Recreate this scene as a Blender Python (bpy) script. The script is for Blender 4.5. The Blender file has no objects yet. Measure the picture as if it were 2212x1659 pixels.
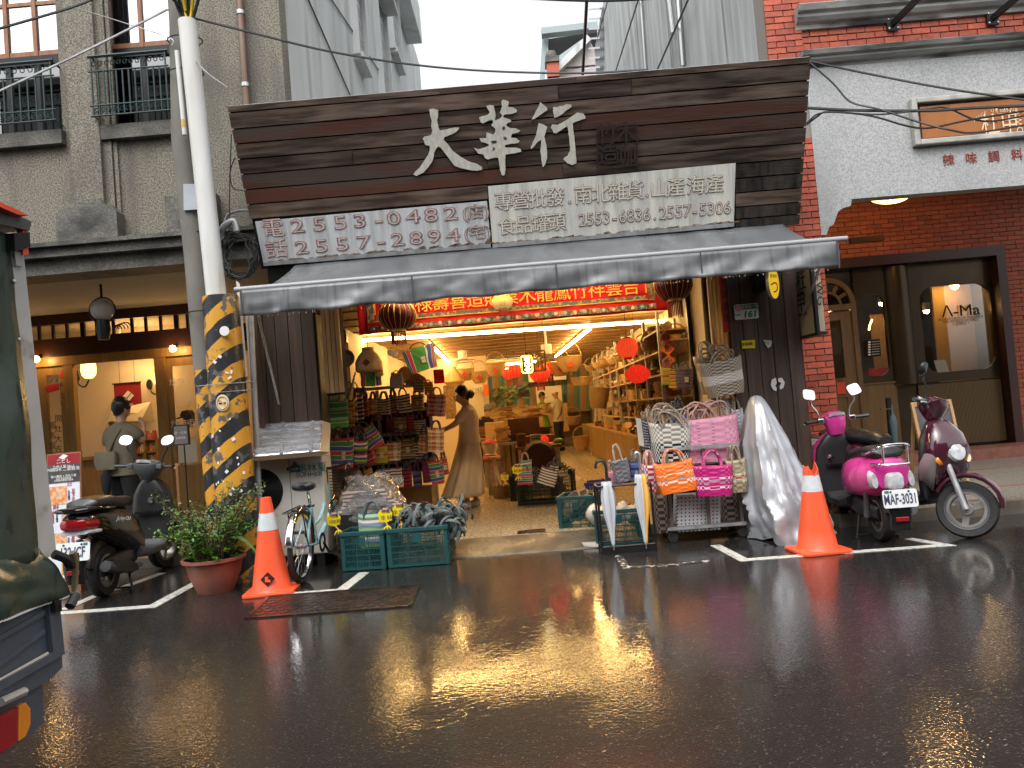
import bpy,math,random
import numpy as np
from mathutils import Vector,Matrix,noise
random.seed(7)
PI=math.pi
S=bpy.context.scene
COL=S.collection
CAM_H,FPX,CX,CY=1.3,1660.0,1106.0,829.5
ROLL,PITCH,YAW=[math.radians(a)for a in(4.65,2.0,0.5)]
_f=Vector((-math.sin(YAW)*math.cos(PITCH),math.cos(YAW)*math.cos(PITCH),math.sin(PITCH)))
_r0=Vector((math.cos(YAW),math.sin(YAW),0));_u0=_r0.cross(_f)
_r=_r0*math.cos(ROLL)-_u0*math.sin(ROLL);_u=_u0*math.cos(ROLL)+_r0*math.sin(ROLL)
cd=bpy.data.cameras.new('camera');cam=bpy.data.objects.new('camera',cd);COL.objects.link(cam)
cd.sensor_width=36;cd.lens=36*FPX/2212;cd.clip_start=.05;cd.clip_end=500
M3=Matrix((_r,_u,-_f)).transposed();cam.matrix_world=Matrix.Translation((0,0,CAM_H))@M3.to_4x4()
S.camera=cam
W=bpy.data.worlds.new('World');S.world=W;W.use_nodes=True
nt=W.node_tree;nt.nodes.clear()
sk=nt.nodes.new('ShaderNodeTexSky');sk.sky_type='NISHITA';sk.sun_disc=False
sk.sun_elevation=math.radians(58);sk.sun_rotation=math.radians(200);sk.dust_density=4;sk.air_density=1.2
hs=nt.nodes.new('ShaderNodeHueSaturation');hs.inputs['Saturation'].default_value=.10
bg=nt.nodes.new('ShaderNodeBackground');bg.inputs['Strength'].default_value=.15
wo=nt.nodes.new('ShaderNodeOutputWorld')
nt.links.new(sk.outputs[0],hs.inputs['Color']);nt.links.new(hs.outputs[0],bg.inputs[0]);nt.links.new(bg.outputs[0],wo.inputs[0])
sl=bpy.data.lights.new('sun','SUN');sl.energy=.5;sl.angle=math.radians(60);sl.color=(1,.98,.95)
so=bpy.data.objects.new('sun',sl);COL.objects.link(so)
_sd=Vector((math.sin(math.radians(200))*math.cos(math.radians(58)),math.cos(math.radians(200))*math.cos(math.radians(58)),math.sin(math.radians(58))))
so.rotation_euler=_sd.to_track_quat('Z','Y').to_euler();so.location=(0,-5,20)
S.view_settings.view_transform='Standard';S.view_settings.look='None'
S.view_settings.gamma=1;S.view_settings.use_curve_mapping=False
S.view_settings.exposure=1.2
S.render.engine='CYCLES'
S.cycles.use_denoising=True;S.cycles.max_bounces=8;S.cycles.diffuse_bounces=4;S.cycles.glossy_bounces=4
S.cycles.transmission_bounces=6;S.cycles.transparent_max_bounces=8;S.cycles.sample_clamp_indirect=6
S.cycles.caustics_reflective=False;S.cycles.caustics_refractive=False
E0=Vector((0,0,CAM_H))
def ray(u,v):return _r*((u-CX)/FPX)+_u*((CY-v)/FPX)+_f
def gr(u,v,z=0.0):
 d=ray(u,v);return E0+d*((z-CAM_H)/d.z)
def at(u,v,y):
 d=ray(u,v);return E0+d*(y/d.y)
def atx(u,v,x):
 d=ray(u,v);return E0+d*(x/d.x)
def onpl(u,v,p,n):
 d=ray(u,v);return E0+d*((p-E0).dot(n)/d.dot(n))
MATS={}
def M(name,c,c2=None,sc=6,st=(1,1,1),r=.5,r2=None,metal=0,bump=0,bsc=40,bst=None,rnd=0,coat=0,emis=None,es=0,alpha=1,trans=0,lo=.35,hi=.65,spec=.5,dirt=None,dsc=2.0,dlo=.5,dhi=.75,dst=(1,1,1),ior=1.45):
 m=bpy.data.materials.new(name);m.use_nodes=True;t=m.node_tree;N=t.nodes;L=t.links
 p=N['Principled BSDF']
 def s(k,v):p.inputs[k].default_value=v
 s('Roughness',r);s('Metallic',metal);s('Specular IOR Level',spec);s('IOR',ior)
 if coat:s('Coat Weight',coat);s('Coat Roughness',.06)
 if trans:s('Transmission Weight',trans)
 if alpha<1:s('Alpha',alpha)
 if emis:s('Emission Color',(*emis,1));s('Emission Strength',es)
 tc=N.new('ShaderNodeTexCoord')
 def noi(scale,stretch,det=5):
  mp=N.new('ShaderNodeMapping');mp.inputs['Scale'].default_value=stretch
  L.new(tc.outputs['Object'],mp.inputs[0])
  if rnd:
   oi=N.new('ShaderNodeObjectInfo');cmb=N.new('ShaderNodeVectorMath');cmb.operation='SCALE';cmb.inputs[0].default_value=(17,29,11)
   L.new(oi.outputs['Random'],cmb.inputs['Scale']);L.new(cmb.outputs[0],mp.inputs['Location'])
  n=N.new('ShaderNodeTexNoise');n.inputs['Scale'].default_value=scale;n.inputs['Detail'].default_value=det
  L.new(mp.outputs[0],n.inputs['Vector']);return n.outputs['Fac']
 def rng(x,a,b,c0=0.,c1=1.):
  q=N.new('ShaderNodeMapRange');L.new(x,q.inputs[0])
  for i,vv in enumerate((a,b,c0,c1)):q.inputs[i+1].default_value=vv
  return q.outputs[0]
 def mix(fac,a,b):
  q=N.new('ShaderNodeMix');q.data_type='RGBA'
  if fac is not None:L.new(fac,q.inputs[0])
  for i,x in((6,a),(7,b)):
   if isinstance(x,tuple):q.inputs[i].default_value=(*x,1)
   else:L.new(x,q.inputs[i])
  return q
 col=None
 if c2 is not None:
  n1=noi(sc,st);f=rng(n1,lo,hi);col=mix(f,c,c2).outputs[2]
  if r2 is not None:L.new(rng(n1,lo,hi,r,r2),p.inputs['Roughness'])
 if dirt is not None:
  f=rng(noi(dsc,dst),dlo,dhi);col=mix(f,col if col else c,dirt).outputs[2]
 if rnd:
  oi=N.new('ShaderNodeObjectInfo');h=N.new('ShaderNodeHueSaturation')
  L.new(rng(oi.outputs['Random'],0,1,1-rnd,1+rnd),h.inputs['Value'])
  if col:L.new(col,h.inputs['Color'])
  else:h.inputs['Color'].default_value=(*c,1)
  col=h.outputs[0]
 if col:L.new(col,p.inputs['Base Color'])
 else:s('Base Color',(*c,1))
 if bump:
  b=N.new('ShaderNodeBump');b.inputs['Strength'].default_value=bump;b.inputs['Distance'].default_value=.01
  L.new(noi(bsc,bst or st),b.inputs['Height']);L.new(b.outputs[0],p.inputs['Normal'])
 MATS[name]=m;return m
def EM(name,c,s):
 m=bpy.data.materials.new(name);m.use_nodes=True;t=m.node_tree;t.nodes.clear()
 e=t.nodes.new('ShaderNodeEmission');e.inputs[0].default_value=(*c,1);e.inputs[1].default_value=s
 o=t.nodes.new('ShaderNodeOutputMaterial');t.links.new(e.outputs[0],o.inputs[0]);MATS[name]=m;return m
def UVM(name,kind,cols,n=(8,8),r=.45,bump=.3,bounds=None,frac=.5):
 """cloth and weave colours on a bag's own UV: 'stripe' = bands along v, 'check' = woven cells, 'plaid'"""
 m=bpy.data.materials.new(name);m.use_nodes=True;t=m.node_tree;N=t.nodes;L=t.links;p=N['Principled BSDF']
 p.inputs['Roughness'].default_value=r
 uv=N.new('ShaderNodeUVMap');sp=N.new('ShaderNodeSeparateXYZ');L.new(uv.outputs[0],sp.inputs[0])
 def math_(op,a,b=None):
  q=N.new('ShaderNodeMath');q.operation=op
  for i,x in enumerate((a,b)):
   if x is None:continue
   if isinstance(x,(int,float)):q.inputs[i].default_value=x
   else:L.new(x,q.inputs[i])
  return q.outputs[0]
 def ramp(x,cs,pos=None):
  q=N.new('ShaderNodeValToRGB');q.color_ramp.interpolation='CONSTANT';e=q.color_ramp.elements
  while len(e)<len(cs):e.new(.5)
  for i,cc in enumerate(cs):e[i].position=(pos[i]if pos else i/len(cs));e[i].color=(*cc,1)
  L.new(x,q.inputs[0]);return q.outputs[0]
 U,V=sp.outputs[0],sp.outputs[1]
 if kind=='stripe':
  col=ramp(math_('FRACT',math_('MULTIPLY',V,n[1])),cols,bounds)
 elif kind=='vstripe':
  col=ramp(math_('FRACT',math_('MULTIPLY',U,n[0])),cols,bounds)
 elif kind=='plaid':
  a=ramp(math_('FRACT',math_('MULTIPLY',V,n[1])),cols,bounds)
  b=ramp(math_('FRACT',math_('MULTIPLY',U,n[0])),cols,bounds)
  q=N.new('ShaderNodeMix');q.data_type='RGBA';q.inputs[0].default_value=.4;L.new(a,q.inputs[6]);L.new(b,q.inputs[7]);col=q.outputs[2]
 elif kind=='holes':
  fu=math_('LESS_THAN',math_('FRACT',math_('MULTIPLY',U,n[0])),frac);fv=math_('LESS_THAN',math_('FRACT',math_('MULTIPLY',V,n[1])),frac)
  q=N.new('ShaderNodeMix');q.data_type='RGBA';L.new(math_('MULTIPLY',fu,fv),q.inputs[0]);q.inputs[6].default_value=(*cols[0],1);q.inputs[7].default_value=(*cols[1],1);col=q.outputs[2]
 else:
  cu=math_('FLOOR',math_('MULTIPLY',U,n[0]));cv=math_('FLOOR',math_('MULTIPLY',V,n[1]))
  par=math_('MODULO',math_('ADD',cu,cv),2.0)
  q=N.new('ShaderNodeMix');q.data_type='RGBA';L.new(par,q.inputs[0])
  q.inputs[6].default_value=(*cols[0],1)
  if len(cols)>2:L.new(ramp(V,cols[1:],bounds),q.inputs[7])
  else:q.inputs[7].default_value=(*cols[1],1)
  col=q.outputs[2]
 L.new(col,p.inputs['Base Color'])
 if bump:
  wv=math_('MULTIPLY',math_('SINE',math_('MULTIPLY',U,n[0]*PI*(1 if kind in('check','holes')else 12))),math_('SINE',math_('MULTIPLY',V,n[1]*PI*(1 if kind in('check','holes')else 6))))
  b=N.new('ShaderNodeBump');b.inputs['Strength'].default_value=bump;b.inputs['Distance'].default_value=.006
  L.new(wv,b.inputs['Height']);L.new(b.outputs[0],p.inputs['Normal'])
 MATS[name]=m;return m
class B:
 def __init__(s):s.v=[];s.f=[];s.uv={}
 def add(s,vs,fs,uvs=None):
  o=len(s.v);s.v+=[tuple(x)for x in vs]
  for i,fc in enumerate(fs):
   if uvs:s.uv[len(s.f)]=uvs[i]
   s.f.append(tuple(o+k for k in fc))
  return s
 def box(s,c,d,R=None):
  vs=[]
  for z in(-.5,.5):
   for x,y in((-.5,-.5),(.5,-.5),(.5,.5),(-.5,.5)):
    q=Vector((x*d[0],y*d[1],z*d[2]))
    if R is not None:q=R@q
    vs.append(q+Vector(c))
  return s.add(vs,[(3,2,1,0),(4,5,6,7),(0,1,5,4),(1,2,6,5),(2,3,7,6),(3,0,4,7)])
 def bb(s,a,b):
  return s.box([(a[i]+b[i])/2 for i in range(3)],[abs(b[i]-a[i])for i in range(3)])
 def beam(s,a,b,w,h,up=(0,0,1)):
  a,b=Vector(a),Vector(b);d=b-a;L=d.length;x=d.normalized();u=Vector(up)
  if abs(x.dot(u))>.98:u=Vector((0,1,0))
  y=u.cross(x).normalized();z=x.cross(y)
  return s.box((a+b)/2,(L,w,h),Matrix((x,y,z)).transposed())
 def hexa(s,lo,hi):
  return s.add(list(lo)+list(hi),[(3,2,1,0),(4,5,6,7),(0,1,5,4),(1,2,6,5),(2,3,7,6),(3,0,4,7)])
 def tube(s,pts,r,n=8,close=False,cap=True):
  pts=[Vector(p)for p in pts];m=len(pts)
  rs=r if isinstance(r,(list,tuple))else[r]*m
  T=[]
  for i in range(m):
   a=pts[(i-1)%m]if(close or i>0)else pts[i];b=pts[(i+1)%m]if(close or i<m-1)else pts[i]
   d=b-a;T.append(d.normalized()if d.length>1e-9 else Vector((0,0,1)))
  u=Vector((0,0,1))if abs(T[0].z)<.9 else Vector((0,1,0))
  y=u.cross(T[0]).normalized();vs=[]
  for i in range(m):
   y=(y-T[i]*y.dot(T[i]));y=y.normalized()if y.length>1e-6 else T[i].orthogonal().normalized()
   z=T[i].cross(y)
   for k in range(n):
    a=2*PI*k/n;vs.append(pts[i]+(y*math.cos(a)+z*math.sin(a))*rs[i])
  fs=[]
  for i in range(m if close else m-1):
   for k in range(n):
    a0=i*n;b0=((i+1)%m)*n;fs.append((a0+k,a0+(k+1)%n,b0+(k+1)%n,b0+k))
  if cap and not close:fs+=[tuple(range(n-1,-1,-1)),tuple((m-1)*n+k for k in range(n))]
  return s.add(vs,fs)
 def lathe(s,prof,n=16,o=(0,0,0),R=None,sx=1,sy=1,a0=0,a1=2*PI):
  vs=[];full=abs(a1-a0-2*PI)<1e-6;k_=n if full else n+1
  for(r,z)in prof:
   for k in range(k_):
    a=a0+(a1-a0)*k/n;q=Vector((r*math.cos(a)*sx,r*math.sin(a)*sy,z))
    if R is not None:q=R@q
    vs.append(q+Vector(o))
  fs=[];uvs=[]
  for i in range(len(prof)-1):
   for k in range(n):
    k2=(k+1)%k_
    fs.append((i*k_+k,i*k_+k2,(i+1)*k_+k2,(i+1)*k_+k))
    v0,v1=i/(len(prof)-1),(i+1)/(len(prof)-1);uvs.append([(k/n,v0),((k+1)/n,v0),((k+1)/n,v1),(k/n,v1)])
  s.add(vs,fs,uvs)
  return s
 def prism(s,poly,d,o=(0,0,0),ux=(1,0,0),uy=(0,0,1),n=(0,-1,0)):
  o,ux,uy,n=Vector(o),Vector(ux),Vector(uy),Vector(n);m=len(poly)
  A=[o+ux*x+uy*y for x,y in poly];vs=A+[p+n*d for p in A]
  return s.add(vs,[tuple(range(m-1,-1,-1)),tuple(range(m,2*m))]+[(i,(i+1)%m,m+(i+1)%m,m+i)for i in range(m)])
 def grid(s,fn,nu,nv,closeu=False):
  k_=nu if closeu else nu+1;vs=[fn(i/nu,j/nv)for j in range(nv+1)for i in range(k_)];fs=[];uvs=[]
  for j in range(nv):
   for i in range(nu):
    i2=(i+1)%k_ if closeu else i+1
    fs.append((j*k_+i,j*k_+i2,(j+1)*k_+i2,(j+1)*k_+i))
    uvs.append([(i/nu,j/nv),((i+1)/nu,j/nv),((i+1)/nu,(j+1)/nv),(i/nu,(j+1)/nv)])
  return s.add(vs,fs,uvs)
 def quad(s,a,b,c,d):return s.add([a,b,c,d],[(0,1,2,3)],[[(0,0),(1,0),(1,1),(0,1)]])
 def mesh(s,name,X=None):
  m=bpy.data.meshes.new(name);m.from_pydata(s.v,[],s.f)
  if s.uv:
   l=m.uv_layers.new(name='UVMap')
   for p in m.polygons:
    u=s.uv.get(p.index)
    if u:
     for k,li in enumerate(p.loop_indices):l.data[li].uv=u[k]
  if X is not None:m.transform(X)
  m.update();return m
INV={};KIDS={};ROOT={}
def link(o,parent=None):
 COL.objects.link(o)
 if parent is not None:
  o.parent=parent;KIDS.setdefault(parent.name,[]).append(o);ROOT[o.name]=ROOT.get(parent.name,parent.name)
 else:ROOT[o.name]=o.name
 return o
def props(o,label=None,cat=None,group=None,kind=None):
 for k,x in(('label',label),('category',cat),('group',group),('kind',kind)):
  if x:o[k]=x
 return o
def thing(name,label,cat,loc=(0,0,0),rotz=0,group=None,kind=None):
 o=bpy.data.objects.new(name,None);o.empty_display_size=.1
 o.location=loc;o.rotation_euler=(0,0,rotz);link(o);props(o,label,cat,group,kind)
 INV[o.name]=(Matrix.Translation(loc)@Matrix.Rotation(rotz,4,'Z')).inverted();return o
def finish(me,mat,smooth,ang=40):
 if mat:me.materials.append(mat)
 if smooth:
  me.polygons.foreach_set('use_smooth',[True]*len(me.polygons))
  me.set_sharp_from_angle(angle=math.radians(ang))
 return me
def obj(name,b,mat,parent=None,smooth=False,bevel=0,kind=None,label=None,ang=40,solid=0,sub=0):
 X=INV.get(ROOT.get(parent.name))if parent is not None else None
 me=b.mesh(name,X)if isinstance(b,B)else b
 finish(me,mat,smooth,ang)
 o=bpy.data.objects.new(name,me);link(o,parent);props(o,label,None,None,kind)
 if solid:q=o.modifiers.new('solid','SOLIDIFY');q.thickness=solid;q.offset=0
 if sub:q=o.modifiers.new('sub','SUBSURF');q.levels=sub;q.render_levels=sub
 if bevel:q=o.modifiers.new('bevel','BEVEL');q.width=bevel;q.segments=2;q.limit_method='ANGLE'
 return o
def single(name,b,mat,label,cat,group=None,smooth=False,bevel=0,kind=None,solid=0,sub=0,ang=40):
 xs=np.array(b.v);base=Vector(((xs[:,0].min()+xs[:,0].max())/2,(xs[:,1].min()+xs[:,1].max())/2,xs[:,2].min()))
 o=obj(name,b.mesh(name,Matrix.Translation(-base)),mat,None,smooth,bevel,kind,None,ang,solid,sub)
 o.location=base;INV[o.name]=Matrix.Translation(-base);props(o,label,cat,group);return o
def piece(name,src,loc,parent,rot=None,scale=None):
 o=src.copy();o.name=name;o.location=Vector(loc)
 if rot:o.rotation_euler=rot
 if scale:o.scale=scale
 COL.objects.link(o);o.parent=parent;KIDS.setdefault(parent.name,[]).append(o);ROOT[o.name]=ROOT.get(parent.name,parent.name)
 return o
def dup(root,loc,rot=(0,0,0),label=None,group=None,scale=None,swap=None):
 def cp(o,par):
  c=o.copy();COL.objects.link(c);ROOT[c.name]=c.name if par is None else ROOT[par.name]
  if par is not None:c.parent=par;KIDS.setdefault(par.name,[]).append(c)
  if swap and o.type=='MESH' and o.data.materials and o.data.materials[0]in swap:
   c.material_slots[0].link='OBJECT';c.material_slots[0].material=swap[o.data.materials[0]]
  for k in list(KIDS.get(o.name,[])):cp(k,c)
  return c
 r=cp(root,None);r.location=loc;r.rotation_euler=rot if isinstance(rot,(tuple,list))else(0,0,rot)
 if scale:r.scale=scale if isinstance(scale,(tuple,list))else(scale,)*3
 if label:r['label']=label
 if group:r['group']=group
 return r
def text(body,size,mat,parent,o,ux=(1,0,0),uy=(0,0,1),name='lettering',ext=.001,sx=1.0,align='CENTER',spacing=1.0,line=1.0,shear=0,off=0,label=None):
 c=bpy.data.curves.new('t','FONT');c.body=body;c.size=size;c.extrude=ext;c.align_x=align;c.align_y='CENTER'
 c.space_character=spacing;c.space_line=line;c.shear=shear;c.offset=off;c.resolution_u=3
 t=bpy.data.objects.new('t',c);me=bpy.data.meshes.new_from_object(t);bpy.data.objects.remove(t);bpy.data.curves.remove(c)
 ux,uy=Vector(ux).normalized(),Vector(uy).normalized();n=ux.cross(uy)
 X=Matrix((ux*sx,uy,n)).transposed().to_4x4();X.translation=Vector(o)
 if parent is not None:X=INV[ROOT[parent.name]]@X
 me.transform(X);me.materials.clear();me.name=name
 return obj(name,me,mat,parent,label=label)
def lerp(a,b,t):return a+(b-a)*t
def arc(c,r,a0,a1,n,ux=(1,0,0),uy=(0,0,1),ry=None):
 c,ux,uy=Vector(c),Vector(ux),Vector(uy);ry=r if ry is None else ry
 return[c+ux*(r*math.cos(lerp(a0,a1,i/n)))+uy*(ry*math.sin(lerp(a0,a1,i/n)))for i in range(n+1)]
def rrect(w,h,r,n=4):
 out=[]
 for cx,cy,a in((w/2-r,h/2-r,0),(-w/2+r,h/2-r,90),(-w/2+r,-h/2+r,180),(w/2-r,-h/2+r,270)):
  for i in range(n+1):
   t=math.radians(a+90*i/n);out.append((cx+r*math.cos(t),cy+r*math.sin(t)))
 return out
def smooth_path(pts,k=6):
 pts=[Vector(p)for p in pts];out=[]
 P_=[pts[0]*2-pts[1]]+pts+[pts[-1]*2-pts[-2]]
 for i in range(1,len(P_)-2):
  for j in range(k):
   t=j/k;a,b,c,d=P_[i-1:i+3]
   out.append(.5*((2*b)+(c-a)*t+(2*a-5*b+4*c-d)*t*t+(3*b-a-3*c+d)*t**3))
 return out+[pts[-1]]
def sag(a,b,d,n=14):
 a,b=Vector(a),Vector(b);return[a.lerp(b,i/n)-Vector((0,0,d*4*(i/n)*(1-i/n)))for i in range(n+1)]
 # materials of the setting
def asphalt():
 m=bpy.data.materials.new('wet_asphalt');m.use_nodes=True;t=m.node_tree;N=t.nodes;L=t.links;p=N['Principled BSDF']
 tc=N.new('ShaderNodeTexCoord')
 def noi(s,d=4,st=None):
  n=N.new('ShaderNodeTexNoise');n.inputs['Scale'].default_value=s;n.inputs['Detail'].default_value=d
  if st:
   mp=N.new('ShaderNodeMapping');mp.inputs['Scale'].default_value=st;L.new(tc.outputs['Object'],mp.inputs[0]);L.new(mp.outputs[0],n.inputs['Vector'])
  else:L.new(tc.outputs['Object'],n.inputs['Vector'])
  return n.outputs['Fac']
 def rng(x,a,b,c,d):
  q=N.new('ShaderNodeMapRange');L.new(x,q.inputs[0])
  for i,v in enumerate((a,b,c,d)):q.inputs[i+1].default_value=v
  return q.outputs[0]
 def mth(op,a,b):
  q=N.new('ShaderNodeMath');q.operation=op
  for i,x in enumerate((a,b)):
   if isinstance(x,(int,float)):q.inputs[i].default_value=x
   else:L.new(x,q.inputs[i])
  return q.outputs[0]
 wet=rng(noi(.8,7),.40,.56,0,1)
 fine=noi(210,3);vor=N.new('ShaderNodeTexVoronoi');vor.inputs['Scale'].default_value=95;L.new(tc.outputs['Object'],vor.inputs['Vector'])
 mx=N.new('ShaderNodeMix');mx.data_type='RGBA';L.new(rng(fine,.35,.7,0,1),mx.inputs[0])
 mx.inputs[6].default_value=(.0056,.0057,.006,1);mx.inputs[7].default_value=(.025,.0245,.024,1)
 sp=N.new('ShaderNodeMix');sp.data_type='RGBA';L.new(rng(noi(115,2),.66,.70,0,1),sp.inputs[0]);L.new(mx.outputs[2],sp.inputs[6]);sp.inputs[7].default_value=(.17,.155,.14,1)
 L.new(sp.outputs[2],p.inputs['Base Color']);p.inputs['Roughness'].default_value=.5;p.inputs['Specular IOR Level'].default_value=.12
 def bump(h,st,dist):
  b=N.new('ShaderNodeBump');b.inputs['Strength'].default_value=st;b.inputs['Distance'].default_value=dist;L.new(h,b.inputs['Height']);return b.outputs[0]
 L.new(bump(mth('ADD',fine,vor.outputs['Distance']),.6,.006),p.inputs['Normal'])
 p.inputs['Coat Weight'].default_value=1;p.inputs['Coat IOR'].default_value=1.33;L.new(rng(wet,0,1,.03,.075),p.inputs['Coat Roughness'])
 v2=N.new('ShaderNodeTexVoronoi');v2.inputs['Scale'].default_value=62;L.new(tc.outputs['Object'],v2.inputs['Vector'])
 h=mth('ADD',mth('MULTIPLY',noi(20,2,(1,2.2,1)),.16),mth('MULTIPLY',mth('ADD',noi(90,2),v2.outputs['Distance']),rng(wet,0,1,.008,.22)))
 cr=N.new('ShaderNodeTexVoronoi');cr.feature='DISTANCE_TO_EDGE';cr.inputs['Scale'].default_value=.45;wv=N.new('ShaderNodeVectorMath');wv.operation='ADD';wn=N.new('ShaderNodeTexNoise');wn.inputs['Scale'].default_value=2.2;wn.inputs['Detail'].default_value=6;L.new(tc.outputs['Object'],wn.inputs['Vector']);L.new(tc.outputs['Object'],wv.inputs[0]);L.new(wn.outputs['Color'],wv.inputs[1]);L.new(wv.outputs[0],cr.inputs['Vector'])
 h=mth('ADD',h,mth('MULTIPLY',rng(cr.outputs['Distance'],.0,.006,0,1),.07))
 L.new(bump(h,.5,.006),p.inputs['Coat Normal'])
 return m
ASPH=asphalt()
M('line_paint',(.60,.60,.55),(.16,.15,.14),sc=22,r=.25,lo=.52,hi=.72,bump=.3,bsc=160)
M('worn_paint',(.05,.048,.045),(.45,.45,.42),sc=18,r=.25,lo=.5,hi=.6,bump=.3,bsc=160)
M('iron_plate',(.020,.014,.012),(.045,.026,.018),sc=6,r=.14,r2=.35,metal=.2,bump=.4,bsc=60)
M('concrete_wet',(.16,.135,.10),(.07,.06,.048),sc=4,r=.18,r2=.5,bump=.25,bsc=90)
M('shop_tile',(.47,.39,.27),(.41,.335,.225),sc=40,r=.22,r2=.32,rnd=.08,spec=.5)
M('grout',(.22,.17,.11),r=.6)
M('fascia_wood',(.038,.024,.018),(.150,.104,.076),sc=2.6,st=(.8,7,7),lo=.38,hi=.74,r=.34,r2=.6,rnd=.42,dirt=(.012,.010,.009),dsc=1.6,dlo=.52,dhi=.80,dst=(.5,2.4,2.4),bump=.35,bsc=14,bst=(.35,12,12))
M('fascia_red',(.090,.036,.023),(.060,.040,.030),sc=1.3,st=(.7,6,6),lo=.42,hi=.6,r=.36,r2=.6,rnd=.3,dirt=(.02,.015,.012),dsc=1.8,dlo=.55,dhi=.78,dst=(.5,2.4,2.4),bump=.35,bsc=14,bst=(.35,12,12))
M('fascia_black',(.010,.009,.008),(.035,.026,.02),sc=3,st=(6,1,1),r=.35,r2=.55,rnd=.3,dirt=(.014,.022,.006),dsc=5,dlo=.62,dhi=.7,bump=.4,bsc=14,bst=(.35,12,12))
M('wall_plank',(.105,.068,.048),(.060,.040,.030),sc=2.6,st=(9,9,.5),r=.5,r2=.65,rnd=.22,bump=.3,bsc=10,bst=(12,12,.35),dirt=(.035,.026,.02),dsc=2,dlo=.55,dhi=.8,dst=(3,3,.6))
M('lath',(.44,.27,.12),(.34,.19,.08),sc=3,st=(9,9,.5),r=.45,rnd=.2,bump=.2,bsc=10,bst=(12,12,.35))
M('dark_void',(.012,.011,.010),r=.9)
M('letter_cream',(.60,.58,.50),(.47,.45,.39),sc=6,st=(6,6,1),r=.55,bump=.15,bsc=40)
M('seal_iron',(.030,.021,.018),r=.5,metal=.2)
M('sign_metal',(.62,.64,.66),(.44,.45,.45),sc=2.2,st=(9,1,.5),r=.42,r2=.6,dirt=(.25,.17,.10),dsc=1.7,dlo=.60,dhi=.9,dst=(6,1,.4),bump=.08,bsc=5)
M('sign_yellowed',(.70,.69,.60),(.52,.52,.50),sc=2.0,st=(7,1,.6),r=.45,r2=.6,dirt=(.36,.33,.28),dsc=2.2,dlo=.55,dhi=.8,dst=(8,1,.4))
M('letter_outline',(.20,.12,.12),(.34,.27,.25),sc=16,r=.6)
M('letter_pink',(.60,.36,.36),(.62,.55,.53),sc=12,r=.6)
M('letter_pale',(.66,.63,.53),(.58,.55,.47),sc=10,r=.6)
M('rust',(.16,.07,.03),(.32,.28,.25),sc=8,st=(3,1,1),r=.7)
M('galv',(.45,.46,.47),(.30,.30,.30),sc=7,st=(2,1,1),r=.4,metal=.4)
M('vinyl',(.150,.157,.162),(.098,.104,.110),sc=1.5,r=.24,r2=.42,dirt=(.055,.057,.060),dsc=1.1,dlo=.5,dhi=.75,dst=(3,1,1.5),bump=.12,bsc=5,spec=.6)
M('vinyl_valance',(.16,.165,.17),(.10,.103,.108),sc=1.7,st=(1,1,1),r=.30,r2=.45,dirt=(.065,.066,.068),dsc=3,dlo=.5,dhi=.75,dst=(7,3,.7),bump=.12,bsc=5,spec=.6)
M('alu',(.50,.51,.52),r=.32,metal=.85)
M('cream_wall',(.60,.51,.36),(.52,.43,.29),sc=2,r=.6)
M('ceil_wood',(.34,.20,.09),(.19,.105,.045),sc=2.4,st=(2.2,14,1),r=.5,bump=.2,bsc=22,bst=(3,10,1),lo=.3,hi=.7)
M('bamboo_mesh',(.40,.25,.10),(.20,.12,.05),sc=30,r=.5)
M('interior_wall',(.62,.54,.42),(.52,.44,.33),sc=1.4,r=.7)
EM('tube_light',(1.0,.60,.19),30)
EM('added_tube',(1.0,.70,.36),50)
M('black_metal',(.018,.018,.019),r=.4,metal=.3)
# road, markings, thresholds
b=B();b.bb((-100,-60,-.5),(100,60,0));ROAD=single('road',b,ASPH,None,None,kind='structure')
def line_poly(name,pts,w,mat='line_paint',z=.004):
 b=B();P=[gr(u,v,0)for u,v in pts];n=len(P);Lf,Rt=[],[]
 for i in range(n):
  d0=(P[i]-P[i-1]).normalized()if i else(P[1]-P[0]).normalized();d1=(P[i+1]-P[i]).normalized()if i<n-1 else d0
  t=(d0+d1).normalized();k=1/max(.4,math.sqrt(max(0.05,(1+d0.dot(d1))/2)));nn=Vector((-t.y,t.x,0))*w/2*k
  Lf.append(P[i]+nn);Rt.append(P[i]-nn)
 for i in range(n-1):b.hexa([Lf[i]+Vector((0,0,.001)),Rt[i]+Vector((0,0,.001)),Rt[i+1]+Vector((0,0,.001)),Lf[i+1]+Vector((0,0,.001))],[q+Vector((0,0,z))for q in(Lf[i],Rt[i],Rt[i+1],Lf[i+1])])
 return single(name,b,MATS[mat],None,None,kind='structure')
line_poly('parking_line',[(118,1326),(330,1310),(428,1257)],.095)
line_poly('parking_line',[(135,1318),(212,1285),(278,1265),(350,1238)],.085)
line_poly('parking_line',[(620,1284),(738,1275),(787,1237)],.095)
line_poly('parking_line',[(1545,1178),(1607,1210),(2043,1178),(1962,1164)],.085)
line_poly('worn_marking',[(1335,1200),(1352,1226),(1440,1222),(1535,1212)],.06,'worn_paint')
pp=[gr(*q)for q in((533,1337),(885,1311),(904,1266),(581,1290))]
b=B();b.hexa([q+Vector((0,0,.001))for q in pp],[q+Vector((0,0,.006))for q in pp])
o=pp[0];ex=(pp[1]-pp[0]);ey=(pp[3]-pp[0])
for i in range(1,26):
 for j in range(1,8):
  c=o+ex*(i/26)+ey*(j/8);s_=.018*(1 if(i+j)%2 else-1)
  b.beam(c+Vector((-.018,-s_,.006)),c+Vector((.018,s_,.006)),.006,.006)
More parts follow.
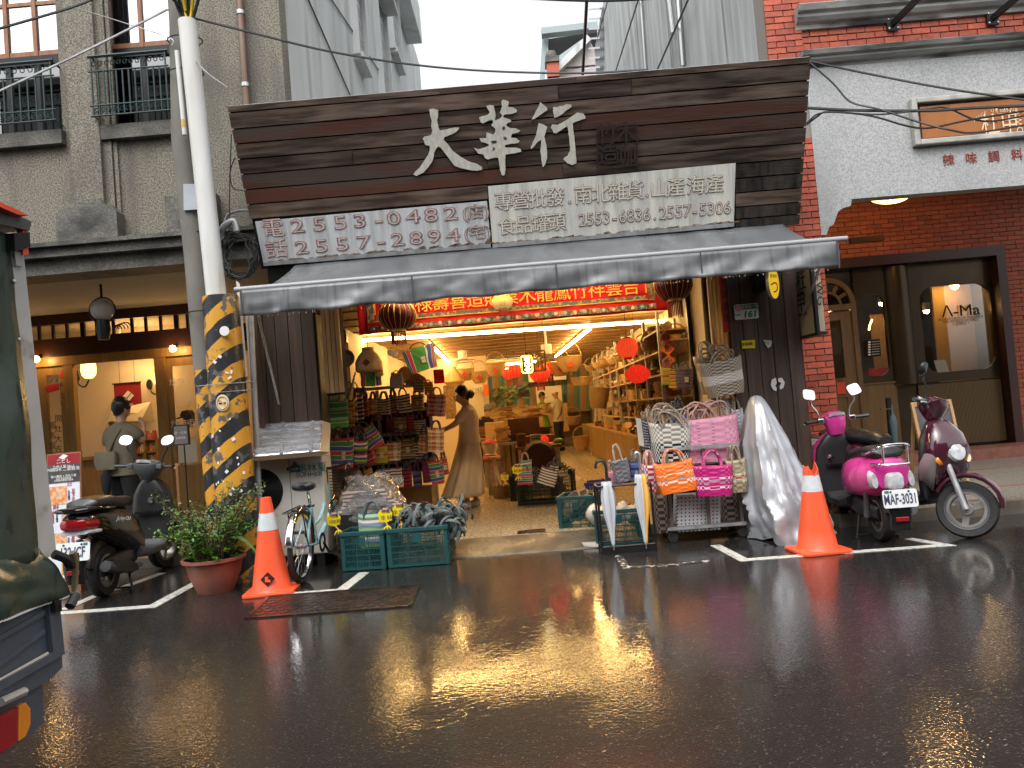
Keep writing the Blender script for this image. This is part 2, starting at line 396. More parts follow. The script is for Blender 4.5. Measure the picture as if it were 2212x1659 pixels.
for a_,c_ in((0,1),(1,2),(2,3),(3,0)):b.beam(pp[a_]+Vector((0,0,.006)),pp[c_]+Vector((0,0,.006)),.03,.010)
single('manhole_cover',b,MATS['iron_plate'],'rectangular rusty brown iron cover plate set flush in the wet road by the cone','manhole cover')
b=B();b.hexa([(-1.35,7.02,-.02),(1.0,6.98,-.02),(1.0,7.50,-.02),(-1.35,7.50,-.02)],[(-1.35,7.05,.012),(1.0,7.03,.012),(1.0,7.50,.096),(-1.35,7.50,.096)])
single('threshold_ramp',b,MATS['concrete_wet'],None,None,kind='structure')
FL=thing('shop_floor',None,None,(0,7.5,0),kind='structure')
b=B();b.bb((-2.6,7.5,-.3),(2.35,25.4,.094));obj('floor_slab',b,MATS['grout'],FL)
tw=.293
b=B();b.box((0,0,.003),(tw,tw,.006));t0=obj('tile',b.mesh('tile'),MATS['shop_tile'],FL,bevel=0)
t0.location=(-1.05,.155,.094)
cnt=1
for j in range(30):
 for i in range(10):
  if(i,j)==(0,0)or cnt>299:continue
  piece('tile',t0,(-1.05+i*.30,.155+j*.30,.094+random.uniform(-.0006,.0006)),FL);cnt+=1
b=B()
for j in range(60):
 for i in range(16):
  x,y=-2.25+i*.3,7.655+j*.3
  if-1.2<x<1.8 and j<30 or x>2.2:continue
  b.box((x,y,.097),(tw,tw,.006))
obj('tiles',b,MATS['shop_tile'],FL,kind='stuff')
dr=gr(1148,1148,.1)
b=B();b.bb((dr.x-.14,dr.y-.10,.096),(dr.x+.14,dr.y+.10,.104));b.bb((dr.x-.12,dr.y-.08,.104),(dr.x+.12,dr.y+.08,.107))
single('floor_drain',b,MATS['iron_plate'],'small grey metal drain cover in the tiled shop doorway','drain cover')
b=B();q=[gr(*a,0)for a in((1262,1184),(1300,1184),(1300,1158),(1228,1160))]
b.hexa([p+Vector((0,0,.01))for p in q],[p+Vector((0,0,.035))for p in q]);single('foam_board',b,M('foam',(.62,.60,.54),(.5,.47,.42),sc=14,r=.5,bump=.2,bsc=30),'white foam board lying flat on the ground beside the umbrella stand','board')
# the wooden shop house
SH=thing('shop_house','low wooden shophouse with a leaning plank fascia and hand-lettered white signs','shophouse',(0.3,7.55,0))
FB=at(1110,535,7.42);FA=math.radians(20);FN=Vector((0,-math.cos(FA),-math.sin(FA)));FT=Vector((0,-math.sin(FA),math.cos(FA)))
def fp(u,v,k=0.0):return onpl(u,v,FB,FN)+FN*k
vl=[232,249,284,316,349,381,414,446,478,508,538,560,577]
vr=[118,132,169,202,236,270,304,337,369,401,431,461,490]
def fx(p):return p.x
def ft(p):return(p-FB).dot(FT)
def lu(i):return lerp(493,562,(vl[i]-232)/345)
def ru(i):return lerp(1750,1724,(vr[i]-118)/372)
tt=[(ft(fp(lu(i),vl[i]))+ft(fp(ru(i),vr[i])))/2 for i in range(13)]
xl=[fp(lu(i),vl[i]).x for i in range(13)];xr=[fp(ru(i),vr[i]).x for i in range(13)]
def fpos(x,t,k=0.0):return Vector((x,FB.y,FB.z))+FT*t+FN*k
def fplank(x0,x1,i,mat,x0b=None,x1b=None):
 g=.006;k0=random.uniform(-.004,.004)
 x0b=x0 if x0b is None else x0b;x1b=x1 if x1b is None else x1b
 ta,tb=tt[i]-g,tt[i+1]+g
 b=B();b.hexa([fpos(x0b,tb,.001+k0),fpos(x1b,tb,.001+k0),fpos(x1,ta,.001+k0),fpos(x0,ta,.001+k0)],[fpos(x0b,tb,.024+k0),fpos(x1b,tb,.024+k0),fpos(x1,ta,.024+k0),fpos(x0,ta,.024+k0)])
 obj('plank',b,MATS[mat],SH)
xp0=fp(1055,430).x;xp1=fp(1587,370).x
cuts={0:[.34,.62],1:[.54,.7],2:[.36],3:[.6],4:[.2,.66],5:[.42],6:[.55],7:[],8:[],9:[],10:[],11:[]}
for i in range(12):
 segs=[xl[i]]+[lerp(xl[i],xr[i],c+random.uniform(-.03,.03))for c in cuts[i]]+[xr[i]]
 for k in range(len(segs)-1):
  a,c=segs[k]+(.002 if k else 0),segs[k+1]-(.002 if k<len(segs)-2 else 0)
  red=random.random()<.38
  kw=dict(x0b=xl[i+1]if k==0 else None,x1b=xr[i+1]if k==len(segs)-2 else None)
  mat='fascia_red' if red else 'fascia_wood'
  if i<7:fplank(a,c,i,mat,**kw)
  elif i==7:
   fplank(xl[7],xp0-.004,7,'fascia_wood',x0b=xl[8]);fplank(xp1+.006,xr[7],7,'fascia_black',x1b=xr[8])
  else:fplank(xp1+.006,xr[i],i,'fascia_black' if i!=9 else 'fascia_wood',x1b=xr[i+1])
b=B();T0=tt[0]-.004;T1=tt[12]
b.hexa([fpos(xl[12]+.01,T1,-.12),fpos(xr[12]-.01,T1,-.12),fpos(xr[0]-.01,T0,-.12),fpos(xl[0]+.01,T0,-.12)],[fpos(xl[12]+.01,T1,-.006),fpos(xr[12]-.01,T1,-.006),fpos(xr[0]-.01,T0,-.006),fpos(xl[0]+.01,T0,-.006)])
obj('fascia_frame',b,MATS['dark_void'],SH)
def signbox(name,ua,va,ub,vb,uc,vc,ud,vd,mat,ridges):
 q=[fp(ua,va),fp(ub,vb),fp(uc,vc),fp(ud,vd)]
 s=obj(name,B().hexa([p+FN*.002 for p in q],[p+FN*.034 for p in q]),MATS[mat],SH)
 if ridges:
  for k in range(1,ridges):p0=q[0].lerp(q[1],k/ridges)+FN*.034;p1=q[3].lerp(q[2],k/ridges)+FN*.034;obj('ridge',B().beam(p0,p1,.006,.005),MATS[mat],s)
 b=B();b.beam(q[0]+FN*.02-FT*.015,q[1]+FN*.02-FT*.015,.05,.035,up=FT);obj('bottom_rail',b,MATS['galv'],s)
 b=B();
 for k in range(60):
  t=random.random();h=random.uniform(.006,.032)*(.5+t if name=='phone_sign' else .8);p=q[0].lerp(q[1],t)+FN*.035+FT*.004
  b.hexa([p-FT*0,p+Vector((random.uniform(.02,.12),0,0)),p+Vector((.05,0,0))+FT*h,p+FT*h*.6],[x+FN*.0015 for x in(p,p+Vector((.06,0,0)),p+Vector((.05,0,0))+FT*h,p+FT*h*.6)])
 obj('rust_stains',b,MATS['rust'],s,kind='stuff')
 return s
s1=signbox('phone_sign',571,566,1060,526,1052,434,553,478,'sign_metal',9)
s2=signbox('trade_sign',1064,527,1583,481,1587,352,1054,402,'sign_yellowed',13)
def slet(s,txt,u,v,hpx,sx,fill,spacing=1.0,body=True):
 p=fp(u,v);size=hpx/FPX*p.y*1.28
 k=0 if ord(txt[0])>255 else 1
 for dx,dz in(((-1,-1),(1,-1),(0,1.2))if not k else((0,0),)):text(txt,size,MATS['letter_outline'],s,p+FN*(.0365+.0003*dx)+Vector((.0038*dx,0,0))+FT*.0038*dz,(1,0,0),FT,ext=.002,sx=sx,spacing=spacing,off=.005*k)
 if body:text(txt,size,MATS[fill],s,p+FN*.0395,(1,0,0),FT,ext=.002,sx=sx,spacing=spacing,off=-.0035*k)
u_,v_=585,497
slet(s1,'電',592,494,33,1.2,'letter_pink');slet(s1,'話',600,538,33,1.2,'letter_pink')
for i,ch in enumerate('2553-0482'):
 u=[645,692,737,779,819,852,893,932,974][i];slet(s1,ch,u,494-(u-588)*.083,31 if ch!='-' else 30,1.6,'letter_pink')
for i,ch in enumerate('2557-2894'):
 u=[654,697,742,787,825,860,900,939,980][i];slet(s1,ch,u,540-(u-596)*.083,30,1.6,'letter_pink')
slet(s1,'(店)',1028,459,25,1.15,'letter_pale');slet(s1,'(宅)',1032,503,25,1.15,'letter_pale')
for i,ch in enumerate('專營批發.南北雜貨.山產海產'):
 u=[1090,1127,1163,1199,1226,1253,1290,1327,1364,1388,1412,1448,1488,1564-38+0][i]if i<13 else 1562
 u=[1090,1127,1164,1201,1231,1261,1298,1335,1372,1398,1424,1460,1503,1543][i];slet(s2,ch,u-2,437-(u-1090)*.084,33,1.0,'letter_pale')
for i,ch in enumerate('食品罐頭'):
 u=[1095,1131,1167,1202][i];slet(s2,ch,u,490-(u-1095)*.084,32,1.0,'letter_pale')
for i,ch in enumerate('2553-6836.2557-5306'):
 u=1257+i*17.3;slet(s2,ch,u,476-(u-1257)*.087,29,.92,'letter_pale')
CAL={'大':[[250,195,300,188,350,200,352,260,335,310,355,400,370,425,430,415,500,398,578,392,575,412,530,450,480,475,415,498,412,530,450,570,510,650,610,720,680,760,760,785,825,820,825,850,770,862,700,855,600,835,530,810,490,760,430,680,380,615,352,597,325,625,305,670,300,720,280,770,240,825,190,880,115,917,80,905,95,875,150,825,200,750,240,690,258,640,260,590,225,588,205,575,195,535,183,517,200,492,240,485,275,470,285,430,275,390,278,320,262,260,255,215]],'華':[[1035,105,1055,92,1115,110,1108,170,1160,175,1205,200,1200,225,1150,245,1065,255,1050,275,1080,290,1130,310,1142,325,1100,350,1085,372,1130,400,1195,402,1240,430,1210,450,1150,462,1135,500,1195,508,1235,540,1215,562,1140,570,1080,580,1070,600,1090,612,1190,610,1240,625,1255,655,1190,670,1080,685,1075,740,1080,850,1070,905,1055,915,1035,900,1020,850,1010,780,1000,722,950,722,890,740,855,725,838,685,785,675,755,640,737,615,790,628,850,610,900,590,895,575,850,555,815,548,797,510,870,508,875,445,905,455,945,470,970,440,965,400,935,380,925,362,945,345,940,312,905,315,870,330,835,350,810,338,793,285,830,270,885,255,908,230,885,190,870,160,905,148,950,155,962,200,972,270,962,315,1000,305,1030,285,1045,265,1018,232,1030,200,1040,165]],'行':[[1455,118,1470,130,1530,180,1530,205,1480,240,1440,270,1390,300,1360,305,1385,265,1410,210,1440,165],[1440,345,1490,360,1532,385,1515,440,1500,490,1515,560,1530,640,1530,720,1510,790,1490,822,1478,810,1468,720,1455,650,1465,570,1465,525,1430,545,1395,590,1360,625,1352,610,1375,550,1410,480,1425,410],[1592,172,1640,172,1670,158,1700,160,1740,138,1790,145,1797,170,1740,205,1690,250,1640,280,1608,285,1597,240],[1585,358,1640,365,1720,325,1800,270,1860,230,1920,240,1945,275,1943,297,1880,315,1825,338,1808,350,1812,420,1825,500,1832,590,1842,690,1848,780,1800,798,1750,782,1708,740,1712,722,1750,700,1775,650,1778,600,1770,520,1760,430,1752,380,1720,395,1670,430,1630,455,1600,450,1590,420,1570,395]]}
def fpoly(fl,k0,k1,rough=2.0,dv=5.04,ou=877.8,ov=197.5):
 pts=[(fl[i],fl[i+1])for i in range(0,len(fl),2)];P=[]
 for i in range(len(pts)):
  a,c=pts[i],pts[(i+1)%len(pts)];n=max(1,int(math.hypot(c[0]-a[0],c[1]-a[1])/18))
  for j in range(n):
   t=j/n;P.append((lerp(a[0],c[0],t)+random.uniform(-rough,rough),lerp(a[1],c[1],t)+random.uniform(-rough,rough)))
 w=[fp(ou+x/dv,ov+y/dv)for x,y in P]
 b=B();n=len(w);b.add([p+FN*k0 for p in w]+[p+FN*k1 for p in w],[tuple(range(n)),tuple(range(2*n-1,n-1,-1))]+[(i,i+n,(i+1)%n+n,(i+1)%n)for i in range(n)])
 return b
for ch,polys in CAL.items():
 b=B()
 for fl in polys:
  c=fpoly(fl,.030,.040);b.add(c.v,c.f)
 g=obj('painted_character',b,MATS['letter_cream'],SH)
 if ch=='華':
  for fl in([1045,385,1065,378,1076,395,1070,418,1052,420,1042,405],[1055,495,1080,492,1095,508,1090,525,1062,525],[920,540,960,532,985,540,975,560,935,568],[940,610,960,605,965,630,945,640,925,648,942,630]):
   obj('gap',fpoly(fl,.041,.0425,.5),MATS['fascia_wood'],g)
def sp_(x,y):return fp(1261.8+x/10.08,241.4+y/10.08)
b=B();f4=[sp_(262,345),sp_(1135,270),sp_(1130,1150),sp_(275,1225)]
for i in range(4):b.beam(f4[i]+FN*.05,f4[(i+1)%4]+FN*.05,.012,.012,up=FN)
se=obj('seal_frame',b,MATS['seal_iron'],SH)
for ch,x,y in(('竹',480,520),('木',890,480),('造',500,950),('咖',900,980)):
 p=sp_(x,y);text(ch,.205,MATS['seal_iron'],se,p+FN*.05,(1,0,0),FT,ext=.005,off=.001)
b=B();p0=fpos(xl[0],tt[0],-.02);p1=fpos(xr[0],tt[0],-.02);b.hexa([p0-Vector((0,0,.05)),p1-Vector((0,0,.05)),p1+Vector((0,1.2,-.5)),p0+Vector((0,1.2,-.5))],[p0,p1,p1+Vector((0,1.2,-.45)),p0+Vector((0,1.2,-.45))])
obj('roof_sheet',b,MATS['galv'],SH)
XW0=at(562,900,7.5).x;XW1=at(1730,800,7.5).x
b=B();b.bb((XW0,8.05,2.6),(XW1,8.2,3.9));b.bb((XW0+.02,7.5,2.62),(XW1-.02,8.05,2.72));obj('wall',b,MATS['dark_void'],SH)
b=B();b.bb((XW0,7.9,2.72),(XW1,25.4,2.8));obj('roof_slab',b,MATS['galv'],SH)
def vplanks(us,v,y,z0,z1,mat='wall_plank'):
 X=[at(u,v,y).x for u in us]
 for i in range(len(X)-1):
  b=B();b.bb((X[i]+.004,y-.012+random.uniform(-.003,.003),z0),(X[i+1]-.004,y+.014,z1));obj('plank',b,MATS[mat],SH)
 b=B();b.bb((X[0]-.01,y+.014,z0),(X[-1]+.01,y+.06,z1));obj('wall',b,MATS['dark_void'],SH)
vplanks([560,579,604,633,662,689],850,7.5,.1,2.72)
b=B();b.bb((at(555,850,7.4).x,7.40,.1),(at(565,850,7.4).x,7.47,2.72));obj('corner_post',b,MATS['wall_plank'],SH)
vplanks([1590,1617,1649,1679,1711,1742],850,7.42,.08,2.72)
b=B();xa,xb=at(700,780,7.55).x,at(740,780,7.55).x
for i in range(4):
 c=B();c.bb((lerp(xa,xb,i/4)+.003,7.52,1.62),(lerp(xa,xb,(i+1)/4)-.003,7.56,2.72));obj('lath',c,MATS['lath'],SH)
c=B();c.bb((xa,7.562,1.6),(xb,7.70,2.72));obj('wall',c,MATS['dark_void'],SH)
XR0=at(1500,800,8.6).x;XR1=at(1586,800,7.5).x
b=B();b.hexa([(XR0,8.6,.1),(XR1-.12,7.75,.1),(XR1-.08,7.78,.1),(XR0+.04,8.63,.1)],[(XR0,8.6,2.7),(XR1-.12,7.75,2.7),(XR1-.08,7.78,2.7),(XR0+.04,8.63,2.7)]);obj('return_wall',b,MATS['cream_wall'],SH)
for i in range(5):
 c=B();x=lerp(XR1-.115,XR1-.005,i/5);y=lerp(7.73,7.46,i/5);c.hexa([(x,y,1.0),(x+.019,y-.05,1.0),(x+.03,y-.03,1.0),(x+.011,y+.02,1.0)],[(x,y,2.7),(x+.019,y-.05,2.7),(x+.03,y-.03,2.7),(x+.011,y+.02,2.7)]);obj('lath',c,MATS['lath'],SH)
c=B();c.tube([(XR1-.17,7.72,1.2),(XR1-.175,7.70,1.9),(XR1-.165,7.70,2.7)],.028,8);obj('post',c,MATS['wall_plank'],SH,smooth=True)
c=B();c.bb((XR0-.05,8.5,.1),(XR0-.005,8.57,2.5));obj('post',c,MATS['black_metal'],SH)
c=B();c.bb((XR1-.03,7.46,.1),(XR1+.02,7.50,2.72));obj('corner_post',c,MATS['lath'],SH)
b=B();b.bb((-2.66,7.6,0),(-2.5,25.4,2.72));b.bb((2.22,8.6,0),(2.36,25.4,2.72));b.bb((-2.6,25.2,0),(2.3,25.4,2.72));obj('inner_wall',b,MATS['interior_wall'],SH)
b=B();b.bb((-2.5,8.1,2.58),(2.22,25.2,2.62));obj('ceiling',b,MATS['ceil_wood'],SH)
b=B()
for i in range(24):
 y=8.7+i*.68;b.bb((-2.5,y,2.565),(2.22,y+.03,2.58))
obj('ceiling_batten',b,MATS['bamboo_mesh'],SH)
b=B();b.bb((at(735,700,8.0).x-.1,8.02,2.62),(2.2,8.06,2.75));obj('header',b,MATS['bamboo_mesh'],SH)
AW=thing('awning','grey vinyl awning with a hanging valance stretched over the shop front','awning',(0.3,6.3,0))
aL,aR=at(520,625,6.3),at(1806,517,6.3);zb=at(575,572,7.40).z-.02
zf=(aL.z+aR.z)/2;bL,bR=at(640,574,7.40).x,at(1690,488,7.40).x
def awn(u,v):
 xb=lerp(bL,bR,u);xf=lerp(aL.x,aR.x,u);x=lerp(xf,xb,v**1.4)
 z=lerp(zf,zb,v)-.09*math.sin(PI*v)-.018*math.sin(PI*v)*math.sin(u*PI*11+math.sin(u*9))-.02*math.sin(u*23)*v*(1-v)
 z+=.012*noise.noise(Vector((u*14,v*4,3)))
 return Vector((x,lerp(6.3,7.40,v),z))
b=B();b.grid(awn,90,14);obj('sheet',b,MATS['vinyl'],AW,smooth=True,solid=.006)
def val(u,v):
 x=lerp(aL.x,aR.x,u);k=.012*math.sin(u*60+2*math.sin(u*17)+v*3)+.036*noise.noise(Vector((u*24+v*1.2,v*1.6,7)))+.014*noise.noise(Vector((u*90,v*3,1)))
 return Vector((x+.006*math.sin(u*40)*v,6.272-k*v-.02*v,zf-.018-v*(.212+.006*math.sin(u*50)+.012*noise.noise(Vector((u*12,0,2))))))
b=B();b.grid(val,160,8);obj('valance',b,MATS['vinyl_valance'],AW,smooth=True,solid=.005)
b=B();b.tube([aL-Vector((.05,0,0)),aR+Vector((.09,0,0))],.022,10);obj('front_bar',b,M('bar_vinyl',(.30,.31,.32),r=.4),AW,smooth=True)
b=B();
for i in range(5):
 x=lerp(aL.x,aR.x,[.004,.29,.53,.77,.996][i]);b.bb((x-.006,6.24,zf-.23),(x+.006,6.246,zf-.02))
obj('seams',b,MATS['grey_seam']if 'grey_seam' in MATS else M('grey_seam',(.06,.062,.065),r=.4),AW,kind='stuff')
obj('arm',B().tube([Vector((aL.x+.08,6.34,zf-.01)),Vector((aL.x-.08,7.35,1.55))],.012,6),MATS['galv'],AW);obj('arm',B().tube([Vector((aR.x-.05,6.34,zf-.01)),Vector((aR.x+.05,7.35,1.95))],.012,6),MATS['galv'],AW)
b=B();
for i in range(120):
 x=random.uniform(aL.x,aR.x);z=zf-.235+random.uniform(-.012,.004);b.lathe([(0,-.010),(.004,-.004),(.002,.004),(0,.008)],5,(x,6.262,z))
obj('drip',b,M('water',(.9,.93,.95),r=.05,trans=.8),AW,smooth=True,kind='stuff')
def tube(a,c,label,r=.022,em='tube_light'):
 a,c=Vector(a),Vector(c);m=(a+c)/2;T=thing('fluorescent_tube',label,'tube light',(m.x,m.y,m.z),0,'fluorescent tubes under the shop ceiling')
 obj('tube',B().tube([a,c],r,8),MATS[em],T,smooth=True)
 d=(c-a).normalized();obj('batten',B().beam(a+Vector((0,0,.035)),c+Vector((0,0,.035)),.035,.022),MATS['letter_cream'],T)
 for e,s_ in((a,-1),(c,1)):obj('end_cap',B().tube([e-d*.01,e+d*.02*s_],r+.006,8),MATS['letter_cream'],T,smooth=True)
tube(at(736,738.5,11.35),at(1476,690.5,11.35),'long glowing tube light right across the shop opening under the red banner')
tube(gr(924,740,2.5),gr(978,791,2.5),'glowing tube light receding down the ceiling beside the striped hanging tote',.024)
tube(gr(1277,708,2.5),gr(1200,770,2.5),'glowing tube light receding down the ceiling left of the round red lantern',.024)
tube(at(1012,794,19.4),at(1160,781,19.4),'tube light across the ceiling at the back of the shop',.024)
tube((-1.2,7.42,2.60),(1.4,7.42,2.60),'added tube light unseen under the awning, brightening the red banner and front goods',.02,'added_tube')  # added lamp, unseen behind the valance, lights the banner and front goods
tube((-1.2,22,2.5),(1.5,22,2.5),'added tube light brightening the back of the shop before the striped curtain',.024)  # extra tube added out of sight to brighten the dark back area
tube(at(1487,633,9.0),at(1539,601,8.3),'short tube light under the awning beside the dark red lantern by the house number',.016)
# neighbouring buildings
def glass(name,tint=(1,1,1),refl=.12,rough=.02):
 m=bpy.data.materials.new(name);m.use_nodes=True;t=m.node_tree;N=t.nodes;L=t.links;N.clear()
 tr=N.new('ShaderNodeBsdfTransparent');tr.inputs[0].default_value=(*tint,1)
 g=N.new('ShaderNodeBsdfGlossy');g.inputs['Roughness'].default_value=rough
 lw=N.new('ShaderNodeLayerWeight');lw.inputs['Blend'].default_value=.35
 mr=N.new('ShaderNodeMapRange');mr.inputs[3].default_value=refl;mr.inputs[4].default_value=min(1,refl+.5);L.new(lw.outputs['Facing'],mr.inputs[0])
 mx=N.new('ShaderNodeMixShader');L.new(mr.outputs[0],mx.inputs[0]);L.new(tr.outputs[0],mx.inputs[1]);L.new(g.outputs[0],mx.inputs[2])
 o=N.new('ShaderNodeOutputMaterial');L.new(mx.outputs[0],o.inputs[0]);MATS[name]=m;return m
glass('glass_clear',(.95,.95,.93),.07);glass('glass_sky',(.8,.85,.9),.45);glass('glass_dark',(.25,.25,.24),.16)
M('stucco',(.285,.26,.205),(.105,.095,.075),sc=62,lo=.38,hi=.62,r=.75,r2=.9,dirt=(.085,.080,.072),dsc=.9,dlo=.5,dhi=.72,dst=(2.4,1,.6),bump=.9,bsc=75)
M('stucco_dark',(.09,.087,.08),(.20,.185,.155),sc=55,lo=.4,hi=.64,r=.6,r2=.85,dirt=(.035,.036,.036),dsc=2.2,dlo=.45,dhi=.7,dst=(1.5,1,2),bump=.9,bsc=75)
M('side_plaster',(.62,.635,.63),(.50,.515,.51),sc=1.2,st=(1,1.2,.35),r=.8,dirt=(.34,.35,.345),dsc=1.1,dlo=.55,dhi=.75,dst=(2,3,.25),bump=.35,bsc=40)
M('grey_cement',(.50,.515,.505),(.34,.35,.345),sc=1.6,st=(1,2.6,.3),r=.7,dirt=(.16,.165,.16),dsc=1.4,dlo=.55,dhi=.74,dst=(2,4,.22),bump=.35,bsc=30)
M('win_wood',(.32,.14,.065),(.22,.09,.04),sc=5,st=(6,6,1),r=.45)
M('iron_green',(.020,.042,.042),r=.35,metal=.2)
M('curtain',(.72,.76,.80),r=.9)
M('room_dark',(.04,.04,.042),r=.9)
M('copper_pipe',(.15,.085,.060),(.20,.13,.10),sc=3,st=(2,2,.6),r=.35,metal=.3)
M('soffit',(.40,.37,.33),(.34,.31,.28),sc=1,r=.8)
M('dark_red_wood',(.040,.014,.010),r=.35)
M('oak',(.34,.20,.065),(.26,.145,.045),sc=3,st=(6,6,.8),r=.4)
M('warm_wall',(.72,.62,.48),(.66,.56,.43),sc=1,r=.8)
EM('warm_lamp',(1,.58,.20),42);EM('warm_panel',(1,.60,.24),9);EM('lamp_glow',(1,.60,.13),2.6)
M('opal',(.50,.46,.42),r=.2)
M('red_cloth',(.30,.015,.022),(.24,.012,.018),sc=5,r=.8)
M('white_print',(.75,.74,.72),r=.6);M('dark_print',(.05,.04,.04),r=.6);M('red_print',(.48,.02,.025),r=.6)
M('paper',(.62,.57,.48),r=.8)
M('skin',(.50,.30,.20),r=.5);M('hair',(.012,.010,.009),r=.35)
YL=8.0
LB=thing('stucco_house','brown roughcast townhouse with iron window balconies and a dark ledge over its arcade','townhouse',(-4.2,YL,0))
XC=at(612,150,YL).x
zs=at(290,268,YL).z;zl0=at(220,560,YL).z;zl1=at(220,530,YL).z;ztop=8.2
wx=[at(-75,150,YL).x,at(128,150,YL).x,at(214,150,YL).x,at(372,150,YL).x]
b=B();b.bb((-9.5,YL,zl1),(XC,YL+.25,zs-.1));b.bb((wx[1],YL,zs-.1),(wx[2],YL+.25,ztop));b.bb((wx[3],YL,zs-.1),(XC,YL+.25,ztop));b.bb((-9.5,YL,zs-.1),(wx[0],YL+.25,ztop))
obj('wall',b,MATS['stucco'],LB)
b=B();x0,x1=at(142,150,YL-.1).x,at(206,150,YL-.1).x;b.bb((x0,YL-.10,zl1),(x1,YL,ztop));b.bb((x1,YL-.05,zl1),(x1+.09,YL,ztop));b.bb((x1+.10,YL-.03,zl1),(x1+.14,YL,ztop));obj('pilaster',b,MATS['stucco'],LB)
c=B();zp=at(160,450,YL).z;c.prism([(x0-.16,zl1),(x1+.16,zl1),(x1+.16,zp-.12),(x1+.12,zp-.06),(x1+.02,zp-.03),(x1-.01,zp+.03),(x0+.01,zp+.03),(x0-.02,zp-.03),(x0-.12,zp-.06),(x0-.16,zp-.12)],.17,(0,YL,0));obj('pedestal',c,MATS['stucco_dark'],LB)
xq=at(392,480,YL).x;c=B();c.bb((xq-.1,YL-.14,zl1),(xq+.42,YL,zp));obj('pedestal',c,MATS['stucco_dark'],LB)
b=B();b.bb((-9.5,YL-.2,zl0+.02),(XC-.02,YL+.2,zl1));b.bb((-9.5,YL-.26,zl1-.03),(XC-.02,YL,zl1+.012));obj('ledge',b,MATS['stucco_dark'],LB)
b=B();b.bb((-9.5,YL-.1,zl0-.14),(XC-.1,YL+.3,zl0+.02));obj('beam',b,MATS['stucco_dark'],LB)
for(xa,xb)in((wx[0],wx[1]),(wx[2],wx[3])):
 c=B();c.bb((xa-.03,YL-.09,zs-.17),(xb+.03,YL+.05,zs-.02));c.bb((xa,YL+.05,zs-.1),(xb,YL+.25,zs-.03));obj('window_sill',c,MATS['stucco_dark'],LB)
 zt=zs+.86
 wf=obj('window',B().bb((xa,YL+.16,zt-.05),(xb,YL+.24,zt+.05)),MATS['black_metal'],LB)
 b=B();y0,y1=YL+.17,YL+.23;n=3 if xb-xa>.9 else 2
 for k in range(n+1):x=lerp(xa+.03,xb-.03,k/n);b.bb((x-(.035 if k in(0,n)else .022),y0,zt+.05),(x+(.035 if k in(0,n)else .022),y1,ztop))
 b.bb((xa+.06,y0+.01,zt+.05),(xb-.06,y1-.01,zt+.11));b.bb((xa+.06,y0+.01,zt+.62),(xb-.06,y1-.01,zt+.66));b.bb((xa+.06,y0+.01,zt+1.3),(xb-.06,y1-.01,zt+1.36));obj('sash',b,MATS['win_wood'],wf)
 b=B();
 for k in range(n+1):x=lerp(xa+.03,xb-.03,k/n);b.bb((x-.028,y0,zs-.03),(x+.028,y1,zt-.05))
 b.bb((xa+.06,y0+.01,zs-.03),(xb-.06,y1-.01,zs+.04));obj('lower_frame',b,MATS['black_metal'],wf)
 obj('pane',B().bb((xa+.03,YL+.195,zt+.05),(xb-.03,YL+.205,ztop)),MATS['glass_sky'],wf);obj('pane',B().bb((xa+.03,YL+.195,zs),(xb-.03,YL+.205,zt-.05)),MATS['glass_dark'],wf)
 for(ca,cb)in((xa+.05,lerp(xa,xb,.36)),(lerp(xa,xb,.70),xb-.03)):
  c=B();c.grid(lambda u,v,ca=ca,cb=cb:Vector((lerp(ca,cb,u*(1-.45*v)if ca<(xa+xb)/2 else 1-(1-u)*(1-.45*v)),YL+.38+.025*math.sin(u*34),ztop-v*(ztop-zs-.5))),30,4);obj('curtain',c,MATS['curtain'],wf,smooth=True)
 yb=YL-.16;zz=[zs+.05,zs+.16,zs+.52,zs+.68]
 bal=obj('balcony_rail',B().tube([(xa-.03,yb,zz[3]),(xb+.03,yb,zz[3])],.016,6),MATS['iron_green'],LB,smooth=True)
 for z in zz[:3]:obj('rail',B().tube([(xa-.03,yb,z),(xb+.03,yb,z)],.009,6),MATS['iron_green'],bal,smooth=True)
 n=12;bar=None
 for k in range(n+1):
  x=lerp(xa,xb,k/n);obj('baluster',B().beam((x,yb,zz[0]),(x,yb,zz[2]if k not in(0,n)else zz[3]),.013,.013),MATS['iron_green'],bal)
 for k in range(n):
  x=lerp(xa,xb,(k+.5)/n);r=(xb-xa)/n*.42
  for zc,sgn in(((zz[2]+zz[3])/2,1),((zz[0]+zz[1])/2+.01,-1)):
   pts=[Vector((x+r*(1-t*.62)*math.cos(.4+t*7.5)*sgn,yb,zc+r*1.15*(1-t*.62)*math.sin(.4+t*7.5)*sgn))for t in[q/18 for q in range(19)]]
   obj('scroll',B().tube(pts,.0055,4),MATS['iron_green'],bal)
 for x in(xa,xb):obj('return_rail',B().tube([(x,yb,zz[3]),(x,YL+.1,zz[3])],.012,6),MATS['iron_green'],bal);obj('return_rail',B().tube([(x,yb,zz[0]),(x,YL+.1,zz[0])],.009,6),MATS['iron_green'],bal)
b=B();b.bb((-9.4,YL+1.2,zl1),(XC-.3,YL+1.25,ztop));obj('room_wall',b,MATS['room_dark'],LB)
b=B();b.bb((XC-.25,YL+.25,2.9),(XC,23,12));b.bb((XC-.25,YL+.02,ztop),(XC,YL+.25,12));b.bb((-9.5,YL+.02,ztop),(XC-.25,YL+.27,12));sw=obj('side_wall',b,MATS['side_plaster'],LB)
b=B();b.bb((XC-.1,YL+.27,.0),(XC,9.9,2.9));obj('arcade_side',b,MATS['stucco_dark'],LB)
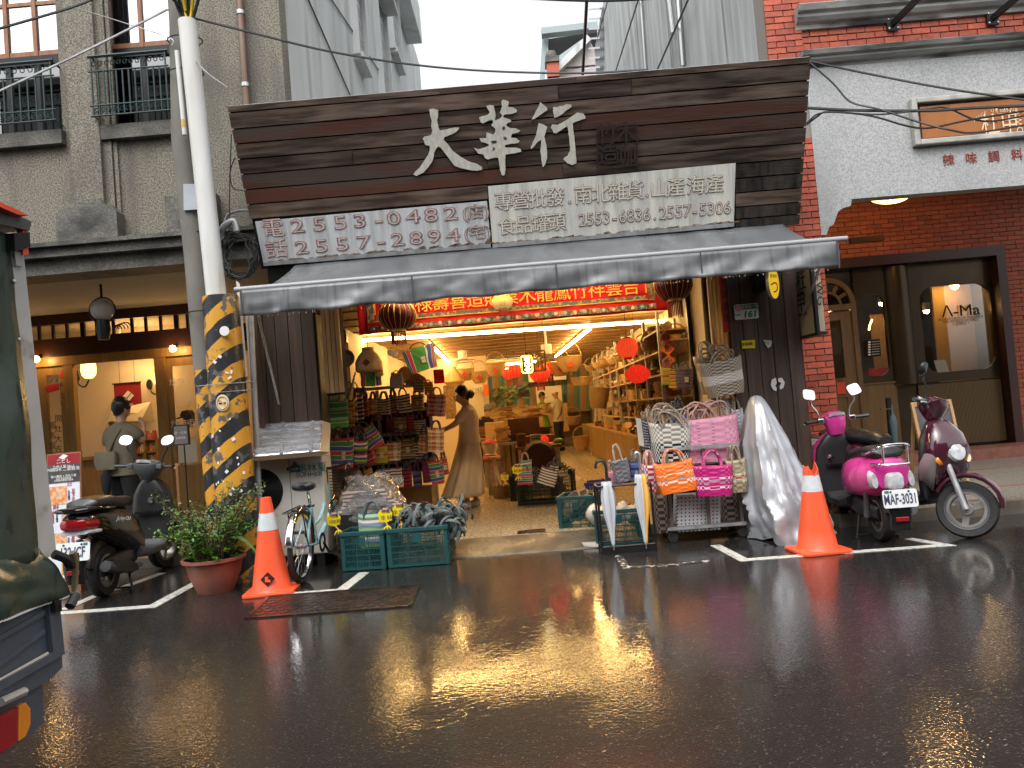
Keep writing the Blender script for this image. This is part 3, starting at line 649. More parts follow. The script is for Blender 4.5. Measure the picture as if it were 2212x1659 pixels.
for(ua,ub,va,vb)in((758,775,-40,118),(813,829,28,205),(838,853,-30,108)):
 p,q=atx(ua,(va+vb)/2,XC),atx(ub,(va+vb)/2,XC);z0,z1=atx((ua+ub)/2,vb,XC).z,atx((ua+ub)/2,va,XC).z
 w=obj('window',B().bb((XC,p.y,z0),(XC+.006,q.y,z1)),MATS['dark_void'],LB)
 c=B();
 for(y_,Y_)in((p.y-.06,p.y),(q.y,q.y+.06)):c.bb((XC,y_,z0-.06),(XC+.12,Y_,z1+.06))
 c.bb((XC,p.y,z0-.12),(XC+.16,q.y,z0-.004));c.bb((XC,p.y-.1,z1+.004),(XC+.35,q.y+.1,z1+.1));obj('frame',c,MATS['side_plaster'],w)
 c=B();
 for k in range(1,9):y=lerp(p.y,q.y,k/9);c.bb((XC+.04,y-.012,z0),(XC+.06,y+.012,z1))
 for k in range(1,6):z=lerp(z0,z1,k/6);c.bb((XC+.035,p.y,z-.012),(XC+.058,q.y,z+.012))
 obj('window_bars',c,MATS['alu'],w,kind='stuff')
for us in(((640,-60),(765,225)),((690,-40),(850,200))):
 a_,c_=atx(*us[0],XC+.02),atx(*us[1],XC+.02);obj('cable',B().tube([a_,c_],.012,5),MATS['black_metal'],LB)
p=atx(862,14,XC);c=B();c.bb((XC,p.y-1.0,p.z-.4),(XC+.4,p.y+1.2,p.z+.6));obj('air_conditioner',c,MATS['side_plaster'],LB,bevel=.02)
def pipe(name,pts,r,mat,label,cat,rings=(),group=None):
 T=thing(name,label,cat,pts[-1],0,group);obj('pipe',B().tube(pts,r,12),MATS[mat],T,smooth=True)
 for t in rings:p=Vector(pts[0]).lerp(Vector(pts[-1]),t);d=(Vector(pts[-1])-Vector(pts[0])).normalized();obj('clamp',B().tube([p-d*.02,p+d*.02],r+.008,12),MATS['alu'],T,smooth=True)
 return T
p0,p1=at(515,-40,YL-.06),at(533,240,YL-.06);pipe('downpipe',[p0,p1+Vector((0,0,-1.2))],.036,'copper_pipe','brown downpipe with bright clamps on the roughcast wall','downpipe',(.13,.43))
YS=10.4;zc=zl0-.14
AR=thing('left_shopfront','warmly lit timber shopfront in the arcade behind the black scooter','shopfront',(-5.4,YS,0))
b=B();b.bb((-9.5,YL+.3,zc),(XC-.1,YS,zc+.05));obj('soffit',b,MATS['soffit'],AR)
Xa,Xb=-9.5,XC-.05
def sx(u,v=850):return at(u,v,YS).x
def sz(u,v):return at(u,v,YS).z
zt0,zt1=sz(200,760)+.0,sz(200,676)
z1_,z2_,z3_,z4_=sz(200,766),sz(200,728),sz(200,700),sz(200,679)
b=B();b.bb((Xa,YS-.1,z4_),(Xb,YS,zc));b.bb((Xa,YS-.12,z3_+.02),(Xb,YS,z4_));obj('top_beam',b,MATS['dark_red_wood'],AR)
b=B();b.bb((Xa,YS-.14,z1_),(Xb,YS,z2_));obj('lintel',b,MATS['dark_red_wood'],AR)
zA,zB=z2_,z3_+.02
obj('transom_glass',B().bb((Xa,YS-.03,zA),(Xb,YS-.02,zB)),MATS['glass_clear'],AR)
us=[62,90,120,150,182,186,214,218,250,290,320,352,384,388,410,440]
for k,u in enumerate(us):obj('transom_bar',B().bb((sx(u,715)-.016,YS-.07,zA),(sx(u,715)+.016,YS-.032,zB)),MATS['black_metal'],AR)
zd=sz(200,785);wd=MATS['oak']
b=B();b.bb((Xa,YS-.08,zd),(Xb,YS,z1_));obj('header',b,wd,AR)
def post(ua,ub,mat=wd,nm='post',z0=.12,z1=None,y=-.07):return obj(nm,B().bb((sx(ua),YS+y,z0),(sx(ub),YS+.03,zd if z1 is None else z1)),mat,AR)
post(66,76);post(146,166);post(342,366);post(455,500)
dl=obj('door',B().bb((sx(84),YS-.04,.14),(sx(106),YS,zd)).bb((sx(134),YS-.04,.14),(sx(146),YS,zd)).bb((sx(106),YS-.035,sz(120,810)),(sx(134),YS,zd)).bb((sx(106),YS-.035,.14),(sx(134),YS,.5)),wd,AR)
obj('pane',B().bb((sx(106),YS-.02,.5),(sx(134),YS-.012,sz(120,810))),MATS['glass_clear'],dl)
rl=obj('window_panel',B().bb((sx(366),YS-.04,sz(390,1000)),(sx(376),YS,zd)).bb((sx(376),YS-.035,sz(390,790)),(sx(455),YS,zd)).bb((sx(376),YS-.035,.14),(sx(455),YS,sz(390,1005))),wd,AR)
obj('pane',B().bb((sx(376),YS-.02,sz(390,1005)),(sx(455),YS-.012,sz(390,790))),MATS['glass_clear'],rl)
for i,ch in enumerate('開灶大吉'):text(ch,.105,MATS['dark_print'],dl,at(126,905+i*22,YS-.05),name='lettering')
for i,ch in enumerate('擺馬賀呷'):text(ch,.105,MATS['dark_print'],dl,at(113,920+i*22,YS-.05),name='lettering')
b=B();c0=at(113,838,YS-.05);b.lathe([(.0,-.05),(.085,-.05),(.10,0),(.10,.03)],14,c0,Matrix.Rotation(-.2,3,'Y'),sy=.12);b.lathe([(.10,.03),(.095,.045),(.0,.05)],14,c0,Matrix.Rotation(-.2,3,'Y'),sy=.12);obj('pan_sticker',b,MATS['red_print'],dl)
b=B();c0=at(138,808,YS-.05);b.lathe([(.0,-.06),(.055,-.05),(.045,.05),(.0,.06)],12,c0,Matrix.Rotation(.6,3,'Y'),sy=.12);obj('cup_sticker',b,MATS['red_print'],dl)
for k,(u,v,a)in enumerate(((108,812,.2),(111,824,.8),(122,822,1.1),(131,830,1.4),(136,850,0),(137,860,-.3),(133,872,-.7))):
 c=at(u,v,YS-.05);obj('ray_sticker',B().beam(c-Vector((.025*math.cos(a),0,.025*math.sin(a))),c+Vector((.025*math.cos(a),0,.025*math.sin(a))),.008,.006),MATS['dark_print'],dl)
text('灶市',.11,MATS['white_print'],rl,at(382,826,YS-.05));text('灶市市',.11,MATS['white_print'],rl,at(395,915,YS-.05))
b=B();b.bb((-9.5,13.4,0),(Xb,13.5,3.3));b.bb((-9.5,YS,3.3),(Xb,13.5,3.4));b.bb((Xb-.1,YS,0),(Xb,13.4,3.1));b.bb((-9.5,YS,0),(-9.4,13.4,3.1));obj('room_wall',b,MATS['warm_wall'],AR)
b=B();b.bb((-9.5,YL-.1,-.2),(XC-.05,13.5,.10));single('left_arcade_floor',b,MATS['concrete_wet'],None,None,kind='structure')
for i,(x,y)in enumerate(((-7.4,10.85),(-5.6,10.85),(-4.2,10.85),(-6.4,13.0))):
 T=thing('added_light_panel','added glowing panel lighting the left shop, '+('furthest to the left','in front in the middle','nearest the pole','at the back')[i],'lamp',(x,y,2.7),0,'added light panels in the left shop');obj('diffuser',B().box((x,y,2.72),(.75,.22,.04)),MATS['warm_panel'],T);obj('rod',B().tube([(x,y,2.74),(x,y,3.3)],.01,6),MATS['white_print'],T)  # emitters added inside, out of view, to light the left shop's room
for u,v in((78,776),(373,753)):
 p=at(u,v,YS-.25);T=thing('spot_lamp','small glowing bulb on the wooden header at the '+('truck' if u<100 else 'pole')+' end of the left shopfront','lamp',p,0,'bulbs on the left shopfront');obj('bulb',B().lathe([(0,-.045),(.035,-.03),(.042,0),(.03,.03),(0,.045)],12,p),MATS['warm_lamp'],T,smooth=True);obj('holder',B().tube([p+Vector((0,.03,.03)),p+Vector((0,.2,.06))],.02,8),MATS['black_metal'],T)
def sconce(u,v,y,lab):
 p=at(u,v,y);T=thing('wall_sconce',lab,'wall lamp',p,0,'wall lamps in the left shop')
 obj('shade',B().lathe([(.06,-.11),(.10,-.06),(.115,.02),(.105,.12)],14,p+Vector((.12,0,.08))),MATS['lamp_glow'],T,smooth=True)
 obj('arm',B().tube(smooth_path([p+Vector((-.08,.05,0)),p+Vector((-.05,0,-.12)),p+Vector((.05,0,-.16)),p+Vector((.12,0,-.05))]),.014,6),MATS['black_metal'],T);obj('back_plate',B().lathe([(0,0),(.06,.01),(.05,.03),(0,.03)],12,p+Vector((-.09,.03,.02)),Matrix.Rotation(PI/2,3,'X'),sy=1.6),MATS['black_metal'],T,smooth=True)
sconce(176,814,12.2,'lit yellow wall lamp beside the door post in the left shop');sconce(333,832,13.3,'wall lamp half hidden by the right door post in the left shop')
p0,p1=at(246,831,13.2),at(309,908,13.2)
T=thing('wall_banner','dark red cloth banner with white emblem on the back wall of the left shop','banner',((p0.x+p1.x)/2,13.2,p1.z))
obj('cloth',B().bb((p0.x,13.19,p1.z),(p1.x,13.2,p0.z)),MATS['red_cloth'],T)
c=at(277,855,13.18);b=B();b.prism([(-.09,.0),(0,.09),(.05,.05),(-.04,-.04)],.006,c);b.prism([(-.03,-.06),(.06,.035),(.1,-.005),(.015,-.09)],.006,c);obj('emblem',b,MATS['white_print'],T);text('二師',.08,MATS['white_print'],T,c+Vector((0,0,-.17)))
obj('rod',B().tube([(p0.x-.02,13.18,p0.z+.01),(p1.x+.02,13.18,p0.z+.01)],.012,6),MATS['black_metal'],T)
for x in(lerp(p0.x,p1.x,.25),lerp(p0.x,p1.x,.8)):obj('string',B().tube([(x,13.18,p0.z),(x,13.18,3.0)],.004,4),MATS['black_metal'],T)
p=[at(150,870,11.8),at(236,892,11.0),at(302,883,12.4)]
T=thing('counter_canopy','cream canopy roof over the wooden counter inside the left shop','canopy',(p[1].x,11.4,2.0))
zcan=p[1].z
b=B();b.hexa([(sx(150)-.5,12.2,zcan-.12),(p[1].x,11.0,zcan-.12),(p[2].x,12.4,zcan-.12),(sx(150)-.2,13.2,zcan-.12)],[(sx(150)-.4,12.3,zcan+.10),(p[1].x-.05,11.15,zcan+.02),(p[2].x-.1,12.5,zcan+.02),(sx(150)-.2,13.1,zcan+.22)]);obj('roof',b,MATS['paper'],T)
for k,x in enumerate((p[1].x-.5,p[2].x-.05)):obj('post',B().bb((x,11.9,.1),(x+.08,11.98,zcan-.12)),wd,T)
text('一家',.12,MATS['dark_print'],T,at(262,893,10.98),ux=(.7,.7,0))
ca,cb=at(166,1000,11.7).x,at(240,1000,11.7).x;b=B();b.bb((ca,11.6,.1),(cb,12.1,1.08));b.bb((ca-.02,11.55,1.08),(cb+.02,12.15,1.13));single('wood_counter',b,wd,'wooden counter behind the standing man in the left shop','counter')
T=thing('goods_shelf','wooden shelf of jars and snack packets beside the man in the left shop','shelf',(sx(325),11.8,.1))
xa,xb=at(294,985,11.6).x,at(346,985,11.6).x
zsf=[at(320,v,11.6).z for v in(1030,1000,975,948)]
for z in zsf:obj('board',B().bb((xa,11.5,z-.02),(xb,11.9,z)),wd,T)
for x in(xa,(xa+xb)/2,xb):obj('upright',B().bb((x-.015,11.5,.1),(x+.015,11.9,zsf[-1])),wd,T)
cols=[(.55,.12,.05),(.65,.42,.1),(.2,.4,.1),(.7,.65,.55),(.4,.08,.06),(.6,.3,.12)]
gm=[M('goods_%d'%i,c,r=.3)for i,c in enumerate(cols)]
k_=0
for z in zsf[1:]:
 for i in range(9):
  x=lerp(xa+.04,xb-.04,i/8);m_=random.choice(gm);k_+=1
  b=B()
  if random.random()<.5:b.lathe([(0,0),(.028,0),(.03,.06),(.022,.075),(.022,.09),(0,.092)],8,(x,11.56,z))
  else:b.box((x,11.56,z+.06),(.05,.04,.12),Matrix.Rotation(random.uniform(-.2,.2),3,'Y'))
  single('food_jar' if len(b.v)>8 else 'snack_packet',b,m_,'food '+('jar' if len(b.v)>8 else 'packet')+' on the '+('lower','middle','upper')[zsf.index(z)-1]+' shelf in the left shop, '+'first second third fourth fifth sixth seventh eighth ninth'.split()[i]+' from the left','food packet','food packets on the left shop shelf',smooth=len(b.v)>8)
gp=at(221,671,8.6);T=thing('globe_lamp','unlit round white globe lamp in a black ring hanging under the arcade','hanging lamp',(gp.x,gp.y,gp.z))
obj('globe',B().lathe([(.125*math.sin(PI*i/14),-.125*math.cos(PI*i/14))for i in range(15)],20,gp+Vector((0,0,.01))),MATS['opal'],T,smooth=True)
obj('ring',B().tube(arc(gp,.148,0,2*PI,32)[:-1],.009,6,close=True),MATS['black_metal'],T,smooth=True);obj('rod',B().tube([gp+Vector((0,0,.148)),Vector((gp.x,gp.y,zc))],.014,8),MATS['black_metal'],T);obj('holder',B().lathe([(.0,0),(.07,0),(.075,-.1),(.055,-.22),(0,-.22)],12,gp+Vector((0,0,-.11))),MATS['black_metal'],T,smooth=True)
b=B();
for i in range(4):b.tube(arc(gp+Vector((.13+.03*i,.05,-.22)),.05+.008*i,0,PI,10),.007,5)
obj('scroll',b,MATS['black_metal'],T,kind='stuff')
b=B();b.bb((-9.5,7.9,0),(-6.35,8.5,zc));obj('arcade_pillar',b,MATS['stucco_dark'],LB)
nb=at(395,1050,9.4);T=thing('notice_stand','thin black stand holding a framed notice by the timber shopfront','notice stand',(nb.x,9.4,.1))
p0,p1=at(374,919,9.4),at(411,960,9.4);obj('frame',B().bb((p0.x,9.38,p1.z),(p1.x,9.41,p0.z)),MATS['black_metal'],T);s_=obj('sheet',B().bb((p0.x+.015,9.375,p1.z+.015),(p1.x-.015,9.38,p0.z-.015)),M('notice_grey',(.22,.19,.18),r=.5),T)
text('週一公休',.04,MATS['white_print'],s_,Vector(((p0.x+p1.x)/2,9.37,lerp(p0.z,p1.z,.4))));text('営業時間',.03,MATS['white_print'],s_,Vector(((p0.x+p1.x)/2,9.37,lerp(p0.z,p1.z,.65))))
obj('pole',B().tube([(p1.x-.08,9.41,p1.z),(p1.x-.08,9.41,.1)],.009,6),MATS['black_metal'],T);obj('base',B().lathe([(0,0),(.13,0),(.13,.012),(0,.015)],16,(p1.x-.08,9.41,.1)),MATS['black_metal'],T)
po=B();po.bb((sx(380),YS-.045,sz(390,1000)),(sx(420),YS-.04,sz(390,950)));single('kraft_poster',po,MATS['paper'],'brown paper poster behind the glass of the right shop panel','poster')
# right: brick townhouse
YR=8.0
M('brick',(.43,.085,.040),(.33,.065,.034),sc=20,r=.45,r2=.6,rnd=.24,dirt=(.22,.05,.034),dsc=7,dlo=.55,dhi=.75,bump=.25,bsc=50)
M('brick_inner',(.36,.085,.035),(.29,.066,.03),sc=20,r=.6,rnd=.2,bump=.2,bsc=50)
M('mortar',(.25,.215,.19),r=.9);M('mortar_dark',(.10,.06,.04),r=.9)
M('terrazzo_floor',(.22,.20,.17),(.12,.11,.095),sc=60,lo=.4,hi=.62,r=.28,r2=.45);M('terrazzo',(.435,.44,.44),(.28,.285,.285),sc=75,lo=.40,hi=.62,r=.45,dirt=(.25,.26,.26),dsc=1.0,dlo=.52,dhi=.75,dst=(1,1,.4),bump=.15,bsc=75)
M('moulding',(.36,.36,.34),(.20,.20,.19),sc=2.5,st=(1,3,3),r=.45,dirt=(.03,.03,.028),dsc=1.8,dlo=.54,dhi=.72,dst=(1,4,4),bump=.2,bsc=40)
M('copper_plate',(.36,.135,.040),(.28,.095,.028),sc=2,r=.35,metal=.35,dirt=(.12,.06,.03),dsc=9,dlo=.66,dhi=.8,dst=(1,1,.3))
M('sign_frame',(.48,.47,.43),(.30,.30,.27),sc=6,r=.4,metal=.2)
M('gold',(.75,.55,.36),r=.35,metal=.4)
M('bronze',(.060,.040,.020),(.045,.030,.016),sc=2,r=.30,metal=.55)
M('dark_bronze',(.016,.013,.010),r=.3,metal=.4)
M('door_wood',(.17,.095,.034),(.12,.068,.026),sc=3,st=(6,6,.8),r=.35)
RB=thing('brick_townhouse','red brick townhouse with a grey terrazzo band over its arcade','townhouse',(4.2,YR,0))
def bricks(parent,x0,x1,z0,z1,y,bw=.185,bh=.055,gap=.010,mat='brick',lim=300,nm='brick',depth=.03,skip=None,phase=0):
 bm=B().box((0,0,0),(bw,depth,bh)).mesh(nm);bm.materials.append(MATS[mat]);made=0;src=None;rest=B()
 n=int((z1-z0)/(bh+gap)+.5)
 for j in range(n):
  z=z0+(j+.5)*(z1-z0)/n;x=x0-(.5*(bw+gap)if(j+phase)%2 else 0)
  while x<x1-.02:
   a,c=max(x,x0),min(x+bw,x1)
   if c-a>.03 and not(skip and skip((a+c)/2,z)):
    p=Vector(((a+c)/2,y+random.uniform(-.003,.002),z+random.uniform(-.0015,.0015)))
    if made<lim:
     o=bpy.data.objects.new(nm,bm);o.location=INV[ROOT[parent.name]]@p;o.scale=((c-a)/bw,1,1);link(o,parent);made+=1
    else:rest.box(p,(c-a,depth,bh))
   x+=bw+gap
 if rest.v:obj(nm+'_rest',rest,MATS[mat],parent,kind='stuff')
 return made
PX0,PX1=at(1741,850,YR).x,at(1812,900,YR).x
tx0,tx1=at(1641,60,YR).x,at(1728,60,YR).x
PX0=(PX0+tx0)/2;PX1=(PX1+tx1)/2
zbs=at(1770,945,YR).z
zm0,zm1=at(1760,141,YR-.1).z,at(1760,110,YR-.1).z
zu0,zu1=at(1760,54,YR-.1).z,at(1760,10,YR-.1).z
zhid=at(1750,300,YR).z
made=bricks(RB,PX0,PX1,zbs,zu1+.4,YR,skip=lambda x,z:zhid<z<at(1700,135,YR).z-.1 or at(1700,660,YR).z<z<at(1700,560,YR).z and False)
b=B();b.bb((PX0,YR+.004,zbs),(PX1,YR+.3,8));obj('pier_core',b,MATS['mortar'],RB)
b=B();b.bb((PX0,YR-.03,0),(PX1+.05,YR+.3,zbs));obj('pier_base',b,M('rough_plaster',(.42,.37,.28),(.32,.28,.22),sc=9,r=.85,bump=1,bsc=30),RB)
UBx0=PX1+.0;XE=7.2
bricks(RB,UBx0,XE,zm1,zu0,YR+.03,lim=300-made);b=B();b.bb((UBx0,YR+.034,zm1),(XE,YR+.3,8));obj('upper_core',b,MATS['mortar'],RB)
b=B();b.bb((UBx0,YR-.02,zu1),(XE,YR+.034,8));obj('upper_wall',b,MATS['brick'],RB)
def mould(z0,z1,nm):
 h=z1-z0;pr=[(YR+.03,z0),(YR-.02,z0),(YR-.03,z0+.2*h),(YR-.07,z0+.28*h),(YR-.10,z0+.45*h),(YR-.10,z0+.6*h),(YR-.14,z0+.68*h),(YR-.16,z0+.95*h),(YR-.15,z1),(YR+.03,z1)]
 b=B();b.prism(pr,XE-UBx0+.06,(UBx0-.06,0,0),(0,1,0),(0,0,1),(1,0,0));obj(nm,b,MATS['moulding'],RB)
mould(zm0,zm1,'lower_moulding');mould(zu0,zu1,'upper_moulding')
def rz(u,v):p=at(u,v,YR);return(p.x,p.z)
po=[rz(2300,391),rz(2300,90)];po[1]=(po[1][0],zm0)
poly=[(PX1,zm0),(PX1,rz(1785,508)[1]),rz(1784,508),rz(1789,492),rz(1799,486),rz(1803,474),rz(1809,458),rz(1820,450),rz(1836,446),rz(1838,431),(XE,rz(1838,431)[1]-.01),(XE,zm0)]
b=B();b.prism(poly,.08,(0,YR+.06,0));b.bb((PX1+.4,YR+.062,rz(1838,431)[1]+.002),(XE,YR+.16,zm0));obj('terrazzo_front',b,MATS['terrazzo'],RB)
fr=[at(1955,219,YR-.03),at(1968,322,YR-.03)];x0=(at(1958,219,YR).x+at(1968,322,YR).x)/2;zt_,zb_=at(1962,219,YR).z,at(1962,321,YR).z
SG=thing('copper_sign','copper plate sign in a grey frame on the terrazzo front','sign',(x0+1,YR-.03,zb_))
for nm,a,c in(('frame_left',(x0,YR-.10,zb_),(x0+.06,YR-.02,zt_)),('frame_top',(x0+.06,YR-.10,zt_-.06),(XE-.4,YR-.02,zt_)),('frame_bottom',(x0+.06,YR-.10,zb_),(XE-.4,YR-.02,zb_+.06))):obj('frame',B().bb(a,c),MATS['sign_frame'],SG,bevel=.012)
pl=obj('plate',B().bb((x0+.10,YR-.06,zb_+.075),(XE-.4,YR-.03,zt_-.09)),MATS['copper_plate'],SG)
text('杜甲',.235,MATS['gold'],pl,at(2160,270,YR-.065),sx=.85,ext=.004);text('DW-V',.09,MATS['gold'],pl,at(2202,262,YR-.065),ux=(0,0,1),uy=(-1,0,0));text('2005',.045,MATS['gold'],pl,at(2168,239,YR-.065))
obj('badge',B().tube([at(2168,239,YR-.065)+Vector((x,0,y))for x,y in rrect(.14,.062,.02)],.005,4,close=True),MATS['gold'],pl)
for i,ch in enumerate('SPICE UP YOUR LIFE'):
 a=math.radians(150-i*7.2);c=at(2168,275,YR-.065);text(ch,.05,MATS['gold'],pl,c+Vector((.34*math.cos(a),0,.19*math.sin(a))),ux=(math.sin(a),0,-math.cos(a)*.6))
for s_,ch in zip((2049,2098,2147,2197),'辣味調料'):
 text(ch,.125,M('sign_red',(.30,.06,.04),r=.5)if s_==2049 else MATS['sign_red'],RB,at(s_,347-(s_-2049)*.079,YR-.025),ext=.006,name='sign_character')
for(u,v,lab)in((1925,55,'black floodlight arm nearest the fascia, bolted between the brick mouldings'),(2140,43,'black floodlight arm furthest from the fascia, cut by the picture edge')):
 p=at(u,v,YR+.02);T=thing('flood_light',lab,'floodlight',p,0,'floodlights over the copper sign')
 obj('plate',B().box(p+Vector((0,-.03,0)),(.12,.02,.14)),MATS['black_metal'],T);q=p+Vector((.13,-.75,.10));obj('arm',B().beam(p+Vector((0,-.04,0)),q,.045,.055),MATS['black_metal'],T)
 for dx in(-.045,.045):
  for dz in(-.05,.05):obj('bolt',B().lathe([(0,0),(.012,0),(.010,.012),(0,.014)],6,p+Vector((dx,-.04,dz)),Matrix.Rotation(PI/2,3,'X')),MATS['alu'],T)
 b=B();b.box(q+Vector((.10,-.02,.06)),(.26,.20,.06),Matrix.Rotation(-.3,3,'Y'));obj('lamp_head',b,MATS['galv'],T,bevel=.015)
YI=11.0
AW2=thing('arcade_wall','red brick inner wall of the arcade around the dark cafe front','wall',(5.2,YI,0))
def ix(u,v):return at(u,v,YI).x
def iz(u,v):return at(u,v,YI).z
zo=iz(1985,545);zfl=.28;xo0=PX1;xo1=(ix(2163,531)+ix(2200,900))/2
zi_top=4.25
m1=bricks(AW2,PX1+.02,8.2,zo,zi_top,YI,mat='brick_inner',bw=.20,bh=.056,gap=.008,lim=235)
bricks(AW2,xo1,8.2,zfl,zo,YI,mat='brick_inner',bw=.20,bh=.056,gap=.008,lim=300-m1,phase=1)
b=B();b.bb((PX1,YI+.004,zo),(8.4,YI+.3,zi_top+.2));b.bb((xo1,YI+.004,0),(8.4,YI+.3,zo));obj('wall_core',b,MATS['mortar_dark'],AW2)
b=B();b.bb((PX1-.3,YR+.18,zi_top-.02),(8.4,YI,zi_top+.06));obj('soffit',b,MATS['soffit'],AW2)
CF=thing('cafe_front','dark bronze cafe front with an arched wooden door and rounded windows','shopfront',(5.2,YI+.1,0))
b=B();b.bb((PX1,YI-.04,zo-.14),(xo1+.02,YI+.2,zo));b.bb((xo1-.10,YI-.04,zfl),(xo1+.02,YI+.2,zo-.14));obj('frame',b,MATS['dark_red_wood'],CF)
yf=YI+.14
def panel_with_hole(nm,x0,x1,z0,z1,hole,mat,y=yf,t=.06):
 n=len(hole);cx_=sum(p[0]for p in hole)/n;cz_=sum(p[1]for p in hole)/n;out=[]
 for(x,z)in hole:
  dx,dz=x-cx_,z-cz_;k=1e9
  if dx>1e-6:k=min(k,(x1-cx_)/dx)
  if dx<-1e-6:k=min(k,(x0-cx_)/dx)
  if dz>1e-6:k=min(k,(z1-cz_)/dz)
  if dz<-1e-6:k=min(k,(z0-cz_)/dz)
  out.append((cx_+dx*k,cz_+dz*k))
 vs=[]
 for yy in(y,y+t):vs+=[(x,yy,z)for x,z in hole]+[(x,yy,z)for x,z in out]
 fs=[]
 for i in range(n):
  j=(i+1)%n;fs.append((i,n+i,n+j,j));fs.append((2*n+i,2*n+j,3*n+j,3*n+i));fs.append((i,j,2*n+j,2*n+i));fs.append((n+i,3*n+i,3*n+j,n+j))
 for(X,Z)in((x0,z0),(x1,z0),(x1,z1),(x0,z1)):
  for k in range(n):
   (xa,za),(xb,zb)=out[k],out[(k+1)%n]
   if(abs(xa-X)<1e-6 and abs(zb-Z)<1e-6)or(abs(za-Z)<1e-6 and abs(xb-X)<1e-6):vs.append((X,y,Z));fs.append((len(vs)-1,n+k,n+(k+1)%n));break
 o=obj(nm,B().add(vs,fs),mat,CF);return o
xd0,xd1=ix(1778,750),ix(1866,750);xw1=ix(1938,750);xk1=ix(1985,750)
zrib=iz(2060,822);
whole=[(lerp(ix(2004,700),ix(2212,700),0)+(.0),0)]
wx0,wx1,wz0,wz1=ix(2003,700),ix(2158,700),iz(2070,801),iz(2070,612)
hole=[((wx0+wx1)/2+x,(wz0+wz1)/2+z)for x,z in rrect(wx1-wx0,wz1-wz0,.20,7)]
panel_with_hole('window_wall',xk1,xo1-.1,zrib,zo-.14,hole,MATS['bronze'])
obj('pane',B().bb((wx0-.05,yf+.03,wz0-.05),(wx1+.05,yf+.035,wz1+.05)),MATS['glass_clear'],CF)
b=B();b.bb((xk1,yf,zfl),(xo1-.1,yf+.1,zrib-.012));obj('ribbed_base',b,MATS['dark_bronze'],CF)
b=B();n=62
for i in range(n):x=lerp(xk1,xo1-.12,(i+.5)/n);b.lathe([(.012,zfl+.03),(.012,zrib-.03)],6,(x,yf-.004,0))
obj('rib',b,M('rib_bronze',(.13,.085,.040),r=.35,metal=.4),CF,kind='stuff',smooth=True)
b=B();rr=(xk1-xw1)*.62;b.lathe([(rr,zrib),(rr,zo-.16),(rr*.6,zo-.14)],20,((xw1+xk1)/2,yf+rr*.35,0));obj('rounded_pier',b,MATS['bronze'],CF,smooth=True)
b=B();b.bb((xw1,yf+.02,zfl),(xk1,yf+.15,zrib-.012));obj('pier_base',b,MATS['bronze'],CF)
sx0,sx1,sz0,sz1=ix(1868,750),ix(1930,750),iz(1895,812),iz(1895,632)
hole=[((sx0+sx1)/2+x,(sz0+sz1)/2+z)for x,z in rrect(sx1-sx0,sz1-sz0,.16,6)]
panel_with_hole('side_wall',xd1,xw1,iz(1900,826),zo-.14,hole,MATS['bronze'])
obj('pane',B().bb((sx0-.03,yf+.03,sz0-.03),(sx1+.03,yf+.035,sz1+.03)),MATS['glass_clear'],CF)
b=B();b.bb((xd1,yf-.01,zfl),(xw1,yf+.05,iz(1900,828)));b.bb((xd1,yf-.03,iz(1900,829)),(xw1,yf-.01,iz(1900,826)));obj('window_base',b,MATS['door_wood'],CF)
obj('neon_line',B().tube([at(1924,678,yf+.25),at(1920,715,yf+.25),at(1925,760,yf+.25),at(1928,803,yf+.25)],.014,6),EM('neon',(1,.52,.12),9),CF)
obj('neon_line',B().tube([at(1884,690,yf+.5),at(1879,702,yf+.5),at(1877,713,yf+.5)],.012,6),MATS['neon'],CF)
mb=obj('menu_board',B().bb((at(1874,770,yf-.02).x,yf-.03,at(1880,771,yf-.02).z),(at(1903,770,yf-.02).x,yf-.015,at(1880,734,yf-.02).z)),MATS['dark_void'],CF)
for i in range(6):c=at(1878,739+i*5.4,yf-.034);obj('menu_icon',B().box(c,(.03,.004,.022)),MATS['white_print'],mb);obj('menu_line',B().box(c+Vector((.09,0,0)),(.11,.004,.006)),MATS['paper'],mb)
tl=at(2075,672,yf-.005);text('Λ-Ma',.23,MATS['dark_void'],CF,tl,ext=.004,sx=1.1,name='window_lettering')
for i,s_ in enumerate(('ADVENTURES OF THE SPICE','THE WORLD OF SPICE')):text(s_,.052,MATS['dark_bronze'],CF,at(2075,687+i*6,yf-.005),name='window_lettering')
text('+ (2005) +',.06,MATS['dark_bronze'],CF,at(2076,699,yf-.005),name='window_lettering')
b=B();zr=zo-.1
b.bb((PX1,YI+2.6,0),(xo1+.5,YI+2.7,3.6));b.bb((PX1,YI+.25,zr),(xo1+.5,YI+2.7,zr+.1));b.bb((PX1-.1,YI+.2,0),(PX1,YI+2.7,3.6));b.bb((xo1+.4,YI+.2,0),(xo1+.5,YI+2.7,3.6));b.bb((PX1,YI+.2,zfl-.1),(xo1+.5,YI+2.7,zfl));obj('room_wall',b,M('cafe_wall',(.10,.085,.06),r=.7),CF)
c0=ix(2055,700);b=B();b.bb((at(2020,700,YI+1.5).x,YI+1.5,zfl),(at(2108,700,YI+1.5).x,YI+1.55,zr));obj('lit_partition',b,M('ochre',(.58,.37,.10),r=.55),CF)
b=B();b.bb((at(1880,700,YI+1.6).x,YI+1.6,zfl),(at(1935,700,YI+1.6).x,YI+1.65,zr-.6));obj('back_counter',b,MATS['oak'],CF)
b=B();b.bb((at(1876,800,YI+.8).x,YI+.8,zfl),(at(1922,800,YI+.8).x,YI+1.0,at(1900,795,YI+.8).z));obj('red_counter',b,MATS['red_cloth'],CF)
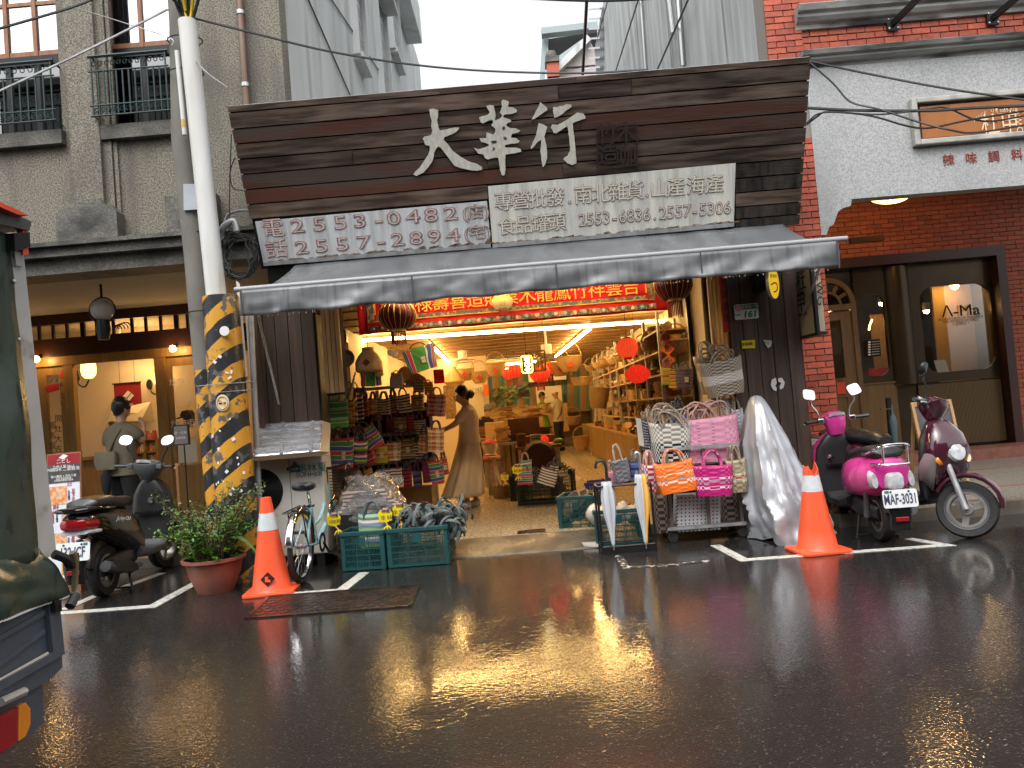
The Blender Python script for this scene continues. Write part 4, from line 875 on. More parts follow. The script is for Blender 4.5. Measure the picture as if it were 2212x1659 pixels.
def spot(p,lab,e='warm_lamp',r=.05):
 T=thing('spot_lamp',lab,'lamp',p,0,'spot lamps in the cafe');obj('bulb',B().lathe([(0,-r),(r*.8,-r*.6),(r,0),(r*.7,r*.7),(0,r)],10,p),MATS[e],T,smooth=True);obj('can',B().lathe([(r*1.3,0),(r*1.3,r*3),(0,r*3)],10,Vector(p)+Vector((0,0,r*.2))),MATS['letter_cream'],T,smooth=True)
spot(at(2062,618,YI+1.2),'spot lamp washing the ochre partition behind the cafe window',r=.06);spot(at(2001,672,YI+.9),'small round lamp behind the dark edge of the cafe window',r=.04);spot(at(1905,655,YI+1.2),'spot lamp high behind the narrow cafe window',r=.045)
p=at(2040,795,yf+.12);cb=B();cb.box(p+Vector((0,.06,.0)),(.17,.012,.26),Matrix.Rotation(-.35,3,'X'));single('clipboard',cb,MATS['paper'],'cream menu clipboard leaning inside the cafe window','clipboard')
D=obj('door_frame',B().bb((xd0-.02,yf-.02,zfl),(xd0+.05,yf+.08,iz(1820,668))).bb((xd1-.07,yf-.02,zfl),(xd1,yf+.08,iz(1820,668))).bb((xd0-.02,yf-.02,iz(1820,668)),(xd1,yf+.08,iz(1820,655))),MATS['door_wood'],CF)
cxd,rd=xd0-.05,xd1-xd0+.05;za=iz(1820,655);b=B()
def ann(r0,r1,a0,a1,n,c,y0,y1):
 vs=[];
 for i in range(n+1):
  a=lerp(a0,a1,i/n)
  for r in(r0,r1):
   for y in(y0,y1):vs.append((c[0]+r*math.cos(a),y,c[1]+r*math.sin(a)*1.02))
 fs=[]
 for i in range(n):
  k=4*i;fs+=[(k,k+4,k+6,k+2),(k+1,k+3,k+7,k+5),(k+2,k+6,k+7,k+3),(k,k+1,k+5,k+4)]
 return vs,fs
cxa=(xd0+xd1)/2-.10;ra=xd1-cxa
b=B();b.add(*ann(ra-.07,ra,0,PI,24,(cxa,za),yf-.02,yf+.08));b.add(*ann(ra*.42,ra*.42+.035,0,PI,16,(cxa,za),yf,yf+.06))
for a in(30,60,90,120,150):
 a=math.radians(a);b.beam((cxa+ra*.45*math.cos(a),yf+.03,za+ra*.45*math.sin(a)),(cxa+(ra-.05)*math.cos(a),yf+.03,za+(ra-.05)*math.sin(a)),.03,.05)
obj('fanlight',b,MATS['door_wood'],D);obj('pane',B().prism([(cxa+(ra-.03)*math.cos(PI*i/20),za+(ra-.03)*math.sin(PI*i/20))for i in range(21)],.006,(0,yf+.035,0)),MATS['glass_dark'],D)
b=B();b.bb((xd1-.5,yf+.05,za+ra*.2),(xd1+.1,yf+.10,zo-.14));b.bb((PX1,yf+.05,za+.02),(xd1-.5,yf+.10,zo-.14));obj('upper_glazing',b,MATS['glass_dark'],CF)
dz=[zfl+.02,iz(1830,815),iz(1830,688),iz(1830,670)];px0,px1=xd0+.05,xd1-.07
b=B();
for a,c in(((px0,yf+.01,dz[0]),(px0+.14,yf+.06,dz[3])),((px1-.16,yf+.01,dz[0]),(px1,yf+.06,dz[3])),((px0+.14,yf+.012,dz[2]),(px1-.16,yf+.06,dz[3])),((px0+.14,yf+.012,dz[1]-.28),(px1-.16,yf+.06,dz[1])),((px0+.14,yf+.03,dz[0]),(px1-.16,yf+.05,dz[1]-.28))):b.bb(a,c)
DR=obj('door',b,MATS['door_wood'],CF);obj('pane',B().bb((px0+.14,yf+.035,dz[1]),(px1-.16,yf+.04,dz[2])),MATS['glass_clear'],DR);obj('red_card',B().bb((px0+.15,yf-.004,dz[1]-.235),(px1-.19,yf+.008,dz[1]-.06)),M('red_paper',(.62,.055,.02),(.5,.04,.02),sc=8,r=.5),DR)
obj('handle',B().tube(arc((px0+.2,yf-.02,dz[1]-.02),.03,0,2*PI,10)[:-1],.005,5,close=True),MATS['black_metal'],DR)
b=B();b.bb((px0+.16,YI+1.0,dz[1]-.1),(px0+.42,YI+1.03,dz[2]+.1));obj('lit_panel',b,M('pale_wood',(.62,.42,.24),r=.5),CF)
spot((px0+.3,YI+.55,dz[2]+.1),'spot lamp behind the glass of the arched door',r=.04)
b=B();b.bb((PX1+.06,7.25,-.2),(9.5,YI+.2,.13));fl=single('right_arcade_floor',b,MATS['terrazzo_floor'],None,None,kind='structure')
b=B();b.bb((PX0-.1,7.05,-.2),(9.5,7.25,.12));single('kerb',b,MATS['concrete_wet'],None,None,kind='structure')
b=B();b.bb((PX1+.2,YI-.55,.13),(9,YI-.02,zfl));single('brick_step',b,M('step_red',(.26,.10,.07),(.18,.075,.055),sc=14,r=.4),'low reddish step running along the foot of the cafe front','step')
b=B()
for y in(7.9,9.4):b.bb((PX1+.3,y,.13),(9,y+.05,.1345))
b.bb((PX1+.3,7.95,.13),(PX1+.36,9.4,.1345));single('floor_inlay',b,MATS['step_red'],None,None,kind='structure')
p=at(1922,432,9.3);T=thing('hoop_lamp','glowing gold hoop lamp just under the edge of the right arcade','ceiling lamp',p)
for i in range(3):obj('hoop',B().tube(arc(p+Vector((0,0,.05)),.24-.03*i,PI*1.12,PI*1.88,14,ry=.09-.015*i),.010,6),EM('gold_glow',(1,.68,.2),2.5)if i==0 else MATS['gold_glow'],T)
obj('bulb',B().lathe([(0,-.05),(.05,0),(0,.05)],8,p+Vector((.01,0,.05))),EM('hoop_bulb',(1,.58,.2),260),T);obj('rod',B().tube([p+Vector((0,0,.03)),Vector((p.x,p.y,zi_top))],.01,6),MATS['black_metal'],T)
c=B();a_,c_=at(1835,521,9.5),at(1908,514,9.5);c.beam(a_,c_,.06,.07);single('timber_bracket',c,MATS['dark_red_wood'],'short dark timber bracket behind the end of the awning bar','bracket')
Xs=at(1760,650,7.0).x;yfr=7.0;ybk=atx(1713,650,Xs).y;Xs2=at(1780,650,7.0).x
zt_,zb_=at(1768,575,7.0).z+.1,at(1768,722,7.0).z
BS=thing('blade_sign','cream lightbox sign with dark edging projecting from the brick pier','blade sign',((Xs+Xs2)/2,7.4,zb_))
M('sign_cream',(.44,.38,.27),(.38,.325,.23),sc=2,r=.4)
obj('box',B().bb((Xs+.004,yfr+.012,zb_+.02),(Xs2-.004,ybk,zt_)),MATS['sign_cream'],BS,bevel=.008);obj('edge_frame',B().bb((Xs-.006,yfr-.008,zb_),(Xs+.02,yfr+.05,zt_)).bb((Xs-.004,yfr-.004,zb_-.005),(Xs2+.004,ybk,zb_+.018)),MATS['black_metal'],BS)
fy=(0,-1,0)
for ch,v,s_ in(('杜',610,.20),('甲',656,.20)):
 p=atx(1731,v,Xs);text(ch,s_,MATS['dark_void'],BS,p+Vector((-.004,0,0)),ux=fy,sx=1.25,name='lettering')
p=atx(1731,634,Xs);text('2005',.06,MATS['dark_void'],BS,p+Vector((-.004,0,0)),ux=fy,sx=1.3);p=atx(1732,680,Xs);text('YOUR LIFE',.05,MATS['dark_void'],BS,p+Vector((-.004,0,0)),ux=fy,sx=1.1);p=atx(1731,588,Xs);text('SPICE UP',.05,MATS['dark_void'],BS,p+Vector((-.004,0,0)),ux=fy,sx=1.1)
p=at(1769,620,6.995);text('V-WG',.085,MATS['dark_void'],BS,p,ux=(0,0,-1),uy=(1,0,0),sx=1.5)
obj('bracket',B().bb((Xs+.02,ybk,zb_+.1),(Xs2-.02,YR,zb_+.14)).bb((Xs+.02,ybk,zt_-.24),(Xs2-.02,YR,zt_-.2)),MATS['black_metal'],BS)
# grey block behind the fascia, and house at the back
XG=at(1643,60,8.35).x
GB=thing('grey_block','weathered grey cement side wall of a tall house rising behind the fascia','building',(XG+.2,8.4,0))
b=B();XG2=XG+.4;b.bb((PX0+.02,YR+.32,2.7),(XG2+4,YR+.36,12));
Yg=23.0;b=B();b.add([(XG-.0,8.36,4.4),(at(1283,100,Yg).x,Yg,4.4),(at(1283,100,Yg).x,Yg,12),(XG,8.36,12),(XG+3,8.36,4.4),(XG+3,Yg,4.4),(XG+3,Yg,12),(XG+3,8.36,12)],[(0,3,2,1),(4,5,6,7),(0,4,7,3),(1,2,6,5),(3,7,6,2),(0,1,5,4)])
obj('wall',b,MATS['grey_cement'],GB)
def gpt(u,v):
 a=Vector((XG,8.36,0));c=Vector((at(1283,100,Yg).x,Yg,0));n=(c-a).cross(Vector((0,0,1))).normalized();return onpl(u,v,a,n)
nrm=(Vector((at(1283,100,Yg).x,Yg,0))-Vector((XG,8.36,0))).cross(Vector((0,0,1))).normalized()
if nrm.x>0:nrm=-nrm
for(ua,va,ub,vb,r,m_)in((1387,-40,1400,150,.035,'alu'),(1469,-40,1482,142,.045,'alu'),(1447,-40,1460,70,.03,'side_plaster'),(1271,0,1262,160,.055,'dark_red_wood')):
 obj('drain_pipe',B().tube([gpt(ua,va)+nrm*.05,gpt(ub,vb)+nrm*.05],r,8),MATS[m_],GB,smooth=True)
for(ua,va,ub,vb)in((1395,-10,1340,155),(1508,-10,1435,148),(1325,-5,1300,80)):obj('cable',B().tube([gpt(ua,va)+nrm*.12,gpt(ub,vb)+nrm*.12],.016,5),MATS['black_metal'],GB)
for k in range(7):
 v=20+k*21;a_,c_=gpt(1280,v),gpt(1305,v-2);obj('slat',B().beam(a_+nrm*.06,c_+nrm*.06,.12,.05),MATS['alu'],GB)
YB=42.0
HB=thing('back_house','distant pink gabled house with a dark metal roof canopy and brick chimney','house',at(1220,160,YB)+Vector((0,0,-6)))
M('roof_dark',(.08,.085,.085),r=.4);M('pink_wall',(.50,.44,.42),r=.8);M('teal_steel',(.30,.36,.37),r=.5)
def hp(u,v,d=0):return at(u,v,YB+d)
b=B();b.hexa([hp(1195,200),hp(1300,200),hp(1300,200,3),hp(1195,200,3)],[hp(1205,148),hp(1300,148),hp(1300,148,3),hp(1205,148,3)]);b.prism([(hp(1205,148).x,hp(1205,148).z),(hp(1300,140).x,hp(1300,140).z),(hp(1270,85).x,hp(1270,82).z)],.3,(0,YB+.2,0));obj('gable_wall',b,MATS['pink_wall'],HB)
b=B();b.beam(hp(1203,152,-.3),hp(1272,84,-.3),.5,.35);obj('gable_trim',b,MATS['side_plaster'],HB)
b=B();b.hexa([hp(1165,180,1),hp(1176,180,1),hp(1176,180,2),hp(1165,180,2)],[hp(1172,76,1),hp(1186,76,1),hp(1186,76,2),hp(1172,76,2)]);b.beam(hp(1170,72,.5),hp(1290,58,.5),.6,.35);obj('canopy_frame',b,MATS['teal_steel'],HB)
b=B();b.beam(hp(1198,135,.4),hp(1258,92,.4),.25,.25);obj('brace',b,MATS['teal_steel'],HB)
b=B();b.add([hp(1184,84,1.5),hp(1290,68,1.5),hp(1290,130,2.5),hp(1184,150,2.5)],[(0,1,2,3)]);obj('roof',b,MATS['roof_dark'],HB,solid=.1)
b=B();b.bb((hp(1181,170).x,YB-1,hp(1185,182).z),(hp(1206,170).x,YB-.2,hp(1185,152).z));ch_=obj('chimney',b,MATS['brick'],HB);b=B();b.bb((hp(1179,170).x,YB-1.1,hp(1185,152).z),(hp(1208,170).x,YB-.1,hp(1185,140).z));obj('chimney_cap',b,MATS['stucco_dark'],ch_);b=B();b.lathe([(.28,0),(.32,.2),(.25,.42),(0,.5)],12,(hp(1193,170).x,YB-.6,hp(1185,140).z));obj('chimney_pot',b,MATS['stucco_dark'],ch_,smooth=True)
# houses across the street (they show in the windows, paint and wet road)
M('shed_metal',(.30,.31,.32),(.20,.20,.20),sc=2,st=(14,1,.3),r=.5);M('opposite_brick',(.20,.10,.07),(.14,.08,.06),sc=3,r=.8)
for(x0,x1,h,m_,lab)in((-16,-3.4,12.9,'shed_metal','corrugated grey metal fronted house across the street behind the camera'),(-3.2,5.0,7.4,'opposite_brick','brown brick house across the street behind the camera'),(5.2,17,6.4,'stucco_dark','dark roughcast house across the street behind the camera')):
 T=thing('opposite_house',lab,'house',((x0+x1)/2,-8,0));obj('wall',B().bb((x0,-14,0),(x1,-8,h)),MATS[m_],T);obj('roof',B().bb((x0-.1,-14,h),(x1+.1,-7.7,h+.25)),MATS['roof_grey']if 'roof_grey' in MATS else M('roof_grey',(.12,.12,.12),r=.7),T)
 n=int((x1-x0)/2.4)
 for k in range(n):
  x=lerp(x0,x1,(k+.5)/n);obj('window',B().bb((x-.6,-8,3.6),(x+.6,-7.96,5.0)),MATS['dark_void'],T);obj('door',B().bb((x-.8,-8,.1),(x+.8,-7.95,2.5)),MATS['dark_void'],T)
  # street furniture and vehicles
M('pole_concrete',(.20,.188,.165),(.13,.125,.11),sc=3,st=(1,1,.5),r=.7,dirt=(.33,.31,.28),dsc=7,dlo=.64,dhi=.7,dst=(1,1,.5),bump=.2,bsc=60)
M('pvc_white',(.66,.66,.64),(.55,.54,.50),sc=2,st=(3,3,.5),r=.35,dirt=(.42,.27,.10),dsc=1.6,dlo=.60,dhi=.85,dst=(5,5,.35))
M('black_plastic',(.016,.016,.017),(.024,.024,.025),sc=8,r=.32,spec=.6);M('black_gloss',(.008,.008,.009),r=.12,coat=.8);M('grey_plastic',(.055,.058,.062),(.095,.10,.105),sc=4,r=.4)
M('tyre',(.014,.014,.014),(.022,.021,.02),sc=20,r=.6,bump=.3,bsc=40,bst=(3,1,1));M('rim_metal',(.42,.40,.37),(.22,.20,.18),sc=6,r=.35,metal=.8);M('chrome',(.75,.76,.78),r=.12,metal=1)
M('pink_paint',(.66,.045,.30),(.58,.04,.26),sc=3,r=.22,coat=.6,dirt=(.28,.05,.14),dsc=6,dlo=.66,dhi=.8);M('burgundy',(.055,.010,.020),r=.14,coat=1);M('silver_paint',(.40,.37,.36),(.30,.27,.26),sc=4,r=.35,metal=.4)
M('seat_vinyl',(.012,.012,.013),r=.28,bump=.1,bsc=30);M('lens_red',(.30,.006,.012),r=.1,coat=.8);M('lens_clear',(.62,.63,.65),(.4,.4,.42),sc=20,r=.1,coat=.6);M('lens_amber',(.75,.24,.01),r=.12,coat=.8)
M('plate_white',(.72,.74,.73),r=.3);M('plate_ink',(.05,.045,.10),r=.5);M('mirror_glass',(.85,.88,.9),r=.04,metal=1)
M('cone_orange',(.88,.105,.035),(.80,.09,.03),sc=4,r=.38,dirt=(.5,.09,.05),dsc=5,dlo=.68,dhi=.85,bump=.05,bsc=12);M('reflective',(.62,.65,.66),(.5,.53,.55),sc=16,r=.25)
M('terracotta',(.34,.125,.085),(.27,.095,.065),sc=4,r=.38,r2=.6,dirt=(.14,.07,.055),dsc=2.2,dlo=.55,dhi=.8)
M('soil',(.03,.022,.016),r=.9);M('leaf_fresh',(.13,.30,.035),(.07,.18,.02),sc=9,r=.4);M('leaf_dull',(.12,.15,.06),(.07,.10,.04),sc=9,r=.5);M('stem',(.09,.065,.035),r=.7)
M('truck_tarp',(.040,.062,.045),(.028,.044,.032),sc=3,r=.25,r2=.45,bump=.3,bsc=9,dirt=(.016,.024,.018),dsc=12,dlo=.58,dhi=.66,dst=(1,2.5,.6));M('truck_grey',(.075,.092,.115),(.06,.072,.09),sc=3,r=.35,r2=.5);M('truck_white',(.52,.52,.50),(.40,.40,.39),sc=3,r=.5,dirt=(.2,.18,.16),dsc=7,dlo=.66,dhi=.8)
M('foil',(.74,.76,.80),(.52,.54,.60),sc=6,st=(.6,9,1),r=.18,r2=.4,metal=.75,bump=.5,bsc=14,bst=(.5,9,1));M('cardboard',(.28,.19,.11),r=.8)
M('ac_white',(.56,.54,.49),(.48,.455,.40),sc=2,r=.45,dirt=(.30,.25,.19),dsc=3,dlo=.6,dhi=.85)
M('teal_print',(.02,.16,.17),r=.5);M('sky_paint',(.30,.56,.62),r=.2,coat=.5);M('spoke',(.45,.45,.46),r=.3,metal=.9)
M('cover_silver',(.40,.41,.435),(.33,.34,.36),sc=2.2,r=.3,r2=.45,metal=.3)
def crumple(m,sc,st):
 t=m.node_tree;tc=t.nodes.new('ShaderNodeTexCoord');v=t.nodes.new('ShaderNodeTexVoronoi');v.inputs['Scale'].default_value=sc;b=t.nodes.new('ShaderNodeBump');b.inputs['Strength'].default_value=st;b.inputs['Distance'].default_value=.03;t.links.new(tc.outputs['Object'],v.inputs['Vector']);t.links.new(v.outputs['Distance'],b.inputs['Height']);t.links.new(b.outputs[0],t.nodes['Principled BSDF'].inputs['Normal'])
crumple(MATS['cover_silver'],9,.14)
def loft(b,secs,n=18):
 """rings of superellipse sections: (centre, half-vector a, half-vector b, power)"""
 vs=[]
 for c,a,d,p in secs:
  c,a,d=Vector(c),Vector(a),Vector(d)
  for k in range(n):
   t=2*PI*k/n;ct,st=math.cos(t),math.sin(t);vs.append(c+a*(math.copysign(abs(ct)**(2/p),ct))+d*(math.copysign(abs(st)**(2/p),st)))
 m=len(secs);fs=[(i*n+k,i*n+(k+1)%n,(i+1)*n+(k+1)%n,(i+1)*n+k)for i in range(m-1)for k in range(n)]
 fs+=[tuple(range(n-1,-1,-1)),tuple((m-1)*n+k for k in range(n))]
 return b.add(vs,fs)
def xs(x,z,hw,hh,p=2.6):return((x,0,z),(0,hw,0),(0,0,hh),p)
def wheel(root,c,r,w,rimr,name='wheel',spokes=3,rimm='rim_metal',whitewall=None):
 R=Matrix.Rotation(PI/2,3,'X');k=w/2
 t=obj(name,B().lathe([(rimr,-k*.75),(r*.93,-k*.95),(r*.985,-k*.6),(r,0),(r*.985,k*.6),(r*.93,k*.95),(rimr,k*.75)],32,c,R),MATS['tyre'],root,smooth=True)
 b=B();b.lathe([(rimr*.86,-k*.8),(rimr*1.02,-k*.8),(rimr*1.02,k*.8),(rimr*.86,k*.8),(rimr*.86,-k*.8)],32,c,R);b.lathe([(0,-k*.9),(rimr*.30,-k*.9),(rimr*.34,-k*.5),(rimr*.34,k*.5),(rimr*.30,k*.9),(0,k*.9)],20,c,R)
 for i in range(spokes):
  a=2*PI*i/spokes+.4;d=Vector((math.cos(a),0,math.sin(a)));b.beam(Vector(c)+d*rimr*.25,Vector(c)+d*rimr*.9,k*.9,rimr*.30,up=(0,1,0))
 obj('rim',b,MATS[rimm],t,smooth=True)
 if whitewall:obj('rim_stripe',B().lathe([(rimr*1.04,k*.82),(rimr*1.14,k*.90)],32,c,R).lathe([(rimr*1.04,-k*.82),(rimr*1.14,-k*.90)],32,c,R),MATS[whitewall],t)
 return t
def scooter(label,loc,head,pal,plate,steer=0.0,style='sport',lean=0.0):
 T=thing('scooter',label,'scooter',(0,0,0),0,'scooters parked by the kerb')
 P=lambda n:MATS[pal[n]]
 WB,r=1.20,.215
 wheel(T,(0,0,r),r,.10,.135,'rear_wheel',5,pal.get('rim','rim_metal'))
 if style=='retro':secs=[xs(-.36,.62,.04,.05),xs(-.33,.60,.14,.13,2.3),xs(-.20,.585,.20,.17,2.3),xs(0,.565,.225,.19,2.4),xs(.20,.55,.21,.19,2.4),xs(.40,.52,.17,.17),xs(.50,.46,.13,.14)]
 else:secs=[xs(-.42,.70,.035,.03),xs(-.36,.675,.11,.07),xs(-.22,.645,.15,.115),xs(0,.60,.165,.16),xs(.22,.54,.165,.20),xs(.40,.46,.15,.20),xs(.52,.38,.13,.13)]
 obj('rear_body',loft(B(),secs),P('body'),T,smooth=True)
 zt=.74 if style=='retro' else .765
 obj('seat',loft(B(),[xs(-.30,zt+.01,.07,.02),xs(-.26,zt+.03,.13,.045),xs(-.05,zt+.035,.15,.055),xs(.16,zt,.145,.055),xs(.36,zt-.01,.115,.05),xs(.44,zt-.03,.08,.03)]),P('seat'),T,smooth=True)
 if style=='retro':
  obj('grab_rail',B().tube(smooth_path([(-.14,.15,zt+.02),(-.30,.16,zt+.05),(-.43,.10,zt+.10),(-.45,0,zt+.11),(-.43,-.10,zt+.10),(-.30,-.16,zt+.05),(-.14,-.15,zt+.02)]),.012,8).tube(smooth_path([(-.30,.15,zt-.05),(-.42,.10,zt-.05),(-.44,0,zt-.05),(-.42,-.10,zt-.05),(-.30,-.15,zt-.05)]),.010,8),MATS['chrome'],T,smooth=True)
  for y in(.095,-.095):obj('grab_rail',B().tube([(-.43,y,zt+.10),(-.42,y,zt-.05)],.010,8),MATS['chrome'],T,smooth=True)
  obj('tail_light',loft(B(),[((-.335,0,.55),(0,.075,0),(0,0,.075),3.5),((-.385,0,.545),(0,.066,0),(0,0,.066),3.5),((-.395,0,.545),(0,.055,0),(0,0,.055),3.5)]),P('tail'),T,smooth=True)
  for y in(.145,-.145):obj('turn_signal',loft(B(),[((-.27,y,.56),(0,.030,-.02),(0,.018,.075),2.2),((-.335,y*1.0,.555),(0,.022,-.015),(0,.012,.058),2.2)]),MATS['lens_clear'],T,smooth=True)
  for y in(1,-1):obj('brake_wing',loft(B(),[xs(.1,.4,.01,.01),xs(.12,.4,.02,.05)]),P('body'),T)
 else:
  obj('tail_light',loft(B(),[((-.30,0,.645),(0,.150,0),(0,0,.052),3),((-.41,0,.655),(0,.105,0),(0,0,.048),3),((-.43,0,.66),(0,.06,0),(0,0,.03),3)]),P('tail'),T,smooth=True)
  obj('turn_lens',loft(B(),[((-.28,0,.585),(0,.158,0),(0,0,.024),3),((-.395,0,.592),(0,.11,0),(0,0,.020),3)]),MATS['lens_clear'],T,smooth=True)
  obj('grab_rail',loft(B(),[xs(-.46,.765,.06,.018),xs(-.42,.768,.14,.025),xs(-.28,.765,.17,.02),xs(-.05,.745,.168,.015)]),P('trim'),T,smooth=True)
 px_,pz=(-.44,.415)if style=='retro' else(-.44,.45);tl=.28 if style!='retro' else .2
 pn=Vector((-math.cos(tl),0,math.sin(tl)*.6)).normalized();pu=Vector((0,1,0));pu=Vector((0,-1,0));pv=pu.cross(-pn)*-1
 pv=Vector((pn.z,0,-pn.x))if pn.x<0 else Vector((0,0,1))
 c=Vector((px_,0,pz));b=B();b.prism(rrect(.27,.145,.02),.004,c,pu,pv,pn);pl=obj('plate',b,MATS['plate_white'],T)
 text(plate,.115,MATS['plate_ink'],pl,c+pn*.006-pv*.008,pu,pv,sx=.53,off=.002);obj('badge',B().prism(rrect(.035,.022,.004),.001,c+pn*.004+pv*.055-pu*(.10 if plate[0]=='M' else-.10),pu,pv,pn),MATS['teal_print'],pl)
 for y in(-.07,.07):obj('plate_bolt',B().lathe([(0,0),(.009,0),(.008,.006),(0,.007)],6,c+pn*.004+pv*.055+pu*y,Matrix((pu,pv,pn)).transposed()),MATS['black_metal'],pl)
 obj('mud_flap',loft(B(),[((-.40,0,pz-.05),(.02,0,.01),(0,.10,0),4),((-.43,0,pz-.14),(.02,0,.01),(0,.085,0),4),((-.40,0,pz-.25),(.02,0,.01),(0,.08,0),4)]),P('trim'),T,smooth=True)
 obj('reflector',B().box((-.445,0,pz-.165),(.02,.10,.035)),MATS['lens_red'],T,bevel=.004)
 obj('rear_fender',B().tube(arc((0,0,r),r+.035,.75,2.9,12),[.05]*13,8),MATS['black_plastic'],T,smooth=True)
 obj('engine',loft(B(),[xs(-.06,.24,.05,.07,3),xs(.05,.25,.10,.09,3),xs(.30,.27,.11,.10,3),xs(.45,.28,.09,.09,3)]),MATS['black_plastic'],T,smooth=True)
 obj('exhaust',B().tube(smooth_path([(.42,-.12,.18),(.2,-.14,.17),(.0,-.15,.22),(-.26,-.155,.29)]),[.02]*6+[.03]*6+[.045]*7,12),MATS['grey_plastic'],T,smooth=True)
 obj('exhaust_guard',loft(B(),[((-.18,-.195,.285),(.02,0,0),(0,0,.055),3),((.02,-.205,.235),(.02,0,0),(0,0,.05),3),((.2,-.2,.19),(.01,0,0),(0,0,.03),3)]),MATS['black_plastic'],T,smooth=True)
 obj('shock',B().tube([(-.04,.13,.22),(-.10,.13,.5)],.024,10),MATS['grey_plastic'],T,smooth=True)
 obj('stand',B().tube([(.20,.11,.2),(.16,.16,.012),(.10,.17,.012)],.011,6).tube([(.20,-.11,.2),(.16,-.16,.012),(.10,-.17,.012)],.011,6).tube([(.16,.16,.03),(.16,-.16,.03)],.009,6),MATS['black_metal'],T)
 obj('floorboard',loft(B(),[xs(.40,.30,.15,.05,4),xs(.55,.265,.165,.045,4),xs(.85,.265,.165,.04,4),xs(.96,.32,.15,.05,4)]),P('floor'),T,smooth=True)
 hw=.215 if style=='retro' else .19
 sh=[((.93,0,.27),(.045,0,.02),(0,hw*.75,0),3),((.965,0,.42),(.05,0,.01),(0,hw,0),3),((.985,0,.60),(.05,0,.01),(0,hw,0),3),((.985,0,.76),(.055,0,.01),(0,hw*.86,0),3),((.975,0,.86),(.05,0,0),(0,hw*.55,0),2.5),((.97,0,.90),(.03,0,0),(0,.07,0),2.5)]
 obj('leg_shield',loft(B(),sh),P('inner'),T,smooth=True)
 fr=[((1.04,0,.40),(.05,0,.03),(0,hw*.62,0),2.6),((1.065,0,.52),(.075,0,.02),(0,hw*.92,0),2.6),((1.075,0,.66),(.095,0,.03),(0,hw*.98,0),2.5),((1.05,0,.78),(.09,0,.02),(0,hw*.86,0),2.5),((1.01,0,.87),(.06,0,.02),(0,hw*.55,0),2.4),((.985,0,.92),(.03,0,0),(0,.05,0),2.4)]
 obj('front_cowl',loft(B(),fr),P('front'),T,smooth=True)
 if style!='retro' or True:
  for y in(1,-1):
   obj('front_signal',loft(B(),[((1.10,y*hw*.74,.60),(.03,y*.012,-.03),(0,y*.03,.03),2.2),((1.135,y*hw*.70,.60),(.02,0,-.02),(0,y*.02,.022),2.2)]),MATS['lens_amber'],T,smooth=True)
 if style=='sport2':
  obj('head_light',B().lathe([(0,.0),(.075,0),(.086,.012),(.075,.035),(0,.05)],20,(1.135,0,.66),Matrix.Rotation(PI/2-.25,3,'Y')),MATS['lens_clear'],T,smooth=True)
  for y in(1,-1):
   obj('side_panel',loft(B(),[((.99,y*.15,.40),(.03,0,0),(0,y*.05,.05),2.5),((1.03,y*.175,.52),(.07,0,0),(0,y*.035,.06),2.5),((1.07,y*.165,.62),(.055,0,0),(0,y*.03,.04),2.5)]),MATS['silver_paint'],T,smooth=True)
   obj('cowl_vent',B().box((1.075,y*.045,.83),(.02,.045,.018)),MATS['dark_void'],T)
 else:
  obj('lock_cap',B().lathe([(0,0),(.028,0),(.030,.008),(0,.012)],16,(.925,-.02 if style!='retro' else .08,.70 if style!='retro' else .66),Matrix.Rotation(-PI/2,3,'Y')),MATS['chrome'],T,smooth=True)
  obj('glove_lip',loft(B(),[((.90,0,.58),(.02,0,0),(0,.14,0),3),((.90,0,.60),(.02,0,0),(0,.14,0),3)]),P('trim'),T)
 obj('steering_column',B().tube([(.975,0,.86),(.95,0,1.0)],.05,12),P('inner'),T,smooth=True)
 ax0,axd=Vector((.985,0,.88)),Vector((-.30,0,1)).normalized();RS=Matrix.Translation(ax0)@Matrix.Rotation(steer,4,axd)@Matrix.Translation(-ax0)
 start=len(KIDS[T.name]);
 wheel(T,(WB,0,r),r,.095,.135,'front_wheel',3,pal.get('rimf','rim_metal'),pal.get('wall'))
 obj('fork',B().tube([(1.08,.075,.55),(WB,.075,r)],.022,8),MATS['galv'],T,smooth=True);obj('fork',B().tube([(1.08,-.075,.55),(WB,-.075,r)],.022,8),MATS['galv'],T,smooth=True)
 obj('front_fender',loft(B(),[((WB+(r+.02+.03*math.sin(PI*k/10))*math.cos(a),0,r+(r+.02+.03*math.sin(PI*k/10))*math.sin(a)),(math.cos(a)*.022,0,math.sin(a)*.022),(0,.068*(1-.75*(abs(k-5.5)/6)**3),0),2.5)for k in range(11)for a in[lerp(.12,2.6,k/10)]]),P('fender'),T,smooth=True)
 if style=='retro':hd=[((.90,0,1.0),(.03,0,0),(0,.07,0),2.5),((.95,0,.88),(.05,0,0),(0,.075,0),2.5),((.96,0,.98),(.085,0,.02),(0,.10,0),2.5),((.95,0,1.06),(.075,0,.02),(0,.105,0),2.5),((.93,0,1.10),(.04,0,.01),(0,.07,0),2.5)][1:]
 else:hd=[((.97,0,.90),(.05,0,.0),(0,.07,0),2.5),((.985,0,.97),(.095,0,.03),(0,.12,0),2.5),((.965,0,1.03),(.105,0,.03),(0,.15,0),2.6),((.93,0,1.065),(.07,0,.02),(0,.13,0),2.6),((.92,0,1.075),(.03,0,.01),(0,.07,0),2.6)]
 obj('headset',loft(B(),hd),P('headset'),T,smooth=True)
 obj('dial',loft(B(),[((.895,0,1.055),(.03,0,-.015),(0,.085,0),2.2),((.885,0,1.085),(.026,0,-.013),(0,.078,0),2.2)]),MATS['lens_clear'],T,smooth=True)
